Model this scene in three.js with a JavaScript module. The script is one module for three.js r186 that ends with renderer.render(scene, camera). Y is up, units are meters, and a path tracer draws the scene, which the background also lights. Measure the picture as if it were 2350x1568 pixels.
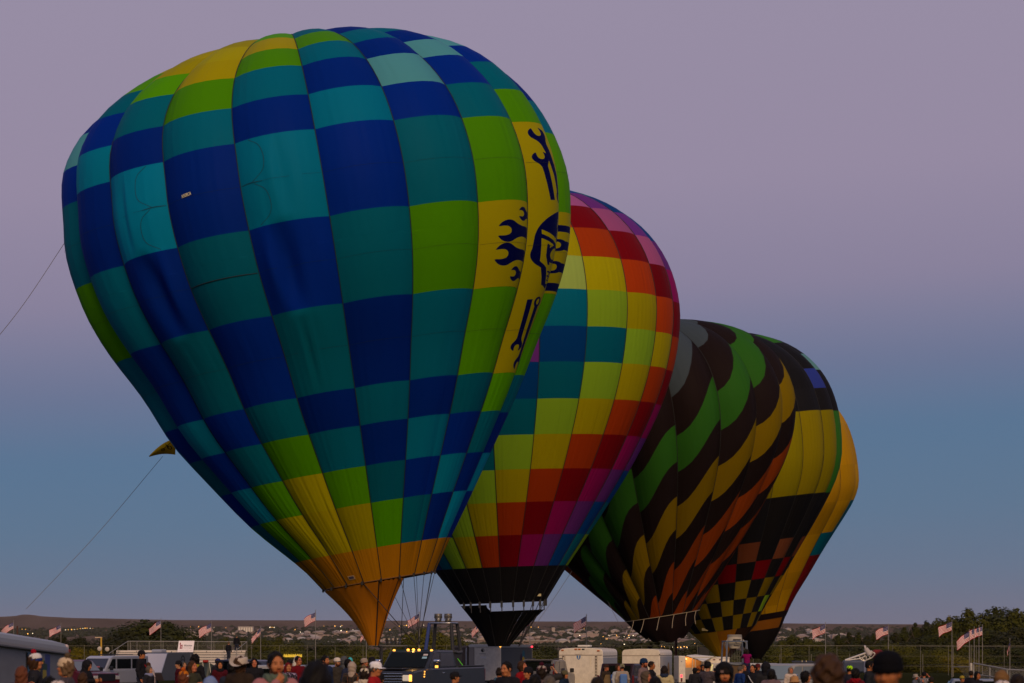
import * as THREE from 'three';
import { mergeGeometries, mergeVertices, toCreasedNormals } from 'three/addons/utils/BufferGeometryUtils.js';
import { RoundedBoxGeometry } from 'three/addons/geometries/RoundedBoxGeometry.js';

// ------------------------------------------------------------------ camera
const F = 5500, HY = 1488, EYE = 2.2;                       // focal length and horizon in photograph units (2350 wide)
const scene = new THREE.Scene();
const camera = new THREE.PerspectiveCamera(2 * Math.atan(784 / F) * 180 / Math.PI, 2350 / 1568, 0.5, 30000);
camera.position.set(0, EYE, 0);
camera.lookAt(0, EYE, -1);
camera.setViewOffset(2350, 1568, 0, 784 - HY, 2350, 1568);  // a level lens shifted upwards
camera.focus = 125;
camera.userData.fStop = 2.8;
scene.add(camera);

// ------------------------------------------------------------------ sky: dawn, looking west, belt of Venus over the earth's shadow
const SUN_EL = 0.6, SUN_AZ = [0.24, 0.97];                               // horizontal direction towards the dawn glow (x, z), behind the camera
{
  const W = 1024, H = 512, data = new Float32Array(W * H * 4);
  const s2l = (c) => (c /= 255) <= 0.04045 ? c / 12.92 : Math.pow((c + 0.055) / 1.055, 2.4);
  const stops = [[0, 92, 92, 106], [0.8, 92, 98, 115], [1.6, 92, 109, 131], [3, 90, 115, 141], [4.8, 88, 116, 146], [6.4, 107, 117, 147], [8.4, 136, 129, 155], [11, 149, 138, 162], [15, 151, 141, 164], [24, 142, 136, 162], [45, 126, 132, 166], [90, 100, 116, 156]];
  const at = (e) => {
    let i = 0;
    while (i < stops.length - 2 && e > stops[i + 1][0]) i++;
    const a = stops[i], b = stops[i + 1];
    let f = Math.min(1, Math.max(0, (e - a[0]) / (b[0] - a[0])));
    return [1, 2, 3].map((c) => s2l(a[c] + (b[c] - a[c]) * f));
  };
  for (let r = 0; r < H; r++) {
    const e = ((r + 0.5) / H - 0.5) * 180;
    for (let c = 0; c < W; c++) {
      const az = ((c + 0.5) / W - 0.5) * 2 * Math.PI, x = Math.cos(az), z = Math.sin(az);
      const cosSun = x * SUN_AZ[0] + z * SUN_AZ[1];
      const side = Math.atan2(x, -z) * 180 / Math.PI;       // degrees to the right of the view
      const ee = Math.max(0, e < 30 && Math.abs(side) < 90 ? e - 0.055 * Math.max(-14, Math.min(14, side)) * Math.min(1, e / 4) * Math.max(0, 1 - e / 30) : e);
      const base = at(ee);
      const er = e * Math.PI / 180, towards = Math.cos(er) * cosSun * Math.cos(SUN_EL) + Math.sin(er) * Math.sin(SUN_EL), off = Math.acos(Math.max(-1, Math.min(1, towards)));
      const glow = Math.exp(-off * off / 0.42);
      const k = (r * W + c) * 4;
      data[k] = base[0] + 0.24 * glow;
      data[k + 1] = base[1] + 0.17 * glow;
      data[k + 2] = base[2] + 0.1 * glow;
      data[k + 3] = 1;
    }
  }
  const sky = new THREE.DataTexture(data, W, H, THREE.RGBAFormat, THREE.FloatType);
  sky.mapping = THREE.EquirectangularReflectionMapping;
  sky.magFilter = THREE.LinearFilter;
  sky.minFilter = THREE.LinearFilter;
  sky.needsUpdate = true;
  scene.background = sky;
  scene.environment = sky;
}
scene.fog = new THREE.FogExp2(new THREE.Color().setRGB(0.62, 0.55, 0.6), 0.00001);

// ------------------------------------------------------------------ the light of the coming sun, broad and soft, from behind the camera
const sun = new THREE.DirectionalLight(new THREE.Color().setRGB(1, 0.66, 0.36), 1.85);
sun.position.set(SUN_AZ[0] * 400, 400 * Math.tan(SUN_EL), SUN_AZ[1] * 400);
sun.target.position.set(0, 8, -120);
sun.castShadow = true;
sun.shadow.radius = 40;
sun.shadow.mapSize.set(4096, 4096);
Object.assign(sun.shadow.camera, { left: -160, right: 160, top: 90, bottom: -60, near: 1, far: 900 });
scene.add(sun, sun.target);

// ------------------------------------------------------------------ renderer
const renderer = new THREE.WebGLRenderer({ antialias: true });
renderer.setSize(1024, 683);
renderer.toneMapping = THREE.LinearToneMapping;
renderer.toneMappingExposure = 1;
renderer.shadowMap.enabled = true;
renderer.shadowMap.type = THREE.PCFSoftShadowMap;

// ------------------------------------------------------------------ helpers
let seed = 20241;
function rnd() { seed = (seed * 1664525 + 1013904223) >>> 0; return seed / 4294967296; }
const rr = (a, b) => a + (b - a) * rnd();
const V = (x, y, z) => new THREE.Vector3(x, y, z);
/** a point of the world: seen at (u, v) in photograph units, d metres in front of the camera */
const at = (u, v, d) => V((u - 1175) * d / F, EYE - (v - HY) * d / F, -d);
const px = (n, d) => n * d / F;                             // photograph units -> metres at that distance
const lerp = (a, b, f) => a + (b - a) * f;
const smooth = (a, b, x) => { const f = Math.min(1, Math.max(0, (x - a) / (b - a))); return f * f * (3 - 2 * f); };
const used = new Map();
function numbered(name) {
  const n = used.get(name) ?? 0;
  used.set(name, n + 1);
  return n ? `${name}_${String(n).padStart(3, '0')}` : name;
}
function tag(o, label, category, group, kind) {
  o.userData = {};
  if (label) o.userData.label = label;
  if (category) o.userData.category = category;
  if (group) o.userData.group = group;
  if (kind) o.userData.kind = kind;
  return o;
}
function shadows(o) { o.traverse((m) => { if (m.isMesh) { m.castShadow = true; m.receiveShadow = true; } }); return o; }
function thing(name, position, label, category, group, turn = 0) {
  const o = new THREE.Group();
  o.name = numbered(name);
  o.position.copy(position);
  o.rotation.y = turn;
  tag(o, label, category, group);
  scene.add(o);
  return o;
}
function part(parent, name, geometry, material, label) {
  const g = Array.isArray(geometry) ? mergeGeometries(geometry.map(plain), false) : geometry;
  const m = new THREE.Mesh(g, material);
  m.name = parent === scene ? numbered(name) : name;
  if (label) m.userData.label = label;
  m.castShadow = m.receiveShadow = true;
  parent.add(m);
  return m;
}
function single(name, geometry, material, position, label, category, group) {
  const m = part(scene, name, geometry, material);
  if (position) m.position.copy(position);
  tag(m, label, category, group);
  return m;
}
/** the same attributes on every geometry, so that they merge */
function plain(g) {
  const o = g.index ? g.toNonIndexed() : g;
  for (const k of Object.keys(o.attributes)) if (!['position', 'normal', 'uv'].includes(k)) o.deleteAttribute(k);
  if (!o.attributes.uv) o.setAttribute('uv', new THREE.BufferAttribute(new Float32Array(o.attributes.position.count * 2), 2));
  if (!o.attributes.normal) o.computeVertexNormals();
  return o;
}
const rgb = (r, g, b) => new THREE.Color().setRGB(r, g, b);
const mat = (color, roughness = 0.6, more = {}) => new THREE.MeshStandardMaterial({ color: Array.isArray(color) ? rgb(...color) : color, roughness, metalness: 0, ...more });
function box(w, h, d, x = 0, y = 0, z = 0, r = 0.012, s = 1) {
  const g = r > 0 ? new RoundedBoxGeometry(w, h, d, s, Math.min(r, w / 2.01, h / 2.01, d / 2.01)) : new THREE.BoxGeometry(w, h, d);
  g.translate(x, y, z);
  return g;
}
function rod(a, b, r0, r1 = r0, n = 8) {
  const dir = b.clone().sub(a), g = new THREE.CylinderGeometry(r1, r0, dir.length(), n, 1);
  g.applyQuaternion(new THREE.Quaternion().setFromUnitVectors(V(0, 1, 0), dir.clone().normalize()));
  const m = a.clone().add(b).multiplyScalar(0.5);
  g.translate(m.x, m.y, m.z);
  return g;
}
function tube(points, r, n = 6, seg = 0, closed = false) {
  return new THREE.TubeGeometry(new THREE.CatmullRomCurve3(points, closed), seg || points.length * 4, r, n, closed);
}
function extrude(outline, depth, bevel = 0.02, curveSegments = 6) {   // outline in x, y; depth along z, centred
  const s = new THREE.Shape(outline.map((p) => new THREE.Vector2(p[0], p[1])));
  const g = new THREE.ExtrudeGeometry(s, { depth: depth - 2 * bevel, bevelEnabled: bevel > 0, bevelSize: bevel, bevelThickness: bevel, bevelOffset: -bevel, bevelSegments: 2, curveSegments });
  g.translate(0, 0, -(depth - 2 * bevel) / 2);
  return g;
}
function grid(nu, nv, fn) {                                   // indexed patch; fn(a, b) -> [position, normal|null, uv]
  const pos = [], nor = [], uv = [], idx = [];
  let hasN = true;
  for (let j = 0; j <= nv; j++) for (let i = 0; i <= nu; i++) {
    const [p, n, t] = fn(i / nu, j / nv);
    pos.push(p.x, p.y, p.z);
    if (n) nor.push(n.x, n.y, n.z); else hasN = false;
    uv.push(t ? t[0] : i / nu, t ? t[1] : j / nv);
  }
  for (let j = 0; j < nv; j++) for (let i = 0; i < nu; i++) {
    const a = j * (nu + 1) + i, b = a + 1, c = a + nu + 1, d = c + 1;
    idx.push(a, b, d, a, d, c);
  }
  const g = new THREE.BufferGeometry();
  g.setAttribute('position', new THREE.Float32BufferAttribute(pos, 3));
  g.setAttribute('uv', new THREE.Float32BufferAttribute(uv, 2));
  g.setIndex(idx);
  if (hasN) g.setAttribute('normal', new THREE.Float32BufferAttribute(nor, 3)); else g.computeVertexNormals();
  return g;
}
function noiseTexture(size, fn, srgb = false) {
  const d = new Uint8Array(size * size * 4);
  for (let y = 0; y < size; y++) for (let x = 0; x < size; x++) {
    const c = fn(x / size, y / size), k = (y * size + x) * 4;
    for (let i = 0; i < 3; i++) d[k + i] = Math.max(0, Math.min(255, Math.round((Array.isArray(c) ? c[i] : c) * 255)));
    d[k + 3] = 255;
  }
  const t = new THREE.DataTexture(d, size, size);
  t.wrapS = t.wrapT = THREE.RepeatWrapping;
  t.magFilter = THREE.LinearFilter;
  t.minFilter = THREE.LinearMipmapLinearFilter;
  t.generateMipmaps = true;
  if (srgb) t.colorSpace = THREE.SRGBColorSpace;
  t.needsUpdate = true;
  return t;
}
/** tiling value noise with n cells a side */
function tiler(n, s0) {
  let s = s0;
  const v = Array.from({ length: n * n }, () => (s = (s * 1664525 + 1013904223) >>> 0) / 4294967296);
  return (x, y) => {
    x *= n; y *= n;
    const i = Math.floor(x), j = Math.floor(y), a = x - i, b = y - j, f = a * a * (3 - 2 * a), g = b * b * (3 - 2 * b);
    const q = (p, r) => v[((r % n + n) % n) * n + (p % n + n) % n];
    return lerp(lerp(q(i, j), q(i + 1, j), f), lerp(q(i, j + 1), q(i + 1, j + 1), f), g);
  };
}
/** ground height: the crowd stands on a gentle rise; the field falls away to the river, the mesa climbs beyond it */
const RISE = [[-400, 0.5], [45, 0.42], [75, 0.3], [95, 0.02], [135, -0.3], [160, -0.42], [250, -0.9], [420, -1.6], [900, -6], [2500, -5], [3600, 1], [4400, 11], [5500, 28], [6500, 47], [7500, 66], [9200, 104], [11000, 112], [30000, 115]];
function groundAt(z) {
  const d = -z;
  let i = 0;
  while (i < RISE.length - 2 && d > RISE[i + 1][0]) i++;
  const a = RISE[i], b = RISE[i + 1], f = Math.min(1, Math.max(0, (d - a[0]) / (b[0] - a[0])));
  return lerp(a[1], b[1], f);
}
// ------------------------------------------------------------------ the shape of an envelope
function envelope(o) {
  const k = o.D / F, M = at(o.mouth[0], o.mouth[1], o.D), th = o.tilt * Math.PI / 180, dl = (o.lean ?? 0) * Math.PI / 180;
  const A = V(-Math.sin(th) * Math.cos(dl), Math.cos(th) * Math.cos(dl), Math.sin(dl)), P = V(Math.cos(th), Math.sin(th), 0), Q = P.clone().cross(A).normalize();
  const pr = o.profile, n = pr.length - 1;
  const cr = (a, b, c, d, f) => 0.5 * (2 * b + (c - a) * f + (2 * a - 5 * b + 4 * c - d) * f * f + (3 * b - a - 3 * c + d) * f * f * f);
  const hw = (t) => {                                        // t from 0 (mouth) to n (crown): one step per row of the profile table
    const i = Math.min(n - 1, Math.max(0, Math.floor(t))), f = t - i, g = (j, c) => j < 0 ? 2 * pr[0][c] - pr[1][c] : j > n ? (c ? -pr[n - 1][1] : pr[n - 1][0]) : pr[j][c];
    return [cr(g(i - 1, 0), g(i, 0), g(i + 1, 0), g(i + 2, 0), f), Math.max(0, cr(g(i - 1, 1), g(i, 1), g(i + 1, 1), g(i + 2, 1), f))];
  };
  const puff = (t) => (o.puff ?? 0.035) * smooth(0, 1.5, t) * (1 + (o.lobes ?? 0.6) * smooth(n - 7, n - 3, t));
  const step = 2 * Math.PI / o.gores, phi0 = o.phi0 * Math.PI / 180;
  return {
    o, M, A, P, Q, n, k, step, phi0,
    point(phi, t, out = 0) {
      const [h, w] = hw(t), f = ((phi - phi0) / step % 1 + 1) % 1, s = 4 * f * (1 - f);
      const r = (w * (1 - puff(t) * 0.5) + w * puff(t) * s) * k + out + (o.fold ? o.fold((phi - phi0) / step, t) : 0), b = (o.bend ? o.bend(h) * Math.max(0, -Math.sin(phi)) : 0) * k;
      return M.clone().addScaledVector(A, h * k).addScaledVector(P, r * Math.sin(phi) + b).addScaledVector(Q, r * Math.cos(phi));
    },
    normal(phi, t, inward = 1e-4) {
      const e = 0.012, q = (phi - phi0) / step, lo = Math.floor(q + inward), hi = lo + 1;   // one-sided at the seams, so that the tapes stay creases
      const a = Math.max(phi - e, phi0 + lo * step), b = Math.min(phi + e, phi0 + hi * step - 1e-6);
      const du = this.point(b, t).sub(this.point(a, t)), dv = this.point(phi, Math.min(n - 0.02, t + 0.03)).sub(this.point(phi, Math.max(0, t - 0.03)));
      return du.cross(dv).normalize();
    },
  };
}
const profile1 = [[0, 132], [90, 193], [185, 262], [280, 330], [380, 398], [480, 457], [580, 508], [680, 546], [780, 569], [880, 577], [980, 560], [1062, 524], [1135, 466], [1195, 387], [1240, 285], [1268, 165], [1280, 60], [1282, 0]];
const shaped = (s, drop = 0, from = 0.25, to = 0.55, wide = 0, mouth = 0) => profile1.map(([h, w], i) => [(h - drop * smooth(from * 1282, to * 1282, h)) * s, i == 0 && mouth ? mouth : w * s * (1 + wide * smooth(60, 250, h) * (1 - smooth(600, 900, h)))]);
/** slack cloth below the two turning vents of the first balloon, and long pulls in the panels under it */
function slack(q, t) {
  const g = Math.floor(q), f = q - g, bell = (c, w) => Math.exp(-(((f - c) / w) ** 2)), edge = Math.min(1, 6 * Math.min(f, 1 - f));
  const span = (a, b) => t > a && t < b ? Math.sin(Math.PI * (t - a) / (b - a)) : 0;
  if (g === -1) return edge * (span(6.0, 8.0) * (-0.5 * bell(0.42, 0.13) + 0.16 * bell(0.2, 0.08) - 0.1 * bell(0.68, 0.1)) + span(4.2, 6.0) * (0.09 * bell(0.34, 0.035) - 0.08 * bell(0.42, 0.05) + 0.05 * bell(0.5, 0.03)) + span(8.0, 9.9) * (0.1 * bell(0.42, 0.05) - 0.12 * bell(0.55, 0.09)));
  if (g === -3) return edge * (span(6.0, 8.0) * (-0.45 * bell(0.58, 0.13) + 0.16 * bell(0.8, 0.08)) + span(8.0, 9.9) * (0.08 * bell(0.5, 0.05) - 0.1 * bell(0.4, 0.08)));
  if (g === 1 && t < 4.4) return edge * -0.09 * bell(0.68, 0.09) * smooth(0, 1, t) * (1 - smooth(3.4, 4.4, t));
  if (g === 0 && t < 4.4) return edge * -0.08 * bell(0.7, 0.1) * smooth(0, 1, t) * (1 - smooth(3.4, 4.4, t));
  if (g === -2 && t < 3) return edge * (0.06 * bell(0.86, 0.03) - 0.05 * bell(0.78, 0.04) + 0.04 * bell(0.2, 0.03)) * span(0.3, 2.9);
  return 0;
}
const B1 = { D: 110, mouth: [870, 1334], tilt: 9.5, lean: 1, gores: 20, phi0: 5.4, puff: 0.05, lobes: 1.3, fold: slack, profile: shaped(1, 42, 0.3, 0.8).map(([h, w]) => [h, w * (0.98 - 0.022 * smooth(80, 250, h) * (1 - smooth(480, 640, h)))]), bend: (h) => -26 * smooth(20, 200, h) * (1 - smooth(350, 560, h)) - 24 * smooth(880, 1040, h) * (1 - smooth(1080, 1180, h)) };
const B2 = { D: 148, mouth: [1153, 1384], tilt: 2.2, lean: 1, gores: 24, phi0: -0.8, puff: 0.018, profile: shaped(0.742) };
const B3 = { D: 173, mouth: [1520, 1414], tilt: 9, lean: 1, gores: 20, phi0: 11.5, puff: 0.075, profile: shaped(0.545, 48, 0.25, 0.75).map(([h, w], i) => [h, i == 0 ? 85 : w * 0.634 / 0.545]) };
const B4 = { D: 196, mouth: [1660, 1446], tilt: 8, lean: 1, gores: 24, phi0: 41, puff: 0.03, profile: shaped(0.56, 65, 0.2, 0.6, 0.035) };
const B5 = { D: 232, mouth: [1741, 1424], tilt: 9, lean: 1, gores: 16, phi0: 30, puff: 0.03, profile: shaped(0.472, 110, 0.2, 0.6, 0.055) };
// ------------------------------------------------------------------ fabric
const crease = (() => {
  const a = tiler(5, 11), b = tiler(14, 12), c = tiler(40, 13);
  return noiseTexture(512, (x, y) => {
    const w = a(x, y) * 0.5 + b(x, y) * 0.3 + c(x, y) * 0.2, streak = b(x * 3, y * 0.4 + 0.1 * a(x, y)) * 0.4;
    return 0.6 * w + streak;
  });
})();
crease.repeat.set(0.12, 0.09);
const FABRIC = {
  T: [0.0, 0.15, 0.24], C: [0.0, 0.24, 0.42], B: [0.0, 0.026, 0.29], P: [0.10, 0.42, 0.5], L: [0.09, 0.36, 0.0], Y: [0.42, 0.38, 0.001], O: [0.52, 0.22, 0.004],
  K: [0.014, 0.014, 0.017], R: [0.2, 0.002, 0.006], N: [0.46, 0.05, 0.004], M: [0.3, 0.004, 0.12], V: [0.16, 0.03, 0.26], G: [0.035, 0.17, 0.018], W: [0.018, 0.0115, 0.012],
  E: [0.06, 0.08, 0.095], A: [0.56, 0.3, 0.003], D: [0.2, 0.006, 0.01], I: [0.03, 0.05, 0.3], Q: [0.2, 0.06, 0.025], Z: [0.26, 0.045, 0.004], S: [0.25, 0.45, 0.02], H: [0.42, 0.1, 0.28],
  U: [0.0, 0.055, 0.26], F: [0.24, 0.165, 0.002], f: [0.3, 0.25, 0.002], X: [0.12, 0.3, 0.3], J: [0.42, 0.6, 0.12],
};
const DYE = 0.72;
const cloth = (c, more = {}) => new THREE.MeshPhysicalMaterial({ color: rgb(...c.map((x) => x * DYE)), roughness: 0.62, specularIntensity: 0.06, bumpMap: crease, bumpScale: 0.05, side: THREE.DoubleSide, ...more });
const fabrics = new Map();
function fabric(code, variant = 0) {
  const key = code + variant;
  if (!fabrics.has(key)) {
    const v = [1, 0.9, 1.1][variant], c = FABRIC[code];
    fabrics.set(key, cloth(c.map((x, i) => x * v * (1 + 0.03 * (variant - 1) * (i - 1)))));
  }
  return fabrics.get(key);
}
const tapeMat = mat([0.008, 0.009, 0.011], 0.75);
const wireMat = mat([0.03, 0.03, 0.034], 0.55);
const ropeMat = mat([0.16, 0.15, 0.16], 0.85);

/** one sewn panel between two seams; lift raises its right edge by so many rows (a spiral cut) */
function panel(e, gore, t0, t1, t2 = t0, t3 = t1, nu = 6, nv = 4) {
  const a0 = e.phi0 + gore * e.step, [h0] = [0];
  return grid(nu, nv, (a, b) => {
    const s = e.o.cut ? e.o.cut(a) : a, lo = lerp(t0, t2, s), hi = lerp(t1, t3, s), t = Math.min(e.n - 0.02, Math.max(0, lerp(lo, hi, b))), phi = a0 + e.step * a;
    const p = e.point(phi, t);
    const q = a0 + e.step * Math.min(0.999, Math.max(0.001, a));
    return [p.sub(e.base), e.normal(q, t), [a * 3.4, t * 1.5]];
  });
}
function coverage(t0, t1) { return Math.max(2, Math.min(6, Math.ceil((t1 - t0) * 2.4))); }
/** a whole envelope: single panels where they can be seen, the far side as one part, a tape on every seam */
function sew(root, e, bounds, color, view, lift = 0, tapeRadius = 0.03, nu = 6) {
  const [kLo, kHi] = view, back = [];
  for (let g = kLo; g < kLo + e.o.gores; g++) {
    const seen = g <= kHi;
    for (let r = 0; r < bounds.length - 1; r++) {
      const c = color(g, r);
      if (!c) continue;
      const up = (i) => { const j = Math.min(bounds.length - 1, i + lift), f = Math.floor(j); return f >= bounds.length - 1 ? bounds[f] : lerp(bounds[f], bounds[f + 1], j - f); };
      const lo = bounds[r], hi = bounds[r + 1];
      if (hi <= lo) continue;
      const geo = seen ? panel(e, g, lo, hi, lift ? up(r) : lo, lift ? up(r + 1) : hi, e.o.fold && g > -4 && g < 2 && r < 8 ? 22 : nu, e.o.fold && g > -4 && g < 2 && r > 4 && r < 8 ? 10 : coverage(lo, hi)) : panel(e, g, lo, hi, lift ? up(r) : lo, lift ? up(r + 1) : hi, 4, 2);
      if (seen) part(root, 'panel', geo, c.isMaterial ? c : fabric(c, (g * 7 + r * 5 + 90) % 3));
      else {
        const f = FABRIC[c.isMaterial ? 'Y' : c], n = geo.attributes.position.count, col = new Float32Array(n * 3);
        for (let i = 0; i < n; i++) col.set(f, i * 3);
        geo.setAttribute('color', new THREE.BufferAttribute(col, 3));
        back.push(geo);
      }
    }
  }
  if (lift) for (let g = kLo; g < kLo + e.o.gores; g++) {     // the slanted cut leaves a wedge above the mouth
    const c = color(g, -1);
    if (c) part(root, 'panel', panel(e, g, bounds[0], bounds[0], bounds[0], lerp(bounds[Math.floor(lift)], bounds[Math.floor(lift) + 1], lift % 1), nu, 4), fabric(c, 0));
  }
  if (back.length) {
    const m = part(root, 'far_side', mergeGeometries(back.map((g) => g), false), cloth([1, 1, 1], { vertexColors: true }));
    m.userData.kind = 'stuff';
  }
  for (let g = kLo; g <= kHi + 1; g++) {
    const pts = [];
    for (let i = 0; i <= 30; i++) pts.push(e.point(e.phi0 + g * e.step, Math.min(e.n - 0.3, bounds[0] + (bounds[bounds.length - 1] - bounds[0]) * i / 30), 0.012).sub(e.base));
    part(root, 'load_tape', tube(pts, tapeRadius, 5, 60), tapeMat);
  }
}
function balloon(e, label, group) {
  e.base = V(e.M.x + e.A.x * -4, 0, e.M.z);
  return thing('hot_air_balloon', e.base, label, 'hot air balloon', group);
}
const cable = (root, e, a, b, r = 0.012, sag = 0, name = 'cable') => {
  const m = a.clone().add(b).multiplyScalar(0.5); m.y -= sag;
  return part(root, name, tube([a, m, b].map((p) => p.clone().sub(e.base)), r, 5, sag ? 16 : 2), wireMat);
};

// ------------------------------------------------------------------ first balloon: blue and teal checks
const e1 = envelope(B1), rows1 = [0, 0.8, 1.82, 2.65, 3.5, 4.27, 6.05, 7.97, 9.92, 10.9, 11.9, 12.7, 13.5, 14.4, 15.4, 16.8];
const plan1 = { '-6': 'OLBTCTBTBTBTCBT', '-5': 'OTBTBTLTBPBTLYL', '-4': 'OLCBCBTBCBTLYYL', '-3': 'OYLTBTBCBTLYYLL', '-2': 'OYYLTBTBTLYYYLY', '-1': 'OYLTBTBCBTLYLTL', 0: 'OLTBTBTBCBTLTBT', 1: 'OTBCBTLTBPBTBBT', 2: 'OBCBTLYLTBPBTTL', 3: 'OCBTLYYYLTBPBTL', 4: 'OBCBTLYLTBPBTTL', 5: 'OTBCBTLTBPBTBLY' };
const emblem = {};
{
  // the print on the yellow panels: spanners round a skull with a headscarf, drawn flat and sewn in gore by gore
  const W = 660, H = 1400, cv = document.createElement('canvas');
  cv.width = W; cv.height = H;
  const g = cv.getContext('2d');
  const yellow = '#aca404', blue = '#02084e';
  g.fillStyle = yellow; g.fillRect(0, 0, W, H);
  g.fillStyle = blue; g.strokeStyle = blue; g.lineCap = 'butt'; g.lineJoin = 'round';
  const spanner = (x, y, turn, len, s, ring, sx = s, half = 21) => {   // open jaw at the origin pointing to -x, shaft to +x
    g.save(); g.translate(x, y); g.rotate(turn); g.scale(sx, s);
    g.beginPath(); g.ellipse(6, 0, 52, 56, 0, 0, 7); g.fill();
    g.beginPath(); g.moveTo(40, -44); g.quadraticCurveTo(62, -half - 2, 92, -half); g.lineTo(len, -half); g.lineTo(len, half); g.lineTo(92, half); g.quadraticCurveTo(62, half + 2, 40, 44); g.fill();
    g.fillStyle = yellow; g.beginPath(); g.moveTo(-80, -30); g.lineTo(-34, -24); g.bezierCurveTo(-6, -30, 20, -22, 20, 0); g.bezierCurveTo(20, 20, -6, 26, -32, 22); g.lineTo(-80, 30); g.fill(); g.fillStyle = blue;
    if (ring) { g.beginPath(); g.ellipse(len + 26, 0, 44, 36, 0, 0, 7); g.fill(); g.fillStyle = yellow; g.beginPath(); g.ellipse(len + 28, 0, 24, 16, 0, 0, 7); g.fill(); g.fillStyle = blue; }
    g.restore();
  };
  // columns of 220: left gore, middle gore, right gore; rows: 0-440 upper, 440-920 middle, 920-1400 lower
  spanner(150, 515, 0, 300, 0.72, false, 0.5, 26); spanner(84, 615, 0, 330, 1.12, false, 0.74, 27); spanner(80, 745, 0, 330, 1.12, false, 0.74, 27); spanner(140, 850, 0, 300, 0.72, false, 0.5, 26);
  g.fillStyle = yellow; g.fillRect(216, 440, 90, 480); g.fillStyle = blue;
  spanner(296, 62, Math.PI / 2 - 0.22, 440, 0.72, true); spanner(280, 190, Math.PI / 2 - 0.15, 370, 0.62);
  spanner(352, 1352, -Math.PI / 2 - 0.06, 480, 0.7, true); spanner(296, 1255, -Math.PI / 2 - 0.06, 450, 0.6);
  // skull
  g.save(); g.translate(440, 0); g.scale(1.38, 1); g.translate(-440, 0);
  g.beginPath(); g.moveTo(440, 452); g.bezierCurveTo(350, 470, 300, 540, 298, 640); g.lineTo(296, 700); g.bezierCurveTo(286, 760, 310, 790, 330, 806); g.lineTo(350, 900); g.lineTo(384, 918); g.lineTo(440, 800); g.closePath(); g.fill();
  g.fillStyle = yellow;
  g.beginPath(); g.moveTo(314, 590); g.lineTo(440, 682); g.lineTo(440, 704); g.lineTo(316, 616); g.fill();
  g.beginPath(); g.moveTo(316, 640); g.lineTo(430, 716); g.lineTo(430, 800); g.lineTo(404, 884); g.lineTo(374, 892); g.lineTo(352, 806); g.lineTo(322, 770); g.fill();
  g.fillStyle = blue;
  g.beginPath(); g.ellipse(380, 724, 40, 52, 0.3, 0, 7); g.fill(); g.beginPath(); g.moveTo(404, 770); g.lineTo(426, 746); g.lineTo(430, 800); g.lineTo(410, 808); g.fill();
  g.beginPath(); g.moveTo(338, 670); g.quadraticCurveTo(334, 740, 356, 790); g.lineTo(366, 786); g.quadraticCurveTo(346, 740, 350, 680); g.fill();
  g.fillRect(362, 820, 62, 9); g.fillRect(366, 844, 54, 8); g.fillRect(374, 866, 36, 8); for (const x of [376, 392, 406]) g.fillRect(x, 820, 5, 44);
  g.fillStyle = yellow; g.beginPath(); g.ellipse(382, 722, 24, 34, 0.3, 0, 7); g.fill();
  g.lineWidth = 5; g.strokeStyle = yellow; g.beginPath(); g.moveTo(384, 516); g.lineTo(380, 560); g.lineTo(392, 590); g.lineTo(374, 640); g.moveTo(392, 590); g.lineTo(406, 560); g.stroke();
  g.restore();
  // bars beside the skull
  g.fillStyle = blue;
  for (const [y, h] of [[560, 44], [800, 46]]) g.fillRect(440, y + 60, 220, h);
  for (const y of [640, 770]) { g.fillRect(470, y - 26, 190, 52); g.beginPath(); g.ellipse(462, y, 52, 36, 0, 0, 7); g.fill(); g.fillStyle = yellow; g.beginPath(); g.ellipse(456, y, 22, 20, 0, 0, 7); g.fill(); g.fillStyle = blue; }
  g.fillRect(440, 520, 220, 40);
  emblem.map = new THREE.CanvasTexture(cv);
  emblem.map.colorSpace = THREE.SRGBColorSpace;
  emblem.material = cloth([1, 1, 1], { map: emblem.map, bumpMap: null });
}
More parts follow.
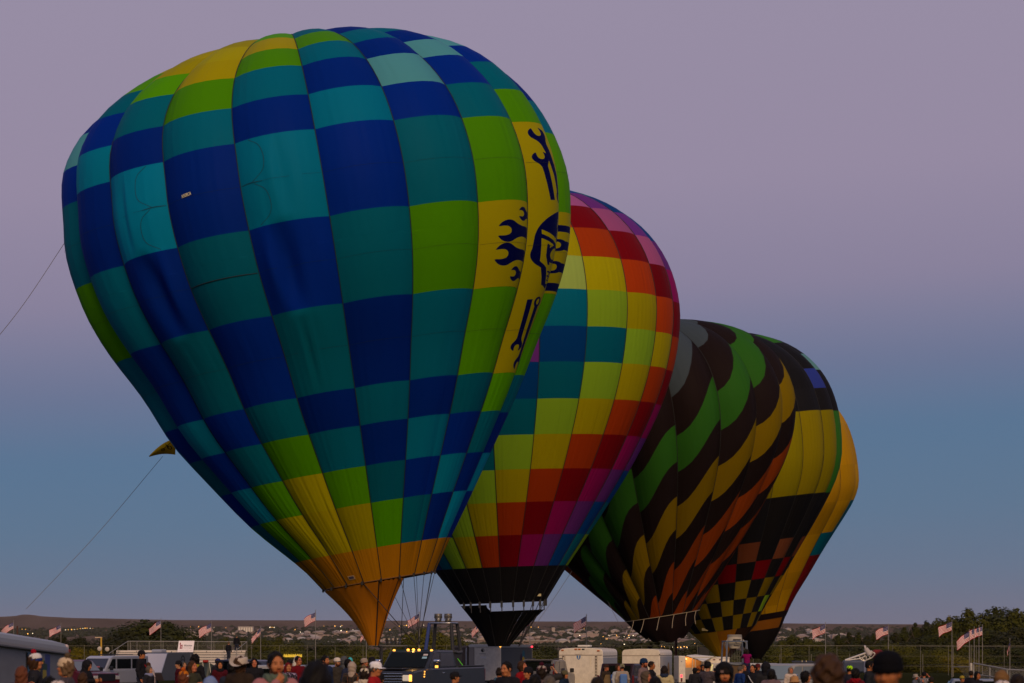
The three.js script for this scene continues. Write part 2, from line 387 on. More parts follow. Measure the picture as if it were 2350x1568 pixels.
{
  const root = balloon(e1, 'largest balloon, checked in blues, teal and lime with spanner emblem and orange mouth', null);
  sew(root, e1, rows1, (g, r) => {
    if ((g === 2 || g === 4) && r === 6 || g === 3 && r >= 5 && r <= 7) return null;
    const p = plan1[g] ?? plan1[((g + 6) % 12 + 12) % 12 - 6];
    return p[r] ?? 'L';
  }, [-6, 5], 0, 0.021);
  for (const [g, r] of [[2, 6], [3, 7], [3, 6], [3, 5], [4, 6]]) {
    const geo = panel(e1, g, rows1[r], rows1[r + 1], rows1[r], rows1[r + 1], 8, 8), uv = geo.attributes.uv, v0 = [null, null, null, null, null, 0, 480, 960][r], vh = [0, 0, 0, 0, 0, 480, 480, 440][r];
    for (let j = 0, k = 0; j <= 8; j++) for (let i = 0; i <= 8; i++, k++) uv.setXY(k, ((g - 2) * 220 + 220 * i / 8) / 660, (v0 + vh * j / 8) / 1400);
    part(root, 'panel', geo, emblem.material, 'yellow panel printed with blue spanners and skull');
  }
  // seams across the tall panels, and the curved seams of the turning vents
  const lines = [], line = (pts, r = 0.014) => lines.push(tube(pts.map(([q, t]) => e1.point(e1.phi0 + q * e1.step, t, 0.015).sub(e1.base)), r, 4, pts.length * 5));
  for (let g = -5; g <= 4; g++) for (const r of [5, 6, 7]) line([0.02, 0.2, 0.4, 0.6, 0.8, 0.98].map((f) => [g + f, (rows1[r] + rows1[r + 1]) / 2]), g === -2 && r === 6 ? 0.02 : 0.004);
  for (const [g, d] of [[-1, 1], [-3, -1]]) {
    const f = (x) => d > 0 ? g + x : g + 1 - x, lo = rows1[7], hi = rows1[8], mid = (lo + hi) / 2;
    for (const [a, b] of [[lo, mid], [mid, hi]]) line([[f(0.18), a + 0.03], [f(0.33), lerp(a, b, 0.25)], [f(0.36), lerp(a, b, 0.5)], [f(0.32), lerp(a, b, 0.8)], [f(0.2), b - 0.02]], 0.009);
    line([[f(0.02), mid], [f(0.14), mid + 0.02], [f(0.3), mid]], 0.009);
  }
  part(root, 'cross_seam', lines, tapeMat);
  // registration letters
  {
    const cv = document.createElement('canvas'); cv.width = 256; cv.height = 64;
    const g = cv.getContext('2d'); g.clearRect(0, 0, 256, 64); g.fillStyle = '#e8dca8'; g.font = 'bold 54px sans-serif'; g.textAlign = 'center'; g.textBaseline = 'middle'; g.fillText('N928CA', 128, 34);
    const tx = new THREE.CanvasTexture(cv); tx.colorSpace = THREE.SRGBColorSpace;
    const geo = grid(4, 1, (a, b) => { const q = e1.phi0 + (-2 + lerp(0.28, 0.46, a)) * e1.step, t = lerp(8.93, 9.05, b) - 0.0 + 0.02 * a; return [e1.point(q, t, 0.03).sub(e1.base), e1.normal(q, t), [a, b]]; });
    part(root, 'registration_number', geo, new THREE.MeshStandardMaterial({ map: tx, transparent: true, roughness: 0.7 }));
  }
  // maker's label above the mouth
  {
    const q = (a, b) => e1.point(e1.phi0 + (-1.72 + a * 0.36) * e1.step, 0.12 + b * 0.1, 0.03).sub(e1.base);
    part(root, 'maker_label', grid(3, 1, (a, b) => [q(a, b), null]), mat([0.5, 0.35, 0.2], 0.8));
    part(root, 'maker_label', grid(3, 1, (a, b) => [q(0.12 + a * 0.76, 0.2 + b * 0.6).add(V(0, 0, 0.02)), null]), mat([0.06, 0.05, 0.1], 0.8));
  }
  // mouth hem
  const hem = [];
  for (let i = 0; i < 80; i++) hem.push(e1.point(i / 80 * 2 * Math.PI, 0.0, 0.0).sub(e1.base));
  part(root, 'mouth_hem', tube(hem, 0.03, 6, 160, true), mat([0.12, 0.05, 0.008], 0.8));
  // scoop: a funnel of two panels from the left of the mouth down to the burner
  const foot = at(862, 1482, 110);
  const scoop = (deg0, deg1) => grid(12, 14, (a, b) => {
    const phi = lerp(deg0, deg1, a) * Math.PI / 180, top = e1.point(phi, 0, -0.03), low = foot.clone().add(V(Math.sin(phi) * 0.33, 0, Math.cos(phi) * 0.33));
    const hang = 0.02 + 0.06 * Math.sin(a * Math.PI * 5) ** 2 * (deg0 < -20 ? 1 : 1.4);
    const p = top.clone().addScaledVector(e1.A, -hang).lerp(low, b), pull = Math.sin(b * Math.PI) * 0.22;
    p.addScaledVector(V(Math.sin(phi), 0, Math.cos(phi)), -pull);
    p.addScaledVector(V(Math.sin(phi), 0, Math.cos(phi)), 0.03 * Math.sin(a * 38) * b * (1 - b) * 2);
    return [p.sub(e1.base), null, [a * 3, b * 3]];
  });
  for (const [a, b, c] of [[-130, -70, [0.66, 0.23, 0.012]], [-70, 5, [0.7, 0.25, 0.012]], [5, 30, [0.62, 0.21, 0.01]]]) part(root, 'scoop', scoop(a, b), cloth(c));
  const seamLine = (deg, s0 = 0, s1 = 1, r = 0.028) => {
    const phi = deg * Math.PI / 180, top = e1.point(phi, 0, 0), low = foot.clone().add(V(Math.sin(phi) * 0.33, 0, Math.cos(phi) * 0.33));
    const pts = []; for (let i = 0; i <= 8; i++) { const b = lerp(s0, s1, i / 8); pts.push(top.clone().lerp(low, b).addScaledVector(V(Math.sin(phi), 0, Math.cos(phi)), -Math.sin(b * Math.PI) * 0.2 + 0.03).sub(e1.base)); }
    part(root, 'scoop_seam', tube(pts, r, 5, 20), tapeMat);
  };
  seamLine(3); seamLine(24, 0.02, 1, 0.018);
  // suspension wires from the mouth to the burner frame, with the toggles on the hem
  const frame = [at(915, 1483, 109.6), at(958, 1483, 109.6), at(922, 1480, 110.8), at(962, 1480, 110.8)];
  const spots = [-76, -53, -32, -14, 5, 24, 40, 55, 70, 84];
  spots.forEach((d, i) => {
    const a = e1.point(d * Math.PI / 180, 0.02, 0.02);
    part(root, 'toggle', box(0.09, 0.17, 0.08, a.x - e1.base.x, a.y - e1.base.y - 0.06, a.z - e1.base.z, 0.02), tapeMat);
    if (i > 4 || i === 3) cable(root, e1, a.clone(), frame[i % 2 ? 1 : 3], i === 3 ? 0.02 : 0.013);
  });
  for (const d of [110, 140, 175, 215]) cable(root, e1, e1.point(d * Math.PI / 180, 0, 0), frame[d % 3 ? 3 : 2], 0.011);
  cable(root, e1, e1.point(0.5, 0, 0), frame[0].clone().add(V(0.1, 0.2, 0)), 0.016);
  // red control line and crown line near the burner
  shadows(root);
}
// the yellow wing that shows behind the largest balloon
{
  const d = 121, root = thing('yellow_wing', at(392, 1030, d), 'small yellow printed fabric wing sticking out behind the largest balloon', 'balloon wing');
  const wing = (z) => grid(10, 5, (a, b) => {
    const u = lerp(402, 342, a), top = 1008 + 38 * Math.pow(a, 1.7), low = lerp(1044, 1049, a) - 4 * Math.sin(a * Math.PI), p = at(u, lerp(low, top, b), d);
    return [p.sub(root.position).add(V(0, 0, z * Math.sin(a * Math.PI * 0.9 + 0.25) * Math.sin(b * Math.PI))), null, [a, b]];
  });
  const cv = document.createElement('canvas'); cv.width = 128; cv.height = 96;
  const g = cv.getContext('2d'); g.fillStyle = '#e8b408'; g.fillRect(0, 0, 128, 96); g.strokeStyle = '#2a1c08'; g.lineWidth = 4;
  g.beginPath(); g.moveTo(22, 20); g.lineTo(60, 60); g.moveTo(28, 52); g.lineTo(46, 22); g.stroke(); g.beginPath(); g.ellipse(26, 52, 8, 13, 0.6, 0, 7); g.stroke(); g.beginPath(); g.ellipse(58, 60, 7, 11, 0.3, 0, 7); g.stroke();
  const tx = new THREE.CanvasTexture(cv); tx.colorSpace = THREE.SRGBColorSpace;
  part(root, 'wing_fabric', wing(0.25), cloth([1, 1, 1], { map: tx, bumpMap: null }));
  part(root, 'wing_fabric', wing(-0.25), cloth([0.8, 0.44, 0.012]));
}

// ------------------------------------------------------------------ second balloon: rainbow steps
const e2 = envelope(B2), rows2 = [0, 1.19, 2.16, 3.15, 4.08, 5.05, 6.04, 7.06, 8.06, 9.11, 10.11, 11.23, 12.32, 13.39, 14.4, 15.4, 16.8];
{
  const root = balloon(e2, 'rainbow stepped balloon with black mouth, half behind the largest balloon', null);
  const tones = ['U', 'T', 'S', 'Y', 'N', 'R', 'M', 'V', 'U', 'T', 'S', 'Y', 'N', 'R', 'M', 'V'];
  sew(root, e2, rows2, (g, r) => {
    if (r === 0) return 'K';
    const j = Math.abs(r - 7), c = j + g - 1;                // each gore to the right is one colour further on
    const t = tones[((c % 8) + 8) % 8];
    return r > 9 && t === 'M' ? 'H' : r > 7 && t === 'S' && g < 2 ? 'J' : t;
  }, [-4, 7], 0, 0.024, 5);
  for (let g = -4; g <= 8; g++) {                            // the small windows of a turned hem
    const a = e2.point(e2.phi0 + g * e2.step, 0.02, 0.03).sub(e2.base);
    part(root, 'hem_loop', box(0.14, 0.4, 0.1, a.x, a.y - 0.12, a.z, 0.02), mat([0.02, 0.022, 0.028], 0.7));
  }
  const q = e2.phi0 + 3.4 * e2.step, lab = e2.point(q, 0.22, 0.04).sub(e2.base);
  part(root, 'maker_label', box(0.24, 0.15, 0.02, lab.x, lab.y, lab.z, 0), mat([0.55, 0.5, 0.3], 0.8));
  const foot = at(1145, 1484, 148);
  const scoop = (deg0, deg1, gap) => grid(8, 10, (a, b) => {
    const deg = lerp(deg0, deg1, a), phi = deg * Math.PI / 180, drop = 0.1 + 0.4 * smooth(-24, -19, deg) * (gap ? 1 : 0), low = foot.clone().add(V(Math.sin(phi) * 0.66, 0, Math.cos(phi) * 0.66));
    const p = e2.point(phi, 0, -0.05).addScaledVector(e2.A, -drop).lerp(low, b);
    p.addScaledVector(V(Math.sin(phi), 0, Math.cos(phi)), -Math.sin(b * Math.PI) * 0.12 + 0.02 * Math.sin(a * 30) * Math.sin(b * Math.PI));
    return [p.sub(e2.base), null, [a * 3, b * 3]];
  });
  const black = cloth(FABRIC.K);
  for (const [a, b] of [[-150, -90], [-90, -22], [-22, 30], [30, 95]]) part(root, 'scoop', scoop(a, b, a > -90), black);
  const fr = [at(1192, 1483, 147), at(1190, 1484, 149)];
  for (let g = -3; g <= 9; g++) {
    const phi = e2.phi0 + g * e2.step, a = e2.point(phi, 0, 0.02), top = a.clone().addScaledVector(e2.A, -0.55);
    cable(root, e2, a, g < 6 ? top : fr[g % 2], g < 6 ? 0.035 : 0.022);
    if (g >= 5) cable(root, e2, a, fr[(g + 1) % 2], 0.016);
  }
  for (const [d, r] of [[-18, 0.03], [18, 0.02], [34, 0.02], [48, 0.02]]) {
    const phi = d * Math.PI / 180, pts = [];
    for (let i = 0; i <= 6; i++) { const b = i / 6, low = foot.clone().add(V(Math.sin(phi) * 0.68, 0, Math.cos(phi) * 0.68)); pts.push(e2.point(phi, 0, 0).addScaledVector(e2.A, -0.7).lerp(low, b).add(V(0, 0, 0.05 - Math.sin(b * Math.PI) * 0.1)).sub(e2.base)); }
    part(root, 'scoop_seam', tube(pts, r, 5, 14), tapeMat);
  }
  shadows(root);
}

// ------------------------------------------------------------------ third balloon: dark spiral
const e3 = envelope({ ...B3, cut: (a) => a + 0.09 * Math.sin(a * Math.PI * 2) * -1 }), rows3 = [0, 0.62, 1.95, 3.24, 4.54, 6.0, 7.55, 9.2, 11.4, 13.2, 14.8, 16.8];
{
  const root = balloon(e3, 'dark brown balloon with green, yellow and orange spiral stripes', null);
  // up one gore: brown, orange, brown, yellow, brown, green, brown, grey; each gore to the right starts one row further up
  const turn = ['W', 'Z', 'W', 'F', 'W', 'G', 'W', 'E', 'W', 'E', 'W', 'W', 'E', 'W'];
  sew(root, e3, rows3, (g, r) => {
    const i = r - g;
    return i < 0 ? (i % 2 ? 'Z' : 'W') : turn[Math.min(13, i)];
  }, [-5, 5], 1.3, 0.026, 8);
  // skirt below the mouth
  const skirt = grid(60, 6, (a, b) => {
    const phi = a * 2 * Math.PI, p = e3.point(phi, 0, 0), s = Math.sin(phi), low = at(1529 + 44 * s, 1468 - 3 * s + 9 * Math.cos(phi * 2) * 0.6 + 3 * Math.sin(phi * 7), 173).add(V(0, 0, Math.cos(phi) * 1.5));
    p.lerp(low, b); p.addScaledVector(V(s, 0, Math.cos(phi)), 0.12 * Math.sin(b * Math.PI));
    return [p.sub(e3.base), null, [a * 8, b * 2]];
  });
  part(root, 'skirt', skirt, cloth([0.02, 0.012, 0.013]));
  const ring = [];
  for (let i = 0; i < 60; i++) ring.push(e3.point(i / 60 * 2 * Math.PI, 0, 0.06).sub(e3.base));
  part(root, 'mouth_rope', tube(ring, 0.026, 5, 120, true), mat([0.26, 0.22, 0.15], 0.8));
  for (const d of [-52, -32, -8, 14, 36, 58]) {
    const a = e3.point(d * Math.PI / 180, 0, 0.1).sub(e3.base);
    part(root, 'rope_tail', tube([a, a.clone().add(V(-0.1, -0.45, 0.02)), a.clone().add(V(-0.18 + d / 400, -0.95, 0.06))], 0.022, 5, 8), mat([0.4, 0.34, 0.26], 0.8));
  }
  shadows(root);
}

// ------------------------------------------------------------------ fourth balloon: black with checks and a yellow band
const e4 = envelope(B4), rows4 = [0, 0.63, 1.29, 2.03, 2.77, 3.57, 5.5, 9.0, 9.9, 10.9, 11.9, 12.7, 13.6, 15, 16.8];
{
  const root = balloon(e4, 'black balloon with wide yellow band and small checks, behind the dark spiral balloon', null);
  const checks = ['F', 'F', 'F', 'R', 'Q'];
  sew(root, e4, rows4, (g, r) => {
    if (r < 5) return (g + r) % 2 === 0 ? (r === 1 && g > 0 ? 'S' : checks[r]) : 'K';
    if (r === 6) return g === 2 ? 'G' : g > 2 ? 'K' : 'f';
    if (r === 8 && g === 1 || r === 7 && g === 4) return 'I';
    if (r === 9 && g === 2) return 'X';
    if (r === 11 && g === 1 || r === 10 && g === 0 && false) return 'G';
    return 'K';
  }, [-8, 4], 0, 0.022, 5);
  const foot = at(1662, 1518, 196);
  const scoop = (deg0, deg1) => grid(8, 8, (a, b) => {
    const phi = lerp(deg0, deg1, a) * Math.PI / 180, low = foot.clone().add(V(Math.sin(phi) * 0.35, 0, Math.cos(phi) * 0.35));
    const p = e4.point(phi, 0, -0.02).lerp(low, b); p.addScaledVector(V(Math.sin(phi), 0, Math.cos(phi)), -Math.sin(b * Math.PI) * 0.1);
    return [p.sub(e4.base), null, [a * 3, b * 3]];
  });
  part(root, 'scoop', scoop(-110, -17), cloth([0.66, 0.36, 0.012]));
  part(root, 'scoop', scoop(-17, 20), cloth([0.5, 0.2, 0.012]));
  part(root, 'scoop', scoop(20, 110), cloth([0.06, 0.03, 0.02]));
  const lab = e4.point(-0.62, 0.16, 0.05).sub(e4.base);
  part(root, 'maker_label', box(0.5, 0.22, 0.02, lab.x, lab.y, lab.z, 0), mat([0.3, 0.25, 0.12], 0.8));
  shadows(root);
}

// ------------------------------------------------------------------ fifth balloon: orange yellow
const e5 = envelope(B5), rows5 = [0, 0.7, 1.4, 2.2, 2.9, 4.05, 6, 8, 10, 11.6, 13, 15, 16.8];
{
  const root = balloon(e5, 'orange yellow balloon with dark red flank and teal squares, rightmost of the row', null);
  sew(root, e5, rows5, (g, r) => {
    if (g >= 2) return r < 5 ? (r === 4 && g === 2 ? 'T' : 'D') : r === 9 && g === 2 ? 'C' : r === 5 && g === 2 ? 'T' : 'A';
    if (g === 1) return r < 4 ? 'D' : r === 4 ? 'T' : 'A';
    return 'A';
  }, [-3, 3], 0, 0.02, 6);
  const band = (t0, t1, out, m, d0, d1, name) => part(root, name, grid(16, 3, (a, b) => { const phi = lerp(d0, d1, a) * Math.PI / 180; return [e5.point(phi, lerp(t0, t1, b), out).sub(e5.base), null, [a * 4, b]]; }), m);
  band(0, 0.32, 0.05, cloth([0.02, 0.012, 0.014]), -120, 120, 'mouth_band');
  // skirt funnel
  const foot = at(1738, 1512, 232);
  const cone = (d0, d1, s0, s1) => grid(12, 6, (a, b0) => {
    const b = lerp(s0, s1, b0), phi = lerp(d0, d1, a) * Math.PI / 180, low = foot.clone().add(V(Math.sin(phi) * 0.4, 0, Math.cos(phi) * 0.4));
    const p = e5.point(phi, 0, 0).lerp(low, b); p.addScaledVector(V(Math.sin(phi), 0, Math.cos(phi)), Math.sin(b * Math.PI) * 0.25);
    return [p.sub(e5.base), null, [a * 4, b * 3]];
  });
  part(root, 'skirt_band', cone(-110, 55, 0, 0.25), cloth([0.28, 0.1, 0.01]));
  part(root, 'skirt_band', cone(55, 120, 0, 0.25), cloth([0.016, 0.012, 0.013]));
  part(root, 'skirt', cone(-110, 120, 0.25, 1), cloth([0.016, 0.013, 0.014]));
  shadows(root);
}

// ------------------------------------------------------------------ tether lines
const lineAt = (name, a, b, sag, r, label) => single(name, tube([V(0, 0, 0), b.clone().sub(a).multiplyScalar(0.5).add(V(0, -sag, 0)), b.clone().sub(a)], r, 5, 20), ropeMat, a, label, 'rope', null);
lineAt('tether_rope', at(149, 556, 111), at(-60, 840, 100), 0.25, 0.014, 'thin rope from the left side of the largest balloon down to the left edge');
lineAt('tether_rope', at(373, 1048, 120), at(60, 1398, 112), 0.2, 0.012, 'thin rope slanting down left from the small yellow wing');
lineAt('tether_rope', at(1312, 1312, 150), at(1225, 1440, 140), 0.05, 0.014, 'thin rope right of the rainbow balloon mouth, sloping down left');
lineAt('tether_rope', at(1385, 1360, 172), at(1446, 1478, 168), 0.08, 0.014, 'thin rope at the left side of the dark spiral balloon mouth');
// ------------------------------------------------------------------ the ground: one sheet from behind the crowd to the mesa
const CREST = [[-400, 1419], [0, 1417.5], [35, 1415.5], [46, 1411], [56, 1412], [72, 1411.5], [92, 1416], [168, 1420.5], [285, 1423], [400, 1426], [800, 1427], [1200, 1429.5], [1500, 1430.5], [1900, 1436], [2350, 1439], [2800, 1440]];
function crest(u) {
  let i = 0;
  while (i < CREST.length - 2 && u > CREST[i + 1][0]) i++;
  const a = CREST[i], b = CREST[i + 1];
  return lerp(a[1], b[1], Math.min(1, Math.max(0, (u - a[0]) / (b[0] - a[0]))));
}
{
  const ds = [-400, -120, -40, 0, 8, 20, 32, 45, 60, 75, 85, 95, 115, 135, 160, 200, 250, 320, 420, 600, 900, 1500, 2500, 3600, 4000, 4400, 4900, 5500, 6000, 6500, 7000, 7500, 8000, 8600, 9200, 10000, 11000, 14000];
  const n = 420, pos = [], col = [], uv = [], idx = [], hill = tiler(16, 5), fine = tiler(60, 6);
  ds.forEach((d) => {
    for (let i = 0; i <= n; i++) {
      const half = Math.max(260, Math.abs(d) * 0.55), x = lerp(-half, half, i / n), u = 1175 + x * F / Math.max(d, 50), bump = hill(x / 9000 + 0.5, d / 9000), f = fine(x / 5000 + 0.3, d / 5000);
      let y = groundAt(-d);
      if (d > 7000) y = lerp(y, EYE + (HY - crest(u)) * 9200 / F, smooth(7000, 9200, d));
      if (d > 9300) y -= (d - 9300) * 0.01;
      if (d > 2000 && d < 8500) y += (bump - 0.5) * 5 * smooth(2000, 4000, d) * (1 - smooth(7500, 8500, d));
      pos.push(x, y, -d);
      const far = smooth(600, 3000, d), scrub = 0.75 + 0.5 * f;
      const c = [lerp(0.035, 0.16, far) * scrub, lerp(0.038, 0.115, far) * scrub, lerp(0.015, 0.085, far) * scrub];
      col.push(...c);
      uv.push(x / 4, d / 4);
    }
  });
  for (let j = 0; j < ds.length - 1; j++) for (let i = 0; i < n; i++) { const a = j * (n + 1) + i, b = a + 1, c = a + n + 1; idx.push(a, b, c + 1, a, c + 1, c); }
  const g = new THREE.BufferGeometry();
  g.setAttribute('position', new THREE.Float32BufferAttribute(pos, 3));
  g.setAttribute('color', new THREE.Float32BufferAttribute(col, 3));
  g.setAttribute('uv', new THREE.Float32BufferAttribute(uv, 2));
  g.setIndex(idx); g.computeVertexNormals();
  const a = tiler(9, 71), b = tiler(50, 72), turf = noiseTexture(256, (x, y) => 0.55 + 0.35 * a(x, y) + 0.25 * (b(x, y) - 0.5));
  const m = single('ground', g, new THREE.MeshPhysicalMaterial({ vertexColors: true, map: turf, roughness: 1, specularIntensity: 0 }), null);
  tag(m, null, null, null, 'structure');
}

/** a crown of many small leaf sprays: lobes (x, y, z, r) in a unit tree */
function crownGeometry(lobes, count, size, s0) {
  let s = s0;
  const R = () => (s = (s * 1664525 + 1013904223) >>> 0) / 4294967296, pos = [], nor = [], total = lobes.reduce((a, l) => a + l[3] * l[3], 0);
  for (const [x, y, z, r] of lobes) {
    const n = Math.round(count * r * r / total);
    for (let i = 0; i < n; i++) {
      const a = R() * 6.283, c = R() * 2 - 1, q = r * (0.45 + 0.6 * Math.pow(R(), 0.6)), h = Math.sqrt(1 - c * c);
      const d = V(h * Math.cos(a), c, h * Math.sin(a)), p = d.clone().multiplyScalar(q).add(V(x, y, z));
      const w = size * (0.6 + 0.9 * R()), t = V(R() - 0.5, R() - 0.5, R() - 0.5).normalize(), b = t.clone().cross(d).normalize(), e = t.clone().addScaledVector(d, -t.dot(d)).normalize();
      const nn = d.clone().add(V(0, 0.35, 0)).normalize();
      const tip = p.clone().addScaledVector(e, w), l = p.clone().addScaledVector(b, w * 0.45).addScaledVector(e, w * 0.35), rt = p.clone().addScaledVector(b, -w * 0.45).addScaledVector(e, w * 0.35);
      for (const k of [p, l, tip, p, tip, rt]) { pos.push(k.x, k.y, k.z); nor.push(nn.x, nn.y, nn.z); }
    }
  }
  const g = new THREE.BufferGeometry();
  g.setAttribute('position', new THREE.Float32BufferAttribute(pos, 3));
  g.setAttribute('normal', new THREE.Float32BufferAttribute(nor, 3));
  return g;
}
// ------------------------------------------------------------------ the town on the far slope
const where = (u) => u < 440 ? 'left of the bleachers railing' : u < 740 ? 'between the bleachers and the tallest left flag' : u < 900 ? 'beside the orange scoop' : u < 1100 ? 'between the orange and black scoops' : u < 1420 ? 'between the rainbow and spiral balloons' : u < 1660 ? 'under the dark spiral balloon skirt' : 'right of the balloons';
/** distance at which the ground is seen at height v */
function far(v) { let d = 3000; while (d < 9000 && HY - (groundAt(-d) - EYE) * F / d > v) d += 20; return d; }
const sand = [[0.3, 0.23, 0.2], [0.25, 0.19, 0.165], [0.36, 0.3, 0.26], [0.28, 0.22, 0.2], [0.2, 0.145, 0.12], [0.4, 0.36, 0.33]].map((c) => mat(c, 0.9));
{
  const hip = (w, h, d, rh) => {
    const walls = new THREE.BoxGeometry(w, h, d).translate(0, h / 2 - 1, 0), r = new THREE.BufferGeometry(), o = 0.5, W = w / 2 + o, D = d / 2 + o, k = Math.max(0.1, W - D);
    const p = [[-W, h - 1, D], [W, h - 1, D], [W, h - 1, -D], [-W, h - 1, -D], [-k, h - 1 + rh, 0], [k, h - 1 + rh, 0]], f = [[0, 1, 5], [0, 5, 4], [1, 2, 5], [2, 3, 4], [2, 4, 5], [3, 0, 4]];
    r.setAttribute('position', new THREE.Float32BufferAttribute(f.flat().flatMap((i) => p[i]), 3)); r.computeVertexNormals();
    return mergeGeometries([plain(walls), plain(r)], false);
  };
  const flat = (w, h, d) => mergeGeometries([plain(new THREE.BoxGeometry(w, h, d).translate(0, h / 2 - 1, 0)), plain(new THREE.BoxGeometry(w + 0.6, 0.6, d + 0.6).translate(0, h - 0.9, 0)), plain(new THREE.BoxGeometry(w * 0.5, h * 0.4, d * 0.6).translate(w * 0.15, h * 1.1 - 1, 0))], false);
  const homes = [hip(15, 5, 12, 2.6), hip(18, 6.5, 13, 2.8), hip(12, 7.5, 11, 2.4), flat(16, 5.5, 12), flat(26, 6, 14), hip(22, 5, 12, 2.2)];
  let made = 0, tries = 0;
  const spots = [];
  while (made < 280 && tries++ < 6000) {
    const u = rr(420, 1980), v = 1480 - 30 * Math.pow(rnd(), 1.25), band = Math.sin(v * 0.72 + u * 0.004) + rr(-0.9, 0.9);
    if (band < 0 || (u < 640 && v > 1470) || (u > 1600 && u < 1760 && v < 1462)) continue;
    const d = far(v), x = (u - 1175) * d / F;
    if (spots.some((s) => Math.abs(s[0] - x) < 17 && Math.abs(s[1] - d) < 26)) continue;
    spots.push([x, d]);
    const si = Math.floor(rnd() * sand.length), tone = ['tan', 'brownish', 'pale sandy', 'pinkish tan', 'dark brown', 'whitish'][si];
    const home = single('house', homes[Math.floor(rnd() * homes.length)], sand[si], V(x, groundAt(-d), -d), `${tone} house on the far slope, ${where(u)}`, 'house', 'houses on the far slope');
    home.rotation.y = rr(-0.5, 0.5);
    const s = rr(0.85, 1.25); home.scale.set(s, s * rr(0.9, 1.15), s);
    made++;
  }
  // larger pale buildings that stand out of the town
  for (const [u, v, w, h, c, label] of [[1030, 1479, 60, 8, 5, 'long pale building at the foot of the far slope, right of the burner uprights'], [1345, 1466, 55, 11, 0, 'long pinkish building below the flag between the black mouthed and spiral balloons'], [285, 1440, 70, 4, 5, 'long bright roofed building left of the big tree on the far mesa'], [1452, 1443, 30, 6, 5, 'bright white building high on the slope left of the spiral balloon'], [1215, 1482, 80, 9, 4, 'low brown hall at the foot of the slope right of the black mouth'], [564, 1452, 40, 16, 5, 'pale building with upright stripes above the bleachers'], [1270, 1455, 8, 16, 2, 'narrow pink tower on the far slope']]) {
    const d = far(v), o = thing('building', V((u - 1175) * d / F, groundAt(-d), -d), label, 'building');
    part(o, 'wall', box(w, h, 14, 0, h / 2 - 1, 0, 0), sand[c]);
    part(o, 'roof', box(w + 1, 0.8, 15, 0, h - 0.6, 0, 0), sand[5]);
    if (h === 16 && w === 40) for (let i = 0; i < 6; i++) part(o, 'pilaster', box(2.6, 13, 0.8, -16 + i * 6.4, 6.5, 7.4, 0), mat([0.75, 0.7, 0.62], 0.8));
  }
  // tree cover of the valley and the slope
  const clump = new THREE.IcosahedronGeometry(1, 1), cp = clump.attributes.position;
  for (let i = 0; i < cp.count; i++) { const n = 0.75 + 0.5 * Math.abs(Math.sin(cp.getX(i) * 5.1 + cp.getY(i) * 7.7 + cp.getZ(i) * 3.3)); cp.setXYZ(i, cp.getX(i) * n, cp.getY(i) * n, cp.getZ(i) * n); }
  clump.computeVertexNormals();
  const q = new THREE.Matrix4(), c = new THREE.Color(), spray = crownGeometry([[0, 0, 0, 0.75], [0.45, -0.1, 0.2, 0.5], [-0.4, 0.05, -0.2, 0.55], [0.05, 0.4, 0, 0.5]], 420, 0.2, 77);
  const wood = (name, label, geo, N, place, tones) => {
    const m = new THREE.InstancedMesh(geo, new THREE.MeshPhysicalMaterial({ color: rgb(1, 1, 1), roughness: 0.95, specularIntensity: 0.1, side: THREE.DoubleSide }), N);
    for (let i = 0; i < N; i++) {
      const [u, d, s] = place(i), x = (u - 1175) * d / F;
      q.makeScale(s * rr(0.9, 1.7), s * rr(0.7, 1.15), s).setPosition(x, groundAt(-d) + s * 0.5, -d); m.setMatrixAt(i, q);
      const t = rr(0.7, 1.3); m.setColorAt(i, c.setRGB(tones[0] * t, tones[1] * t, tones[2] * t));
    }
    m.name = name; tag(m, label, 'trees', null, 'stuff'); m.castShadow = m.receiveShadow = true; scene.add(m);
  };
  wood('distant_trees', 'dark tree cover between the houses of the far slope', clump, 4600, (i) => {
    let u = rr(-80, 2430), v = i < 900 ? rr(1441, 1452) : 1487 - 36 * rnd(), d = far(v);
    if (u < 430 && rnd() < 0.8) { v = rr(1444, 1462); d = far(v); }
    return [u, d, rr(2.6, 5.4)];
  }, [0.03, 0.034, 0.018]);
  wood('valley_trees', 'dark river trees along the valley floor', spray, 1500, () => [rr(-80, 2430), rr(520, 2400), rr(3, 5.2)], [0.035, 0.036, 0.012]);
  // lamps of the town
  const glow = (c, k) => new THREE.MeshStandardMaterial({ color: 0x111111, emissive: rgb(...c), emissiveIntensity: k, roughness: 0.6 });
  const amber = glow([1, 0.45, 0.08], 3.2), white = glow([1, 0.8, 0.52], 3), pole = mat([0.1, 0.1, 0.1], 0.7), head = new THREE.SphereGeometry(1.15, 10, 8), post = new THREE.CylinderGeometry(0.14, 0.2, 9, 6).translate(0, 4.5, 0);
  const put = (du, list, k) => list.forEach(([x, y], i) => {
    const u = du + 0.168 * x, v = 1353.6 + 0.168 * y, d = far(v + 9), p = at(u, v, d), low = groundAt(-d);
    const o = thing('street_lamp', V(p.x, low, -d), `${(i + k) % 3 ? 'amber' : 'white'} lit street lamp in the distant town, ${where(u)}`, 'street lamp', 'lit street lamps of the distant town');
    const hgt = Math.max(5, p.y - low);
    part(o, 'pole', post.clone().scale(1, hgt / 9, 1), pole);
    const h = part(o, 'lamp_head', head, (i + k) % 3 ? amber : white); h.position.y = hgt; h.scale.setScalar(rr(0.35, 0.85) * d / 5200);
  });
  put(0, [[893, 550], [930, 547], [977, 545], [1014, 543], [1054, 542], [1096, 533], [1130, 529], [1160, 528], [1186, 526], [1230, 528], [1266, 530], [378, 604], [443, 597], [348, 545], [300, 540]], 0);
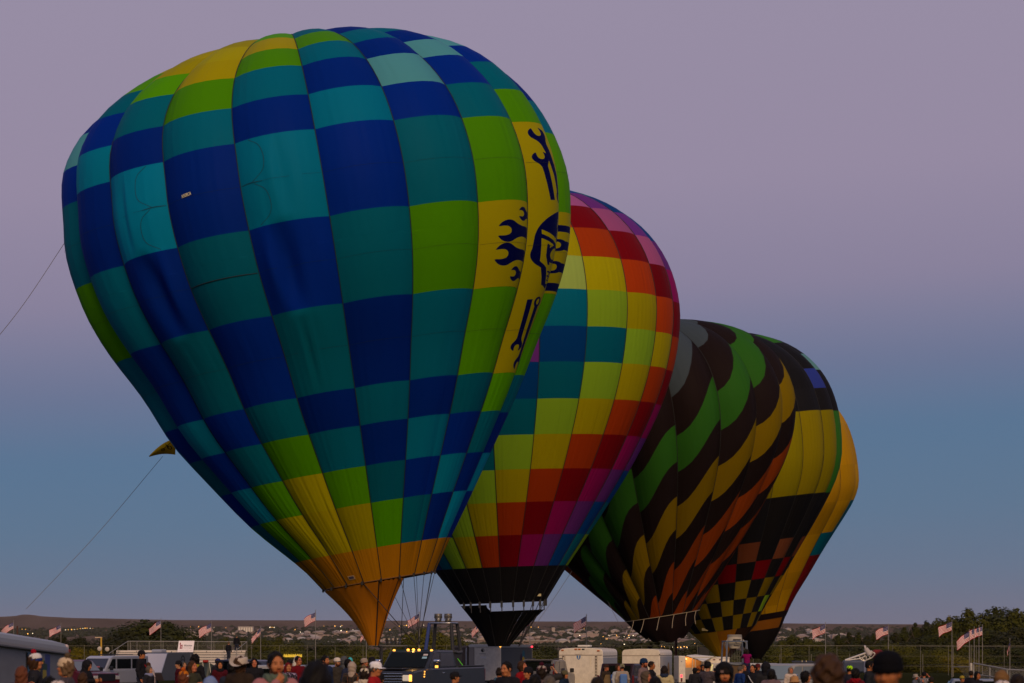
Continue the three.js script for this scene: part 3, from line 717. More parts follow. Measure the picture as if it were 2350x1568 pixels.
  put(376, [[363, 508], [473, 508], [685, 520], [845, 520], [1170, 525], [1448, 515], [1466, 516], [1488, 515], [1506, 516], [2187, 495], [2335, 500], [1865, 580], [345, 660], [1793, 546], [2420, 560]], 1);
  put(752, [[97, 498], [175, 505], [192, 490], [260, 575], [345, 545], [850, 550], [1075, 490], [1310, 487], [980, 497], [1040, 495]], 2);
  put(1128, [[1205, 625], [1263, 535], [1525, 643], [1605, 627], [1710, 623], [1718, 641], [1812, 643], [1852, 663], [1875, 626], [1878, 652], [1566, 675], [1579, 675], [1815, 748], [1495, 740], [1752, 797], [1935, 628], [540, 512], [640, 513]], 0);
  put(1504, [[85, 775], [125, 780], [232, 785], [305, 790], [345, 785], [353, 803], [395, 779], [428, 785], [438, 803], [540, 735], [20, 800]], 1);
}

// ------------------------------------------------------------------ trees beyond the fence
const bark = mat([0.09, 0.07, 0.05], 0.95);
const leafMats = [[0.045, 0.05, 0.01], [0.07, 0.072, 0.01], [0.11, 0.105, 0.01], [0.17, 0.14, 0.01], [0.036, 0.037, 0.01]].map((c) => new THREE.MeshPhysicalMaterial({ color: rgb(...c), roughness: 0.8, side: THREE.DoubleSide, transmission: 0.3, thickness: 0, specularIntensity: 0.15 }));
const lobesOf = (n, s0, wide, base) => {
  let s = s0; const R = () => (s = (s * 1664525 + 1013904223) >>> 0) / 4294967296, out = [];
  for (let i = 0; i < n; i++) { const y = base + (1 - base) * (i + 0.5) / n, ring = wide * Math.sin(Math.PI * (0.22 + 0.72 * (i + 0.5) / n)), a = R() * 6.28; out.push([Math.cos(a) * ring * 0.6 * R(), y * 0.9, Math.sin(a) * ring * 0.6 * R(), ring * (0.45 + 0.3 * R())]); }
  return out;
};
const treeKinds = [];
for (let i = 0; i < 4; i++) treeKinds.push(crownGeometry(lobesOf(12, 31 + i * 7, 0.42, 0.3), 5200, 0.034, 90 + i));       // broad
for (let i = 0; i < 3; i++) treeKinds.push(crownGeometry(lobesOf(13, 131 + i * 7, 0.2, 0.2), 3600, 0.03, 190 + i));      // upright
for (let i = 0; i < 3; i++) treeKinds.push(crownGeometry(lobesOf(9, 231 + i * 7, 0.62, 0.05), 4600, 0.038, 290 + i));      // shrub
const trunkGeo = (() => {
  const g = [rod(V(0, 0, 0), V(0.01, 0.5, 0), 0.028, 0.018, 7)];
  for (let i = 0; i < 6; i++) { const a = i * 2.4, y = 0.28 + i * 0.06; g.push(rod(V(0.005, y, 0), V(Math.cos(a) * 0.2, y + 0.24, Math.sin(a) * 0.2), 0.012, 0.004, 5)); }
  g.push(rod(V(0.01, 0.5, 0), V(0.0, 0.88, 0.01), 0.018, 0.005, 6));
  return mergeGeometries(g.map(plain), false);
})();
const ORD = ['first', 'second', 'third', 'fourth', 'fifth', 'sixth', 'seventh', 'eighth', 'ninth', 'tenth', 'eleventh', 'twelfth', 'thirteenth', 'fourteenth', 'fifteenth', 'sixteenth', 'seventeenth', 'eighteenth', 'nineteenth', 'twentieth', 'twenty-first', 'twenty-second', 'twenty-third', 'twenty-fourth', 'twenty-fifth'];
/** plants of one row, told apart by tone, shape and their place from the left */
function row(list, what, group, category) {
  const tone = ['dark', 'mid green', 'light olive', 'yellow green', 'very dark'], shape = (k) => k > 6 ? 'bush' : k > 3 ? 'upright tree' : 'broad tree', seen = new Map();
  for (const [k, u, v, w, d, leaf] of [...list].sort((a, b) => a[1] - b[1])) { const key = `${tone[leaf]} ${shape(k)}`, n = seen.get(key) ?? 0; seen.set(key, n + 1); tree(k, u, v, w, d, leaf, `${ORD[n]} ${key} from the left ${what}`, category, group); }
}
function tree(kind, u, vTop, width, d, leaf, label, category, group) {
  const z = -d, x = (u - 1175) * d / F, y = groundAt(z), h = EYE - (vTop - HY) * d / F - y;
  const o = thing(kind > 6 ? 'shrub' : 'tree', V(x, y, z), label, category, group, rr(0, 6.28));
  part(o, 'trunk', trunkGeo, bark); part(o, 'crown', treeKinds[kind], leafMats[leaf]);
  const w = px(width, d) / (kind > 6 ? 0.8 : kind > 3 ? 0.3 : 0.58);
  o.scale.set(w, h * 1.02, w);
  return o;
}
{
  // the big dark tree left and its neighbours
  tree(0, 330, 1415, 130, 400, 0, 'largest dark tree at left, highest part of the clump behind the bleachers', 'tree');
  tree(1, 388, 1423, 100, 404, 0, 'dark tree at the right end of the clump behind the bleachers', 'tree');
  tree(2, 285, 1440, 95, 396, 4, 'dark tree at the left end of the clump behind the bleachers', 'tree');
  tree(3, 250, 1458, 60, 390, 4, 'low dark tree just left of the big clump behind the bleachers', 'tree');
  tree(0, 137, 1452, 62, 380, 4, 'round dark tree under the second flag from the left', 'tree');
  tree(1, 190, 1459, 62, 384, 4, 'dark tree between the yellow bushes and the big clump at left', 'tree');
  tree(2, 98, 1462, 50, 410, 4, 'dark tree top above the left trailer roof', 'tree');
  tree(7, 178, 1484, 56, 330, 3, 'yellow green bush in the light left of the red pickup', 'shrub');
  tree(8, 212, 1488, 44, 326, 3, 'yellow green bush above the van roof corner', 'shrub');
  // the middle hedge row
  const rowG = 'bushes of the hedge row beyond the fence';
  row([[7, 450, 1470, 60, 345, 0], [8, 515, 1458, 46, 352, 1], [9, 560, 1456, 40, 350, 0], [7, 600, 1462, 60, 346, 1], [8, 640, 1454, 50, 350, 1], [9, 680, 1466, 70, 340, 1], [7, 655, 1478, 90, 335, 2], [8, 735, 1474, 56, 336, 0], [9, 780, 1470, 66, 342, 0], [7, 822, 1476, 70, 332, 1], [8, 770, 1490, 80, 320, 2], [9, 850, 1488, 76, 322, 2], [7, 700, 1494, 80, 318, 1], [8, 560, 1490, 90, 318, 1], [9, 620, 1492, 90, 316, 1], [7, 905, 1482, 60, 328, 2], [9, 1195, 1482, 60, 330, 2], [8, 1250, 1478, 80, 338, 0], [7, 1225, 1490, 70, 322, 1], [9, 1360, 1478, 50, 345, 0], [8, 1420, 1486, 60, 340, 1], [9, 1590, 1496, 120, 320, 1], [7, 1660, 1494, 100, 322, 1], [8, 1500, 1492, 100, 325, 1]], 'in the hedge beyond the fence', rowG, 'shrub');
  tree(2, 962, 1438, 86, 330, 2, 'yellow green tree behind the flag between the two mouths', 'tree');
  tree(3, 1012, 1446, 96, 334, 2, 'yellow green tree behind the tall burner uprights', 'tree');
  tree(8, 1052, 1466, 50, 326, 1, 'green bush right of the tall burner uprights', 'shrub');
  tree(9, 936, 1466, 44, 322, 1, 'green bush left of the yellow green tree between the mouths', 'shrub');
  // the wood at right
  const wg = 'trees of the wood at the right';
  row([[0, 1818, 1452, 62, 400, 1], [1, 1850, 1460, 60, 396, 1], [2, 1786, 1468, 60, 392, 1], [3, 1885, 1469, 56, 390, 1], [4, 1924, 1449, 34, 420, 0], [5, 1946, 1445, 36, 424, 4], [6, 1968, 1444, 38, 420, 0], [4, 1990, 1452, 34, 418, 4], [5, 2006, 1447, 32, 424, 0], [6, 2032, 1456, 36, 420, 0], [4, 2056, 1444, 34, 424, 4], [5, 2074, 1432, 34, 428, 0], [6, 2102, 1421, 40, 430, 0], [4, 2128, 1416, 42, 430, 4], [0, 2156, 1412, 60, 425, 1], [1, 2190, 1410, 66, 426, 1], [4, 2178, 1404, 34, 440, 3], [2, 2232, 1391, 80, 422, 1], [3, 2284, 1384, 100, 424, 0], [0, 2335, 1388, 90, 420, 1], [1, 2390, 1386, 100, 424, 0], [2, 2105, 1462, 70, 400, 4], [3, 2150, 1452, 76, 402, 0], [0, 2205, 1446, 80, 398, 1], [1, 2262, 1440, 96, 396, 0], [2, 2320, 1436, 100, 394, 4], [3, 1960, 1474, 70, 385, 0], [0, 2020, 1474, 70, 386, 0], [1, 2070, 1470, 60, 384, 4]], 'in the wood right of the balloons', wg, 'tree');
  const sg = 'bushes at the foot of the wood';
  row([[7, 1800, 1484, 70, 345, 2], [8, 1840, 1488, 70, 342, 1], [9, 1880, 1492, 80, 340, 1], [7, 1930, 1490, 80, 338, 1], [8, 2002, 1480, 60, 340, 1], [9, 2050, 1474, 80, 342, 2], [7, 2090, 1480, 60, 340, 2], [8, 2120, 1488, 70, 338, 1], [9, 2170, 1484, 70, 340, 2], [7, 2210, 1478, 70, 342, 1], [8, 2260, 1486, 80, 336, 1], [9, 2310, 1480, 90, 338, 0], [7, 2190, 1504, 90, 325, 3], [8, 2350, 1490, 90, 335, 0]], 'along the foot of the right wood', sg, 'shrub');
}

// ------------------------------------------------------------------ flags
const flagTex = (() => {
  const cv = document.createElement('canvas'); cv.width = 380; cv.height = 200;
  const g = cv.getContext('2d'); g.fillStyle = '#f0e8ea'; g.fillRect(0, 0, 380, 200);
  g.fillStyle = '#a80f26'; for (let i = 0; i < 13; i += 2) g.fillRect(0, i * 200 / 13, 380, 200 / 13 + 0.5);
  g.fillStyle = '#161c60'; g.fillRect(0, 0, 152, 108); g.fillStyle = '#f0e8ea';
  for (let r = 0; r < 9; r++) for (let c = 0; c < (r % 2 ? 5 : 6); c++) { g.beginPath(); g.arc(12 + c * 25 + (r % 2 ? 12.5 : 0), 11 + r * 10.8, 3.6, 0, 7); g.fill(); }
  const t = new THREE.CanvasTexture(cv); t.colorSpace = THREE.SRGBColorSpace; return t;
})();
const flagMat = new THREE.MeshPhysicalMaterial({ map: flagTex, roughness: 0.75, side: THREE.DoubleSide, specularIntensity: 0.2 }), poleMat = mat([0.28, 0.26, 0.24], 0.5, { metalness: 0.6 });
function flag(u, vTop, d, hoist, fly, droop, label, limp = 0) {
  const top = at(u, vTop, d), y0 = groundAt(-d), h = top.y - y0, o = thing('flag_pole', V(top.x, y0, -d), label, 'flag');
  part(o, 'pole', rod(V(0, 0, 0), V(0, h, 0), 0.05, 0.028, 8), poleMat);
  part(o, 'finial', new THREE.SphereGeometry(0.06, 8, 6).translate(0, h + 0.04, 0), poleMat);
  const H = px(hoist, d), L = px(fly, d), w0 = rr(0, 6);
  part(o, 'flag_cloth', grid(14, 6, (a, b) => {
    const x = -L * a * (1 - 0.06 * b), y = h - 0.12 - H * b - droop * L * (a * 0.75 + 0.25 * a * a) - limp * a * H * 0.5 * (1 - b), z = 0.16 * L * Math.sin(a * 5.2 + w0 + b * 0.8) * a + limp * 0.2 * Math.sin(a * 14 + b * 3);
    return [V(x, y + 0.05 * L * Math.sin(a * 7 + w0 + b * 2) * a, z), null, [a, 1 - b]];
  }), flagMat);
}
flag(31, 1426, 300, 15, 29, 0.62, 'flag leftmost in the picture, above the near trailer roof');
flag(139.5, 1432, 300, 15, 27, 0.5, 'flag second from the left, over a round dark tree');
flag(369, 1421, 290, 17, 28, 0.72, 'flag in front of the big dark tree behind the bleachers');
flag(485, 1428, 285, 18, 29, 0.55, 'flag above the bleachers, right of the big dark tree');
flag(598, 1438.5, 270, 15, 21, 1.05, 'drooping flag right of the bleachers', 0.6);
flag(724, 1403, 255, 19.5, 26.5, 0.55, 'tallest flag left of the orange scoop');
flag(840.5, 1444, 265, 12, 14, 1.2, 'flag half hidden by the orange scoop', 0.6);
flag(962, 1406.5, 255, 17.5, 27, 0.62, 'flag between the orange scoop and the black mouth');
flag(1099, 1428, 262, 17, 17, 1.0, 'flag half hidden by the black scoop', 0.5);
flag(1216, 1417, 262, 15, 18, 0.5, 'flag half hidden behind the cables of the black mouth');
flag(1346, 1412, 250, 20.5, 30, 0.62, 'flag between the rainbow and spiral balloons');
flag(1894.6, 1430, 255, 19.5, 31, 0.5, 'flag right of the orange yellow balloon');
flag(2039, 1433.6, 255, 19.5, 30, 0.42, 'flag before the wood at right, second right of the balloons');
flag(2185, 1424.6, 255, 20, 32, 0.45, 'flag high before the wood, left of the cluster of four');
flag(2225, 1447, 255, 22, 30, 0.72, 'frontmost flag of the cluster of four at right');
flag(2236, 1440.6, 262, 22, 14, 0.5, 'second flag of the cluster of four at right');
flag(2247, 1437.6, 270, 20, 14, 0.5, 'third flag of the cluster of four at right');
flag(2255, 1435.6, 278, 20, 14, 0.4, 'rearmost flag of the cluster of four at right');
flag(2318, 1468, 240, 16, 7, 3.2, 'limp furled flag near the right edge', 1);

// ------------------------------------------------------------------ field fence with tall posts and netting wires
{
  const d = 285, y0 = groundAt(-d), o = thing('field_fence', V(0, y0, -d), 'tall thin wire fence along the far side of the field', 'fence'), m = mat([0.16, 0.15, 0.12], 0.7), geo = new THREE.CylinderGeometry(0.03, 0.032, 3.6, 6).translate(0, 1.8, 0);
  for (let i = -1; i < 38; i++) { const p = part(o, 'post', geo, m); p.position.x = (i * 64 + 1 - 1175) * d / F; }
  for (const y of [3.52, 2.3, 1.1]) part(o, 'wire', box(140, y > 3 ? 0.035 : 0.02, 0.02, 0, y, 0.05, 0), m);
  // the tall backstop posts and net cable at right
  const n = thing('net_posts', V(0, y0, -d + 20), 'tall net posts and cable in front of the wood at right', 'fence');
  for (const u of [1790, 1862, 1950, 2118, 2188, 2229]) part(n, 'post', rod(V((u - 1175) * (d - 20) / F, 0, 0), V((u - 1175) * (d - 20) / F, (u > 2150 ? 3.6 : 2.6), 0), 0.05, 0.04, 6), m);
  part(n, 'cable', tube([V((1775 - 1175) * (d - 20) / F, 3.55, 0), V((2050 - 1175) * (d - 20) / F, 3.5, 0), V((2400 - 1175) * (d - 20) / F, 3.35, 0)], 0.018, 5, 20), m);
  part(n, 'cable', tube([V((2080 - 1175) * (d - 20) / F, 1.35, 0.3), V((2230 - 1175) * (d - 20) / F, 1.5, 0.3), V((2400 - 1175) * (d - 20) / F, 1.75, 0.3)], 0.03, 5, 20), tapeMat);
}
// chain link dugout fence near the right edge
{
  const a = at(2232, 1524, 150), y0 = groundAt(-150), o = thing('dugout_fence', V(a.x, y0, -150), 'low chain link fence with sloping pale rail at the right edge', 'fence'), m = mat([0.42, 0.4, 0.36], 0.5, { metalness: 0.5 });
  const P = (u, v, d = 150) => at(u, v, d).sub(V(a.x, y0, -150));
  const pts = [P(2234, 1522.5), P(2272, 1529.5, 148), P(2312, 1537, 146), P(2400, 1542, 144)];
  for (let i = 0; i < 3; i++) part(o, 'rail', rod(pts[i], pts[i + 1], 0.045, 0.045, 8), m);
  part(o, 'rail', rod(P(2250, 1550, 149), P(2300, 1557, 146), 0.045, 0.045, 8), m);
  pts.forEach((p) => part(o, 'post', rod(V(p.x, 0, p.z), V(p.x, p.y, p.z), 0.05, 0.05, 8), m));
  part(o, 'post', box(0.12, P(2232, 1522).y, 0.12, P(2229, 1522).x, P(2232, 1522).y / 2, 0, 0.01), mat([0.5, 0.48, 0.45], 0.6));
  part(o, 'rail', rod(P(2186, 1531, 160), P(2230, 1531, 152), 0.03, 0.03, 6), m);
  const wires = [];
  for (let i = 0; i < 60; i++) for (const s of [-1, 1]) { const f = i / 60, p = pts[0].clone().lerp(pts[3], f); p.y = 0; const q = p.clone().add(V(s * 1.0, 1.55 - f * 0.4, 0)); wires.push(rod(p, q, 0.006, 0.006, 3)); }
  const w = part(o, 'chain_link', wires, m); w.userData.kind = 'stuff';
}
// ------------------------------------------------------------------ shared materials of vehicles and gear
const glassDark = new THREE.MeshPhysicalMaterial({ color: rgb(0.006, 0.008, 0.007), roughness: 0.1, specularIntensity: 0.2 });
const glassBlue = new THREE.MeshPhysicalMaterial({ color: rgb(0.06, 0.065, 0.09), roughness: 0.1, specularIntensity: 0.6 });
const rubber = mat([0.012, 0.012, 0.012], 0.85), chrome = mat([0.75, 0.75, 0.78], 0.15, { metalness: 1 }), alloy = mat([0.5, 0.5, 0.52], 0.35, { metalness: 1 }), blackTrim = mat([0.015, 0.015, 0.017], 0.5);
const dirt = (() => { const a = tiler(6, 41), b = tiler(30, 42); return noiseTexture(256, (x, y) => { const n = 0.86 + 0.16 * a(x, y) - 0.1 * b(x, y * 0.5); return [n, n * 0.99, n * 0.97]; }); })();
const paint = (c, r = 0.35) => new THREE.MeshPhysicalMaterial({ color: rgb(...c), roughness: r, clearcoat: 0.25, clearcoatRoughness: 0.2, roughnessMap: dirt, specularIntensity: 0.6 });
const panelWhite = new THREE.MeshStandardMaterial({ color: rgb(0.78, 0.73, 0.65), roughness: 0.45, map: dirt });
const lampOn = (c, k) => new THREE.MeshStandardMaterial({ color: rgb(...c.map((x) => x * 0.4)), emissive: rgb(...c), emissiveIntensity: k, roughness: 0.3 });
const amberLamp = lampOn([1, 0.42, 0.06], 2.4), redLamp = lampOn([1, 0.03, 0.05], 4), amberOff = mat([0.5, 0.12, 0.01], 0.3), redOff = mat([0.12, 0.006, 0.006], 0.3), whiteLamp = lampOn([1, 0.86, 0.7], 0.3);
/** a pane or plate through four corners (anticlockwise from outside), t thick outwards */
function slab(p, t = 0.012) {
  const n = p[1].clone().sub(p[0]).cross(p[3].clone().sub(p[0])).normalize().multiplyScalar(t), q = p.map((a) => a.clone().add(n)), f = [[0, 3, 2, 1], [4, 5, 6, 7], [0, 1, 5, 4], [1, 2, 6, 5], [2, 3, 7, 6], [3, 0, 4, 7]], v = [...p, ...q];
  const g = new THREE.BufferGeometry(), pos = [];
  for (const [a, b, c, d] of f) for (const i of [a, b, c, a, c, d]) pos.push(v[i].x, v[i].y, v[i].z);
  g.setAttribute('position', new THREE.Float32BufferAttribute(pos, 3)); g.computeVertexNormals();
  return g;
}
const alongX = (g) => g.rotateY(-Math.PI / 2);               // an outline drawn in (z, y), extruded across the width
const sideBody = (outline, width, bevel = 0.06) => alongX(extrude(outline, width, bevel));
function stand(name, label, category, u, d, turn = 0, group = null) {
  return thing(name, V((u - 1175) * d / F, groundAt(-d), -d), label, category, group, turn);
}
function wheels(o, zs, x, r = 0.38, w = 0.25) {
  for (const z of zs) for (const s of [-1, 1]) {
    const g = part(o, 'wheel', new THREE.CylinderGeometry(r, r, w, 24).rotateZ(Math.PI / 2).translate(s * x, r, z), rubber);
    part(g, 'rim', new THREE.CylinderGeometry(r * 0.6, r * 0.62, w + 0.02, 18).rotateZ(Math.PI / 2).translate(s * x, r, z), alloy);
  }
}
/** side glass of a greenhouse: list of [z, y] corners, on both sides of a cab whose half width runs from a (low) to b (high) */
function sidePanes(o, list, xOf, m = glassDark, name = 'side_window') {
  for (const q of list) for (const s of [-1, 1]) {
    const p = q.map(([z, y]) => V(s * xOf(y), y, z));
    part(o, name, slab(s > 0 ? p : [p[1], p[0], p[3], p[2]], 0.012), m);
  }
}
/** one body for pickups, vans and estate cars */
function car(o, c, k) {
  const p = paint(c);
  part(o, 'body', sideBody(k.low, k.width), p);
  part(o, 'cabin', sideBody(k.top, k.topWidth, 0.08), p);
  part(o, 'windscreen', slab(k.screen.map(([x, y, z]) => V(x, y, z)), 0.012), k.glass ?? glassDark);
  if (k.rear) part(o, 'rear_window', slab(k.rear.map(([x, y, z]) => V(x, y, z)), 0.012), glassDark);
  sidePanes(o, k.panes, (y) => k.topWidth / 2 + 0.004, k.sideGlass ?? glassDark);
  wheels(o, k.wheels, k.width / 2 - 0.13, k.r ?? 0.38);
  for (const s of [-1, 1]) {
    const m = part(o, 'mirror', box(0.22, 0.24, 0.12, s * (k.width / 2 + 0.16), k.mirror[1], k.mirror[0], 0.04, 2), k.mirrorMat ?? blackTrim);
    part(o, 'door_handle', box(0.03, 0.04, 0.2, s * (k.width / 2 + 0.005), k.handle[1], k.handle[0], 0.01), k.handleMat ?? blackTrim);
  }
  part(o, 'front_bumper', box(k.width * 0.98, 0.26, 0.18, 0, 0.55, k.front + 0.03, 0.06, 2), k.bumper ?? blackTrim);
  part(o, 'grille', box(k.width * 0.62, k.grilleH ?? 0.3, 0.06, 0, k.grilleY ?? 0.92, k.front + 0.01, 0.02), blackTrim);
  for (const s of [-1, 1]) part(o, 'headlight', box(k.width * 0.16, 0.22, 0.08, s * k.width * 0.4, k.grilleY ?? 0.92, k.front, 0.03, 2), k.lampMat ?? mat([0.6, 0.6, 0.58], 0.12));
  part(o, 'rear_bumper', box(k.width * 0.98, 0.22, 0.16, 0, 0.55, k.back - 0.03, 0.05, 2), k.bumper ?? blackTrim);
  for (const s of [-1, 1]) part(o, 'tail_lamp', box(0.1, 0.42, 0.1, s * (k.width / 2 - 0.06), k.tailY ?? 1.05, k.back + 0.02, 0.02), redOff);
  return o;
}
const PICKUP = {
  width: 2.0, topWidth: 1.78, low: [[2.85, 0.5], [2.9, 1.05], [2.72, 1.22], [1.35, 1.32], [-4.35, 1.36], [-4.42, 0.6], [-4.35, 0.5]], top: [[1.32, 1.28], [0.55, 1.93], [0.25, 2.0], [-1.35, 1.99], [-1.75, 1.32]],
  screen: [[-0.82, 1.36, 1.27], [0.82, 1.36, 1.27], [0.76, 1.9, 0.62], [-0.76, 1.9, 0.62]], rear: [[0.7, 1.4, -1.74], [-0.7, 1.4, -1.74], [-0.68, 1.85, -1.46], [0.68, 1.85, -1.46]],
  panes: [[[1.0, 1.38], [0.05, 1.38], [0.05, 1.88], [0.52, 1.88]], [[-0.05, 1.38], [-1.45, 1.38], [-1.25, 1.88], [-0.05, 1.88]]], wheels: [1.95, -2.75], mirror: [0.95, 1.45], handle: [-0.1, 1.14], front: 2.88, back: -4.4, grilleH: 0.42, grilleY: 0.98,
};
const VAN = {
  width: 2.0, topWidth: 1.84, low: [[2.6, 0.45], [2.68, 0.95], [2.5, 1.12], [1.75, 1.25], [-2.8, 1.28], [-2.86, 0.5], [-2.8, 0.42]], top: [[1.8, 1.2], [1.15, 1.98], [0.85, 2.08], [-2.7, 2.08], [-2.82, 1.22]],
  screen: [[-0.84, 1.32, 1.73], [0.84, 1.32, 1.73], [0.78, 1.92, 1.22], [-0.78, 1.92, 1.22]], rear: [[0.7, 1.35, -2.84], [-0.7, 1.35, -2.84], [-0.7, 1.9, -2.78], [0.7, 1.9, -2.78]],
  panes: [[[1.45, 1.32], [0.72, 1.32], [0.72, 1.9], [1.02, 1.9]], [[0.55, 1.32], [-0.85, 1.32], [-0.85, 1.9], [0.55, 1.9]], [[-1.0, 1.32], [-2.5, 1.32], [-2.45, 1.9], [-1.0, 1.9]]], wheels: [1.75, -1.7], mirror: [1.45, 1.35], handle: [0.55, 1.05], front: 2.62, back: -2.84,
};
const ESTATE = {
  width: 1.95, topWidth: 1.74, low: [[2.4, 0.45], [2.45, 0.9], [2.25, 1.08], [1.1, 1.16], [-2.65, 1.2], [-2.72, 0.55], [-2.6, 0.42]], top: [[1.2, 1.1], [0.4, 1.78], [0.1, 1.84], [-2.2, 1.85], [-2.66, 1.14]],
  screen: [[-0.8, 1.2, 1.12], [0.8, 1.2, 1.12], [0.74, 1.72, 0.46], [-0.74, 1.72, 0.46]], rear: [[0.74, 1.24, -2.62], [-0.74, 1.24, -2.62], [-0.7, 1.74, -2.32], [0.7, 1.74, -2.32]],
  panes: [[[0.85, 1.22], [0.05, 1.22], [0.05, 1.74], [0.4, 1.74]], [[-0.05, 1.22], [-1.1, 1.22], [-1.1, 1.74], [-0.05, 1.74]], [[-1.25, 1.22], [-2.35, 1.22], [-2.1, 1.74], [-1.25, 1.74]]], wheels: [1.5, -1.6], mirror: [0.85, 1.25], handle: [-0.1, 1.02], front: 2.42, back: -2.68,
};
// ------------------------------------------------------------------ the dark pickup with its roof lamps lit
{
  const d = 89, o = stand('pickup_truck', 'dark grey pickup truck with lit amber roof lamps in front of the orange scoop', 'pickup truck', 958, d, -0.36), lift = 0.1;
  o.position.y += lift - 0.06;
  car(o, [0.022, 0.025, 0.034], { ...PICKUP, bumper: chrome, mirrorMat: blackTrim, handleMat: chrome, lampMat: whiteLamp, sideGlass: glassBlue });
  for (const x of [-0.76, -0.2, 0.02, 0.24, 0.74]) part(o, 'roof_lamp', new THREE.SphereGeometry(0.045, 10, 8).scale(1.3, 1, 1).translate(x, 2.0 - Math.abs(x) * 0.04, 0.42), amberLamp);
  for (const s of [-1, 1]) {
    part(o, 'mirror_cap', box(0.24, 0.13, 0.16, s * 1.17, 1.58, 0.95, 0.05, 2), chrome);
    part(o, 'indicator', box(0.12, 0.09, 0.02, s * 1.19, 1.38, 1.02, 0.005), amberLamp);
  }
  for (let i = 0; i < 3; i++) part(o, 'fender_lamp', box(0.03, 0.05, 0.06, 1.005, 1.02 + i * 0.09, 1.75 - i * 0.02, 0.005), amberLamp);
  for (let i = 0; i < 4; i++) part(o, 'grille_bar', box(1.3, 0.035, 0.05, 0, 0.84 + i * 0.1, 2.95, 0.01), chrome);
  for (const s of [-1, 1]) part(o, 'side_lamp', box(0.1, 0.24, 0.06, s * 0.95, 0.98, 2.9, 0.01), amberLamp);
  part(o, 'windscreen_sticker', slab([V(0.56, 1.77, 0.78), V(0.74, 1.77, 0.78), V(0.73, 1.83, 0.71), V(0.56, 1.83, 0.71)].map((p) => p.add(V(0, 0.012, 0.012))), 0.004), mat([0.5, 0.45, 0.45], 0.7));
  part(o, 'windscreen_sticker', slab([V(0.56, 1.66, 0.91), V(0.75, 1.66, 0.91), V(0.74, 1.73, 0.83), V(0.56, 1.73, 0.83)].map((p) => p.add(V(0, 0.012, 0.012))), 0.004), mat([0.25, 0.45, 0.55], 0.7));
  part(o, 'bonnet_ridge', box(0.9, 0.05, 1.1, 0, 1.31, 1.95, 0.02), paint([0.022, 0.025, 0.034]));
  part(o, 'bed_rail', box(0.1, 0.05, 2.5, 0.95, 1.38, -3.05, 0.02), blackTrim);
  const l = new THREE.PointLight(new THREE.Color().setRGB(1, 0.5, 0.12), 0.5, 6); l.position.set(0.0, 2.08, 0.55); l.shadow.radius = 1; l.castShadow = true; o.add(l);
  l.name = 'roof_lamp_light';
}
/** wicker basket with padded uprights and a burner frame */
function basket(o, k) {
  const { w = 1.2, y = 0, rim = 1.15, frame = 2.3, pads, cover, top = 0.82, wick = mat([0.1, 0.06, 0.03], 0.85), rimMat = mat([0.05, 0.05, 0.06], 0.7) } = k;
  const B = new THREE.BoxGeometry(w, rim, w * 0.85, 8, 10, 6), p = B.attributes.position;
  for (let i = 0; i < p.count; i++) if (Math.abs(p.getY(i)) < rim / 2 - 0.02) { const s = 1 + 0.012 * Math.sin(p.getY(i) * 60) + 0.008 * Math.sin(p.getX(i) * 55); p.setX(i, p.getX(i) * s); p.setZ(i, p.getZ(i) * s); }
  B.computeVertexNormals(); B.translate(0, y + rim / 2, 0);
  part(o, 'basket', B, wick);
  const r = [], a = w / 2, b = w * 0.425;
  for (const [x, z] of [[a, b], [-a, b], [-a, -b], [a, -b]]) r.push(V(x * 0.92, y + rim + 0.02, z * 1.02), V(x, y + rim + 0.02, z * 0.9));
  part(o, 'padded_rim', tube([r[0], r[1], V(a, y + rim - 0.02, 0), r[7], r[6], V(0, y + rim, -b * 1.02), r[4], r[5], V(-a, y + rim - 0.02, 0), r[3], r[2], V(0, y + rim - 0.05, b * 1.02)], 0.055, 8, 60, true), rimMat);
  const f = w * top / 2;
  [[1, 1], [1, -1], [-1, 1], [-1, -1]].forEach(([sx, sz], i) => part(o, 'upright', rod(V(sx * a * 0.94, y + rim, sz * b * 0.94), V(sx * f, y + frame, sz * f * 0.8), k.padR ?? 0.05, (k.padR ?? 0.05) * 0.9, 8), pads[i]));
  const ring = [[1, 1], [1, -1], [-1, -1], [-1, 1]].map(([x, z]) => V(x * f, y + frame, z * f * 0.8));
  part(o, 'burner_frame', tube(ring, 0.035, 8, 50, true), k.frameMat ?? alloy);
  part(o, 'cross_bar', [rod(V(-f, y + frame, 0), V(f, y + frame, 0), 0.025), rod(V(0, y + frame, -f * 0.8), V(0, y + frame, f * 0.8), 0.025)], alloy);
  if (!cover) for (const x of [-0.17, 0.17]) {
    const c = part(o, 'burner', new THREE.LatheGeometry([[0.0, 0], [0.12, 0], [0.13, 0.08], [0.11, 0.12], [0.16, 0.2], [0.15, 0.34], [0.14, 0.35], [0.12, 0.22]].map(([r1, h]) => new THREE.Vector2(r1, h)), 18).translate(x * w, y + frame + 0.02, 0), mat([0.16, 0.15, 0.13], 0.45, { metalness: 0.7 }));
    const coil = []; for (let i = 0; i < 40; i++) coil.push(V(x * w + 0.145 * Math.cos(i * 0.8), y + frame + 0.14 + i * 0.005, 0.145 * Math.sin(i * 0.8)));
    part(c, 'coil', tube(coil, 0.012, 5, 120), alloy);
    part(o, 'fuel_hose', tube([V(x * 2 * f * 0.9, y + frame, f * 0.7), V(x * w * 1.3, y + frame + 0.3, f * 0.4), V(x * w, y + frame + 0.25, 0.1)], 0.016, 6, 14), blackTrim);
  }
  return o;
}
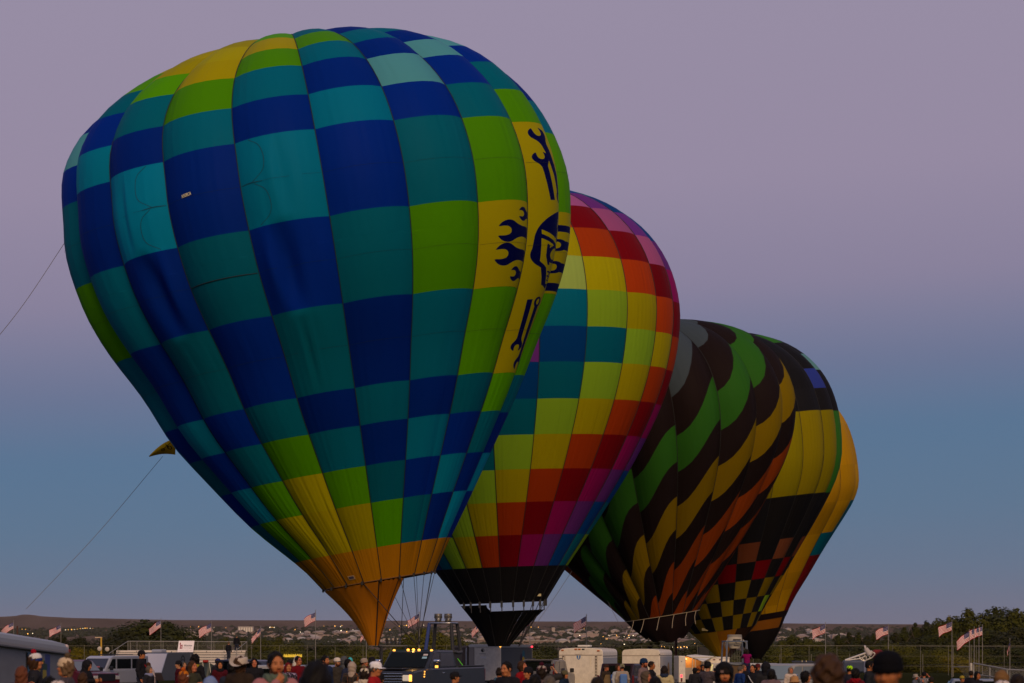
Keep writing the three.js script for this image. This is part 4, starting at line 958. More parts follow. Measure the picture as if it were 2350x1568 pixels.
{
  const dark = mat([0.016, 0.018, 0.024], 0.7), navy = mat([0.02, 0.045, 0.2], 0.75);
  const o = stand('balloon_basket', 'basket with tall padded uprights and two burners standing in the dark pickup bed', 'balloon basket', 1017, 93, -0.3);
  basket(o, { w: 1.2, y: 0.95, rim: 1.05, frame: 2.17, pads: [dark, dark, navy, dark], top: 0.74, padR: 0.075, wick: mat([0.02, 0.02, 0.022], 0.8), frameMat: alloy });
  part(o, 'green_strap', rod(V(0.62, 1.75, 0.1), V(1.05, 1.3, 0.3), 0.018, 0.018, 6), mat([0.1, 0.6, 0.02], 0.6));
  const q = stand('balloon_basket', 'dark burner frame and basket under the orange scoop of the largest balloon', 'balloon basket', 902, 110, 0.12);
  q.position.y = 0;
  basket(q, { w: 1.18, y: -0.05, rim: 1.1, frame: 2.35, pads: [dark, dark, dark, dark], top: 0.92, frameMat: mat([0.12, 0.12, 0.12], 0.5) });
  const e = stand('balloon_basket', 'basket with blue grey uprights and a pale burner cover, right of the yellow scoop', 'balloon basket', 1686, 125, 0.18);
  const grey = mat([0.12, 0.15, 0.21], 0.75);
  basket(e, { w: 1.22, y: 0.42, rim: 1.2, frame: 2.35, pads: [grey, grey, grey, grey], top: 0.86, cover: true, frameMat: grey, rimMat: mat([0.14, 0.16, 0.2], 0.75) });
  // cover: a soft hood over the burners
  const cv = mat([0.42, 0.39, 0.33], 0.85), hood = new THREE.CylinderGeometry(0.36, 0.27, 0.62, 20, 6), hp = hood.attributes.position;
  for (let i = 0; i < hp.count; i++) { const y = hp.getY(i), f = y > 0.05 ? 1.28 - (y - 0.05) * 0.9 : 1.28 + (y - 0.05) * 0.8, n = 1 + 0.03 * Math.sin(hp.getX(i) * 12 + y * 9); hp.setX(i, hp.getX(i) * f * n); hp.setZ(i, hp.getZ(i) * f * 0.8 * n); }
  hood.computeVertexNormals();
  part(e, 'burner_cover', hood.translate(0.0, 2.72, 0), cv);
  part(e, 'cover_lid', new THREE.CylinderGeometry(0.37, 0.39, 0.12, 20).scale(1.0, 1, 0.8).translate(0, 3.07, 0), mat([0.22, 0.21, 0.19], 0.8));
  part(e, 'cover_strap', box(0.42, 0.06, 0.02, 0.03, 2.86, 0.36, 0.008), blackTrim);
  part(e, 'cover_patch', box(0.3, 0.1, 0.02, 0.04, 2.62, 0.335, 0.01).rotateZ(0.0), mat([0.2, 0.18, 0.15], 0.8));
  for (const s of [-1, 1]) part(e, 'hose', tube([V(s * 0.4, 2.86, 0.1), V(s * 0.55, 2.7, 0.15), V(s * 0.53, 2.4, 0.2)], 0.03, 6, 12), mat([0.3, 0.28, 0.24], 0.5));
  part(e, 'wire_mesh', Array.from({ length: 9 }, (_, i) => rod(V(-0.35 + i * 0.09, 1.62, -0.4), V(-0.33 + i * 0.085, 2.34, -0.36), 0.008, 0.008, 4)), mat([0.25, 0.24, 0.2], 0.6));
}

// ------------------------------------------------------------------ trailers
/** enclosed trailer; its near face looks along +z, rounded roof corners of radius r */
function trailer(o, { w, h, l, r = 0.06, m = panelWhite, arch = 0, faceM = null }) {
  const s = new THREE.Shape(), W = w / 2, lo = 0.45;
  s.moveTo(-W, lo); s.lineTo(W, lo); s.lineTo(W, h - r - arch); s.quadraticCurveTo(W, h - arch, W - r, h - arch); s.quadraticCurveTo(0, h + arch, -W + r, h - arch); s.quadraticCurveTo(-W, h - arch, -W, h - r - arch);
  const g = new THREE.ExtrudeGeometry(s, { depth: l - 0.08, bevelEnabled: true, bevelSize: 0.04, bevelThickness: 0.04, bevelOffset: -0.04, bevelSegments: 3, curveSegments: 8 });
  g.translate(0, 0, -l + 0.04);
  part(o, 'body', g, m);
  wheels(o, [-l * 0.5 + 0.42, -l * 0.5 - 0.42], W - 0.1, 0.33, 0.2);
  part(o, 'chassis', box(w * 0.7, 0.12, l * 0.98, 0, 0.42, -l / 2, 0.01), blackTrim);
  return o;
}
const decal = (draw, w = 256, h = 256) => { const cv = document.createElement('canvas'); cv.width = w; cv.height = h; const g = cv.getContext('2d'); g.clearRect(0, 0, w, h); draw(g, w, h); const t = new THREE.CanvasTexture(cv); t.colorSpace = THREE.SRGBColorSpace; return new THREE.MeshStandardMaterial({ map: t, transparent: true, roughness: 0.6 }); };
const facePlate = (w, h, x, y, z) => new THREE.PlaneGeometry(w, h).translate(x, y, z);
const sidePlate = (w, h, x, y, z) => new THREE.PlaneGeometry(w, h).rotateY(Math.PI / 2).translate(x, y, z);
{ // white trailer with graphic side
  const o = stand('cargo_trailer', 'white cargo trailer with amber and red corner lamps below the black scoop', 'trailer', 1112.5, 160, -0.37), h = 2.86;
  trailer(o, { w: 2.27, h, l: 6, m: panelWhite });
  part(o, 'roof_trim', box(2.31, 0.16, 0.04, 0, h - 0.1, 0.02, 0.01), mat([0.62, 0.6, 0.57], 0.35));
  part(o, 'roof_trim', box(0.04, 0.15, 5.9, 1.15, h - 0.1, -3, 0.01), mat([0.45, 0.45, 0.46], 0.3, { metalness: 0.7 }));
  part(o, 'side_panel', box(0.012, 2.1, 5.8, 1.137, 1.62, -3, 0.004), mat([0.06, 0.065, 0.075], 0.5));
  part(o, 'corner_post', box(0.34, 2.2, 0.03, -0.95, 1.65, 0.012, 0.006), mat([0.32, 0.28, 0.25], 0.4));
  part(o, 'door_seam', box(0.015, 2.15, 0.01, -0.77, 1.65, 0.012, 0), blackTrim);
  const am = part(o, 'marker_lamp', new THREE.SphereGeometry(0.07, 10, 8).translate(1.13, h - 0.12, 0.04), amberLamp), rd = part(o, 'marker_lamp', box(0.05, 0.1, 0.26, 1.17, h - 0.14, -5.8, 0.01), redLamp);
  part(o, 'logo', facePlate(0.62, 0.62, -0.15, 2.36, 0.012), decal((g) => { g.strokeStyle = '#15171a'; g.lineWidth = 12; g.fillStyle = '#15171a'; g.beginPath(); g.arc(128, 82, 44, 0, 7); g.stroke(); g.beginPath(); g.ellipse(112, 84, 22, 36, 0.4, 0, 7); g.fill(); g.beginPath(); g.moveTo(118, 58); g.quadraticCurveTo(160, 76, 140, 122); g.lineTo(116, 116); g.fill(); g.font = 'bold 30px sans-serif'; g.textAlign = 'center'; g.fillText('STAGECOACH', 128, 186, 240); }));
  part(o, 'notice', facePlate(0.42, 0.13, -0.1, 2.0, 0.014), mat([0.7, 0.68, 0.68], 0.7));
  part(o, 'side_picture', sidePlate(1.7, 2.0, 1.147, 1.5, -4.1), decal((g) => { g.fillStyle = '#1d5a74'; g.beginPath(); g.ellipse(150, 50, 40, 50, 0, 0, 7); g.fill(); g.fillStyle = '#2a1030'; g.beginPath(); g.ellipse(84, 76, 34, 42, 0, 0, 7); g.fill(); g.fillStyle = '#a58a10'; g.beginPath(); g.moveTo(116, 70); g.quadraticCurveTo(150, 40, 184, 76); g.lineTo(178, 220); g.lineTo(150, 130); g.lineTo(118, 220); g.fill(); g.beginPath(); g.moveTo(54, 104); g.lineTo(112, 104); g.lineTo(104, 220); g.lineTo(62, 220); g.fill(); g.fillStyle = '#c8c8b8'; g.beginPath(); g.moveTo(150, 108); g.lineTo(160, 150); g.lineTo(142, 150); g.fill(); }));
  for (const y of [1.5, 1.9]) part(o, 'latch', new THREE.SphereGeometry(0.03, 8, 6).translate(-0.8, y, 0.03), chrome);
}
{ // brown trailer behind the pickup
  const o = stand('cargo_trailer', 'brown trailer just behind the dark pickup bed', 'trailer', 1054, 170, -0.2);
  trailer(o, { w: 1.1, h: 2.85, l: 5, m: mat([0.1, 0.07, 0.055], 0.6) });
  part(o, 'roof_trim', box(1.14, 0.12, 0.04, 0, 2.77, 0.02, 0.01), mat([0.22, 0.17, 0.14], 0.5));
  part(o, 'corner_trim', box(0.07, 2.2, 0.03, 0.5, 1.6, 0.01, 0.005), alloy);
}
{ // rounded trailer with row of lamps
  const o = stand('cargo_trailer', 'cream white round roofed trailer with five orange roof markers and blue shield', 'trailer', 1333, 132, -0.2), h = 2.5;
  trailer(o, { w: 2.46, h, l: 5.1, r: 0.26, arch: 0.05, m: panelWhite });
  part(o, 'roof_seam', box(2.4, 0.05, 0.02, 0, h - 0.4, 0.012, 0.006), mat([0.42, 0.36, 0.3], 0.5));
  part(o, 'roof_seam', box(0.02, 0.035, 5, 1.235, h - 0.46, -2.55, 0.006), blackTrim);
  part(o, 'side_skin', box(0.01, 1.5, 4.9, 1.232, 1.2, -2.55, 0.003), mat([0.3, 0.32, 0.35], 0.5));
  for (const [x, y, m] of [[-1.02, -0.14, amberOff], [-0.28, -0.08, amberOff], [-0.08, -0.08, amberOff], [0.14, -0.08, blackTrim], [0.98, -0.17, amberOff]]) part(o, 'marker_lamp', box(0.15, 0.07, 0.04, x, h + y, 0.03, 0.015), m);
  part(o, 'roof_vent', box(0.7, 0.1, 0.7, 0.1, h + 0.1, -0.7, 0.04, 2), mat([0.68, 0.66, 0.62], 0.5));
  part(o, 'shield_badge', facePlate(0.3, 0.3, -0.12, 1.98, 0.014), decal((g) => { g.fillStyle = '#3f6fae'; g.beginPath(); g.moveTo(30, 10); g.lineTo(226, 10); g.lineTo(222, 120); g.quadraticCurveTo(200, 220, 128, 250); g.quadraticCurveTo(56, 220, 34, 120); g.fill(); g.strokeStyle = '#6f98c8'; g.lineWidth = 8; for (const x of [70, 186]) { g.beginPath(); g.moveTo(x, 12); g.lineTo(x, 200); g.stroke(); } g.fillStyle = '#e8e0c0'; g.fillRect(112, 40, 32, 160); }));
  part(o, 'badge_mount', box(0.4, 0.05, 0.02, -0.12, 2.15, 0.012, 0.01), mat([0.5, 0.46, 0.4], 0.6));
  part(o, 'door_seam', box(0.012, 1.6, 0.01, -0.85, 1.25, 0.01, 0), mat([0.3, 0.27, 0.24], 0.6));
  const lad = []; for (const x of [-0.045, 0.045]) lad.push(box(0.02, 1.1, 0.03, 0.86 + x, 1.5, 0.03, 0.004)); for (let i = 0; i < 7; i++) lad.push(box(0.1, 0.035, 0.035, 0.86, 1.0 + i * 0.17, 0.03, 0.004));
  part(o, 'hinge_strip', lad, mat([0.12, 0.09, 0.08], 0.5));
  part(o, 'hinge_strip', [box(0.02, 0.32, 0.03, -1.02, 1.86, 0.03, 0.004), box(0.02, 0.32, 0.03, -0.92, 1.86, 0.03, 0.004), box(0.12, 0.04, 0.03, -0.97, 2.03, 0.03, 0.004)], mat([0.14, 0.1, 0.09], 0.5));
  part(o, 'reflection_strip', box(0.03, 0.5, 0.02, 0.55, 1.72, 0.012, 0.006), mat([0.8, 0.72, 0.55], 0.3));
}
{ // second rounded trailer with an oval picture on its flank
  const o = stand('cargo_trailer', 'white round roofed trailer with a wooden oval picture on its grey flank', 'trailer', 1471, 150, -0.2), h = 2.53;
  trailer(o, { w: 2.4, h, l: 5.7, r: 0.26, arch: 0.05, m: panelWhite });
  part(o, 'roof_seam', box(2.34, 0.05, 0.02, 0, h - 0.42, 0.012, 0.006), mat([0.42, 0.36, 0.3], 0.5));
  part(o, 'roof_seam', box(0.02, 0.035, 5.6, 1.205, h - 0.42, -2.8, 0.006), blackTrim);
  part(o, 'side_skin', box(0.01, 1.6, 5.5, 1.202, 1.25, -2.85, 0.003), mat([0.28, 0.3, 0.34], 0.5));
  part(o, 'corner_lamp', box(0.05, 0.07, 0.05, 1.18, h - 0.36, 0.0, 0.01), blackTrim);
  part(o, 'oval_picture', sidePlate(1.2, 1.0, 1.21, 1.18, -3.9), decal((g) => { g.fillStyle = '#5c4018'; g.beginPath(); g.ellipse(128, 128, 96, 122, 0, 0, 7); g.fill(); g.fillStyle = '#9a7430'; g.beginPath(); g.ellipse(128, 128, 76, 104, 0, 0, 7); g.fill(); g.strokeStyle = '#4a3412'; g.lineWidth = 10; g.beginPath(); g.moveTo(128, 30); g.lineTo(128, 226); g.moveTo(128, 128); g.lineTo(80, 60); g.moveTo(128, 150); g.lineTo(176, 80); g.stroke(); }));
  part(o, 'side_door', box(0.012, 1.5, 0.8, 1.21, 1.2, -0.8, 0.004), mat([0.33, 0.35, 0.39], 0.5));
  part(o, 'side_lock', box(0.03, 0.1, 0.06, 1.23, 1.3, -5.2, 0.01), alloy);
}
{ // plain white box trailer, its lit awning and the white camper
  const o = stand('cargo_trailer', 'narrow white trailer end beside the orange lit awning', 'trailer', 1565.5, 146, 0.02), h = 2.08;
  trailer(o, { w: 0.42, h, l: 3.4, m: panelWhite });
  part(o, 'tail_lamp', box(0.1, 0.14, 0.03, -0.04, 0.86, 0.015, 0.01), redLamp);
  part(o, 'reflector', box(0.1, 0.22, 0.03, -0.03, 0.62, 0.015, 0.01), redOff);
  part(o, 'sticker', box(0.08, 0.07, 0.006, -0.03, 1.74, 0.003, 0), mat([0.3, 0.3, 0.34], 0.7));
  const d = 150, a = stand('awning', 'open awning with orange lit wall and white sloping roof', 'awning', 1594, d, 0), k = F / d, L = (u, v, z = 0) => V((u - 1594) / k, EYE - (v - HY) / k - a.position.y, z);
  part(a, 'back_wall', slab([L(1576, 1560, -1), L(1612, 1560, -1), L(1612, 1518, -1), L(1576, 1507, -1)], 0.03), mat([0.62, 0.3, 0.09], 0.7));
  part(a, 'low_wall', slab([L(1576, 1560, -0.9), L(1600, 1560, -0.9), L(1600, 1533, -0.9), L(1576, 1533, -0.9)], 0.03), mat([0.28, 0.27, 0.28], 0.6));
  part(a, 'roof_sheet', slab([L(1575, 1505.5, 0.2), L(1613, 1519.5, 0.2), L(1642, 1508, -1.5), L(1600, 1504, -1.5)], 0.04), mat([0.7, 0.68, 0.66], 0.7));
  for (const u of [1588.5, 1595]) part(a, 'post', rod(L(u, 1562, 0.3), L(u, u < 1590 ? 1509.5 : 1510.5, 0.3), 0.025, 0.025, 8), mat([0.6, 0.55, 0.42], 0.5));
  part(a, 'beam', rod(L(1588, 1509.5, 0.3), L(1644, 1508.5, 0.2), 0.03, 0.03, 8), mat([0.6, 0.56, 0.45], 0.5));
  part(a, 'brace', rod(L(1590, 1512, 0.32), L(1611, 1517, 0.1), 0.02, 0.02, 6), blackTrim);
  part(a, 'wall_lamp', box(0.12, 0.09, 0.05, L(1577, 1513).x, L(1577, 1513).y, -0.95, 0.02), lampOn([1, 0.5, 0.2], 1.5));
  const pl = new THREE.PointLight(new THREE.Color().setRGB(1, 0.55, 0.2), 1.1, 8); pl.position.copy(L(1582, 1514, -0.55)); pl.castShadow = true; pl.shadow.radius = 3; pl.name = 'wall_lamp_light'; a.add(pl);
  const c = stand('camper_van', 'white camper with red roof lamps and a yellow lit window behind the crowd', 'camper van', 1634, 152, -0.05);
  part(c, 'body', sideBody([[0.6, 0.45], [0.6, 1.9], [0.4, 2.02], [-4.5, 2.02], [-4.5, 0.45]], 2.2, 0.06), panelWhite);
  part(c, 'window', box(0.75, 0.42, 0.02, 0.25, 1.35, 0.61, 0.05), lampOn([1, 0.8, 0.35], 0.55));
  part(c, 'window_frame', box(0.85, 0.52, 0.014, 0.25, 1.35, 0.605, 0.05), mat([0.2, 0.2, 0.22], 0.5));
  for (const x of [0.12, 0.5]) part(c, 'roof_lamp', box(0.15, 0.07, 0.03, x, 1.85, 0.61, 0.01), redOff);
  part(c, 'roof_edge', box(2.24, 0.06, 0.05, 0, 1.97, 0.56, 0.02), mat([0.6, 0.57, 0.5], 0.5));
  wheels(c, [-0.6, -3.4], 0.98, 0.36);
  const s = stand('loudspeaker', 'black slant sided loudspeaker cabinet standing above the awning', 'loudspeaker', 1615.5, 153, 0);
  s.position.y += 2.1;
  part(s, 'cabinet', extrude([[-0.33, 0], [0.32, 0], [0.32, 0.3], [0.06, 0.56], [-0.33, 0.56]], 0.5, 0.02), mat([0.01, 0.01, 0.012], 0.7));
  part(s, 'grille', box(0.42, 0.4, 0.02, -0.08, 0.26, 0.255, 0.01), mat([0.02, 0.02, 0.022], 0.9));
  part(s, 'support', box(0.3, 2.0, 0.3, 0, -1.0, 0, 0.01), blackTrim);
}
{ // the near trailer at the left edge
  const A = at(-30, 1488, 41), B = at(152, 1488, 52), dir = B.clone().sub(A), len = dir.length() + 5, o = thing('cargo_trailer', V(B.x, groundAt(-52), B.z), 'near white trailer with rolled metal roof edge and painted balloon, at the left edge', 'trailer', null, Math.atan2(-dir.z, dir.x));
  const h = EYE + 15 * 52 / F - o.position.y, rise = 0.02;
  // local x runs along the flank towards the right end; the flank looks along +z
  o.rotation.z = -0.018;
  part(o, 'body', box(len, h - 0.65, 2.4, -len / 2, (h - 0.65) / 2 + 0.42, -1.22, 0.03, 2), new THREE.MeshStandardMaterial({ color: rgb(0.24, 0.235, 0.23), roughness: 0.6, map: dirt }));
  const roll = extrude([[-0.02, 0], [0.03, 0], [0.05, 0.04], [0.04, 0.12], [-0.04, 0.2], [-0.3, 0.27], [-1.2, 0.31], [-1.2, 0]], len, 0.005).rotateY(Math.PI / 2);
  part(o, 'roof_edge', roll.rotateY(Math.PI).translate(-len / 2, h - 0.25, 0).scale(1, 1, 1), mat([0.5, 0.48, 0.46], 0.35, { metalness: 0.6 }));
  part(o, 'roof', extrude([[0.05, 0.0], [0.05, 0.05], [-0.1, 0.2], [-0.35, 0.28], [-1.2, 0.33], [-2.1, 0.28], [-2.4, 0.1], [-2.4, 0]], len, 0.01).rotateY(-Math.PI / 2).translate(-len / 2, h - 0.25, 0), mat([0.5, 0.48, 0.46], 0.35, { metalness: 0.6 }));
  part(o, 'dark_trim', box(len, 0.035, 0.03, -len / 2, h - 0.27, 0.05, 0.01), mat([0.08, 0.075, 0.075], 0.5));
  part(o, 'end_cap', box(0.1, 0.2, 0.3, -0.05, h - 0.16, -0.1, 0.05, 2), mat([0.5, 0.4, 0.38], 0.4));
  part(o, 'end_lamp', box(0.05, 0.07, 0.05, 0.02, h - 0.2, 0.06, 0.01), redOff);
  part(o, 'corner_post', box(0.06, h - 0.7, 0.06, 0.0, (h - 0.7) / 2 + 0.42, 0.0, 0.01), blackTrim);
  part(o, 'balloon_picture', facePlate(3.3, 1.25, -4.5, h - 0.95, 0.012), decal((g) => {
    g.fillStyle = '#2c5a70'; g.fillRect(0, 0, 70, 256); g.fillStyle = '#2a3a78'; g.fillRect(196, 0, 60, 256); g.fillStyle = '#7c7c80'; g.fillRect(70, 0, 126, 256);
    g.fillStyle = '#a08a06'; g.beginPath(); g.moveTo(60, 60); g.quadraticCurveTo(70, 8, 130, 6); g.quadraticCurveTo(196, 8, 216, 80); g.lineTo(222, 150); g.quadraticCurveTo(216, 210, 160, 250); g.quadraticCurveTo(80, 200, 56, 110); g.fill();
    g.fillStyle = '#0c3a16'; g.fillRect(52, 40, 170, 26); g.fillStyle = '#0a0a30'; g.fillRect(142, 40, 26, 70); g.fillStyle = '#0c2814'; for (const x of [80, 110, 180]) g.fillRect(x, 28, 14, 24);
  }));
  wheels(o, [], 1, 0.33);
  part(o, 'wheel', new THREE.CylinderGeometry(0.33, 0.33, 0.2, 20).rotateX(Math.PI / 2).translate(-len / 2, 0.33, -0.1), rubber);
}
{ // slant nosed white trailer with emblem
  const d = 155, o = stand('slant_trailer', 'white slant nosed trailer with a dreamcatcher emblem, before the bleachers', 'trailer', 352, d, -0.42), k = F / d;
  o.position.x = (364 - 1175) * d / F;
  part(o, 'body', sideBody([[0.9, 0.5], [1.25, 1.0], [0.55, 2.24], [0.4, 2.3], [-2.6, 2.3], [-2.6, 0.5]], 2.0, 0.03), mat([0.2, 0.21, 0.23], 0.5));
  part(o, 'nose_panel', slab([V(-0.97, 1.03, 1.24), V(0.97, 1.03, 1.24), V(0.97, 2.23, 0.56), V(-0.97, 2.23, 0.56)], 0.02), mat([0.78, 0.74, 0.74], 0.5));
  part(o, 'nose_base', slab([V(-0.97, 0.52, 0.92), V(0.97, 0.52, 0.92), V(0.97, 1.0, 1.25), V(-0.97, 1.0, 1.25)], 0.02), mat([0.2, 0.14, 0.12], 0.6));
  part(o, 'corner_trim', rod(V(1.0, 1.0, 1.26), V(1.0, 2.27, 0.55), 0.025, 0.025, 6), alloy);
  part(o, 'roof_vent', box(0.75, 0.22, 0.7, -0.1, 2.4, -0.2, 0.08, 3), mat([0.62, 0.62, 0.64], 0.5));
  part(o, 'side_trim', box(0.02, 1.75, 0.06, 1.005, 1.35, -2.3, 0.004), mat([0.5, 0.47, 0.43], 0.5));
  part(o, 'emblem', sidePlate(1.2, 1.4, 1.012, 1.5, -1.3), decal((g) => { g.strokeStyle = '#1c2126'; g.fillStyle = '#1c2a2e'; g.lineWidth = 12; g.beginPath(); g.arc(128, 66, 46, Math.PI, 0); g.lineTo(174, 90); g.arc(128, 90, 46, 0, Math.PI); g.closePath(); g.stroke(); g.lineWidth = 6; g.beginPath(); g.moveTo(90, 76); g.quadraticCurveTo(128, 50, 166, 78); g.moveTo(96, 100); g.quadraticCurveTo(128, 120, 160, 98); g.stroke(); for (const [x, y, h] of [[78, 150, 64], [128, 166, 72], [172, 148, 60], [104, 214, 40], [140, 222, 40]]) { g.beginPath(); g.ellipse(x, y, 15, h / 2, 0, 0, 7); g.fill(); } }));
  wheels(o, [-0.9], 0.95, 0.33);
}
// ------------------------------------------------------------------ cars
{
  const o = stand('passenger_van', 'white passenger van with a roof rack, between the red pickup and the slant nosed trailer', 'van', 252, 145, 0.0);
  o.rotation.y = -0.46;
  car(o, [0.55, 0.55, 0.57], { ...VAN, glass: glassBlue });
  part(o, 'roof_rack', [rod(V(-0.7, 2.16, 0.2), V(0.7, 2.16, 0.2), 0.025), rod(V(-0.7, 2.16, -1.4), V(0.7, 2.16, -1.4), 0.025)], blackTrim);
  part(o, 'dashboard_paper', slab([V(0.1, 1.38, 1.72), V(0.5, 1.38, 1.72), V(0.48, 1.46, 1.66), V(0.1, 1.46, 1.66)].map((p) => p.add(V(0, 0.012, 0.014))), 0.003), mat([0.5, 0.12, 0.12], 0.7));
  const r = stand('pickup_truck', 'dark red pickup with a black grille, left of the white van', 'pickup truck', 172, 140, 0.85);
  r.position.x = (172 - 1175) * 140 / F; r.position.y -= 0.15;
  car(r, [0.12, 0.006, 0.014], { ...PICKUP, glass: mat([0.22, 0.24, 0.26], 0.15) });
  const s = stand('estate_car', 'silver grey estate car seen from behind, before the round roofed trailer', 'car', 1258, 130, 0);
  s.rotation.y = Math.PI - 0.24;
  car(s, [0.13, 0.13, 0.15], { ...ESTATE, sideGlass: glassBlue });
  part(s, 'roof_bar', [box(0.05, 0.05, 2.2, -0.76, 1.9, -0.9, 0.02), box(0.05, 0.05, 2.2, 0.76, 1.9, -0.9, 0.02)], blackTrim);
  part(s, 'rear_spoiler', box(1.5, 0.06, 0.25, 0, 1.83, -2.3, 0.02), paint([0.13, 0.13, 0.15]));
  for (const q of [-0.92, 0.92]) part(s, 'high_lamp', box(0.06, 0.3, 0.06, q * 0.95, 1.5, -2.52, 0.02), redOff);
  const v = stand('estate_car', 'dark plum car between the two round roofed trailers', 'car', 1443, 124, 0);
  v.rotation.y = Math.PI - 0.3; v.position.y -= 0.22;
  car(v, [0.022, 0.01, 0.016], { ...ESTATE, sideGlass: glassBlue });
  const b = stand('estate_car', 'black car roof behind the man in the cowboy hat', 'car', 592, 140, 1.2);
  car(b, [0.03, 0.025, 0.04], ESTATE);
  const w = stand('passenger_van', 'white van roof behind the man in glasses and red', 'van', 716, 118, 1.25);
  w.position.y -= 0.55;
  car(w, [0.5, 0.5, 0.52], VAN);
  const g = stand('pickup_truck', 'grey green pickup with a shining door mirror, right of the covered burner', 'pickup truck', 1806, 100, 0);
  g.rotation.y = -0.7; g.position.x = (1800 - 1175) * 100 / F; g.position.y -= 0.42;
  car(g, [0.28, 0.27, 0.25], { ...PICKUP, sideGlass: mat([0.16, 0.2, 0.24], 0.12), glass: mat([0.2, 0.26, 0.3], 0.1), mirrorMat: chrome });
  const m = stand('passenger_van', 'white van roof beside the magenta topped climber', 'van', 1741, 150, 1.1);
  m.position.y -= 0.45;
  car(m, [0.55, 0.55, 0.57], VAN);
  const t = stand('estate_car', 'low bluish car at the bottom right edge', 'car', 2290, 118, 1.45);
  t.position.y -= 1.0;
  car(t, [0.16, 0.2, 0.3], ESTATE);
}
{ // stall with a black roof, and the blue trailer with its laid down burner frame
  const d = 138, o = stand('market_stall', 'cream walled stall with black roof behind the grey green pickup', 'stall', 1844, d, 0), k = F / d, L = (u, v, z = 0) => V((u - 1844) / k, EYE - (v - HY) / k - o.position.y, z);
  part(o, 'roof', slab([L(1818, 1523, 0.3), L(1872, 1523, 0.3), L(1868, 1519.5, -1.5), L(1824, 1519.5, -1.5)], 0.06), mat([0.012, 0.012, 0.014], 0.6));
  part(o, 'fascia', slab([L(1818, 1526, 0.32), L(1872, 1526, 0.32), L(1872, 1523.4, 0.32), L(1818, 1523.4, 0.32)], 0.03), mat([0.25, 0.22, 0.12], 0.6));
  part(o, 'back_wall', slab([L(1820, 1566, -0.2), L(1871, 1566, -0.2), L(1871, 1527, -0.2), L(1820, 1527, -0.2)], 0.03), mat([0.42, 0.34, 0.22], 0.7));
  for (const u of [1819, 1847.5, 1871]) part(o, 'post', rod(L(u, 1566, 0.1), L(u, 1524, 0.1), 0.04, 0.04, 8), blackTrim);
  part(o, 'shelf', box(1.3, 0.05, 0.3, 0, L(0, 1541).y, 0.1, 0.01), blackTrim);
  for (const u of [1842.5, 1852]) part(o, 'roof_stub', rod(L(u, 1521, -0.3), L(u, 1516.5, -0.3), 0.03, 0.03, 8), mat([0.6, 0.5, 0.3], 0.6));
  part(o, 'lamp_stem', rod(L(1843, 1548, 0.2), L(1843, 1525, 0.2), 0.03, 0.03, 8), mat([0.5, 0.45, 0.35], 0.5));
  const D2 = 104, b = stand('utility_trailer', 'blue grey trailer carrying an aluminium burner frame tipped on its side', 'trailer', 1958, D2, -0.12), K = F / D2, M = (u, v, z = 0) => V((u - 1958) / K, EYE - (v - HY) / K - b.position.y, z);
  part(b, 'body', box(0.9, 0.52, 1.6, 0, M(0, 1530).y, -0.4, 0.08, 3), paint([0.045, 0.06, 0.1]));
  part(b, 'end_board', box(0.12, 0.5, 1.5, 0.5, M(0, 1531).y, -0.4, 0.03), paint([0.13, 0.15, 0.24]));
  part(b, 'chassis', box(1.0, 0.3, 1.6, 0, 0.7, -0.4, 0.03), blackTrim);
  wheels(b, [-0.4], 0.5, 0.34);
  const al = mat([0.6, 0.56, 0.5], 0.4, { metalness: 0.6 }), bar = (a, c, r = 0.03, z0 = 0, z1 = 0) => part(b, 'frame_bar', rod(M(a[0], a[1], z0), M(c[0], c[1], z1), r, r, 8), al);
  bar([1940, 1516], [1988, 1499], 0.05); bar([1983, 1517.6], [2001, 1510], 0.032); bar([2001, 1510], [2008, 1501.8], 0.032); bar([2008, 1501.8], [2004, 1497.5], 0.032); bar([1971, 1512], [1983, 1517.6], 0.028); bar([1970, 1503], [1975, 1513], 0.03); bar([1974, 1512], [1987, 1506], 0.032); bar([1983, 1501], [1985, 1506], 0.03); bar([1988, 1506], [1988, 1512], 0.03); bar([1993, 1505], [1997, 1511], 0.024); bar([1961, 1509], [1963, 1513.5], 0.03); bar([1979, 1511], [1984, 1517], 0.022); bar([1944, 1516], [1975, 1512], 0.03, 0.3, 0.3);
  const can = part(b, 'burner_cover', [rod(M(1986.5, 1489), M(1996, 1503), 0.1, 0.13, 12), rod(M(1984, 1487.5), M(1988, 1486.5), 0.12, 0.09, 12), rod(M(1994, 1503), M(2002, 1495), 0.12, 0.07, 10)], mat([0.42, 0.38, 0.37], 0.7));
  const red = single('fabric_bag', box(0.5, 0.45, 0.5, 0, 0.22, 0, 0.15, 4), mat([0.16, 0.006, 0.008], 0.85), at(2014, 1514, 108), 'dark red bag behind the black knit cap at right', 'bag');
}
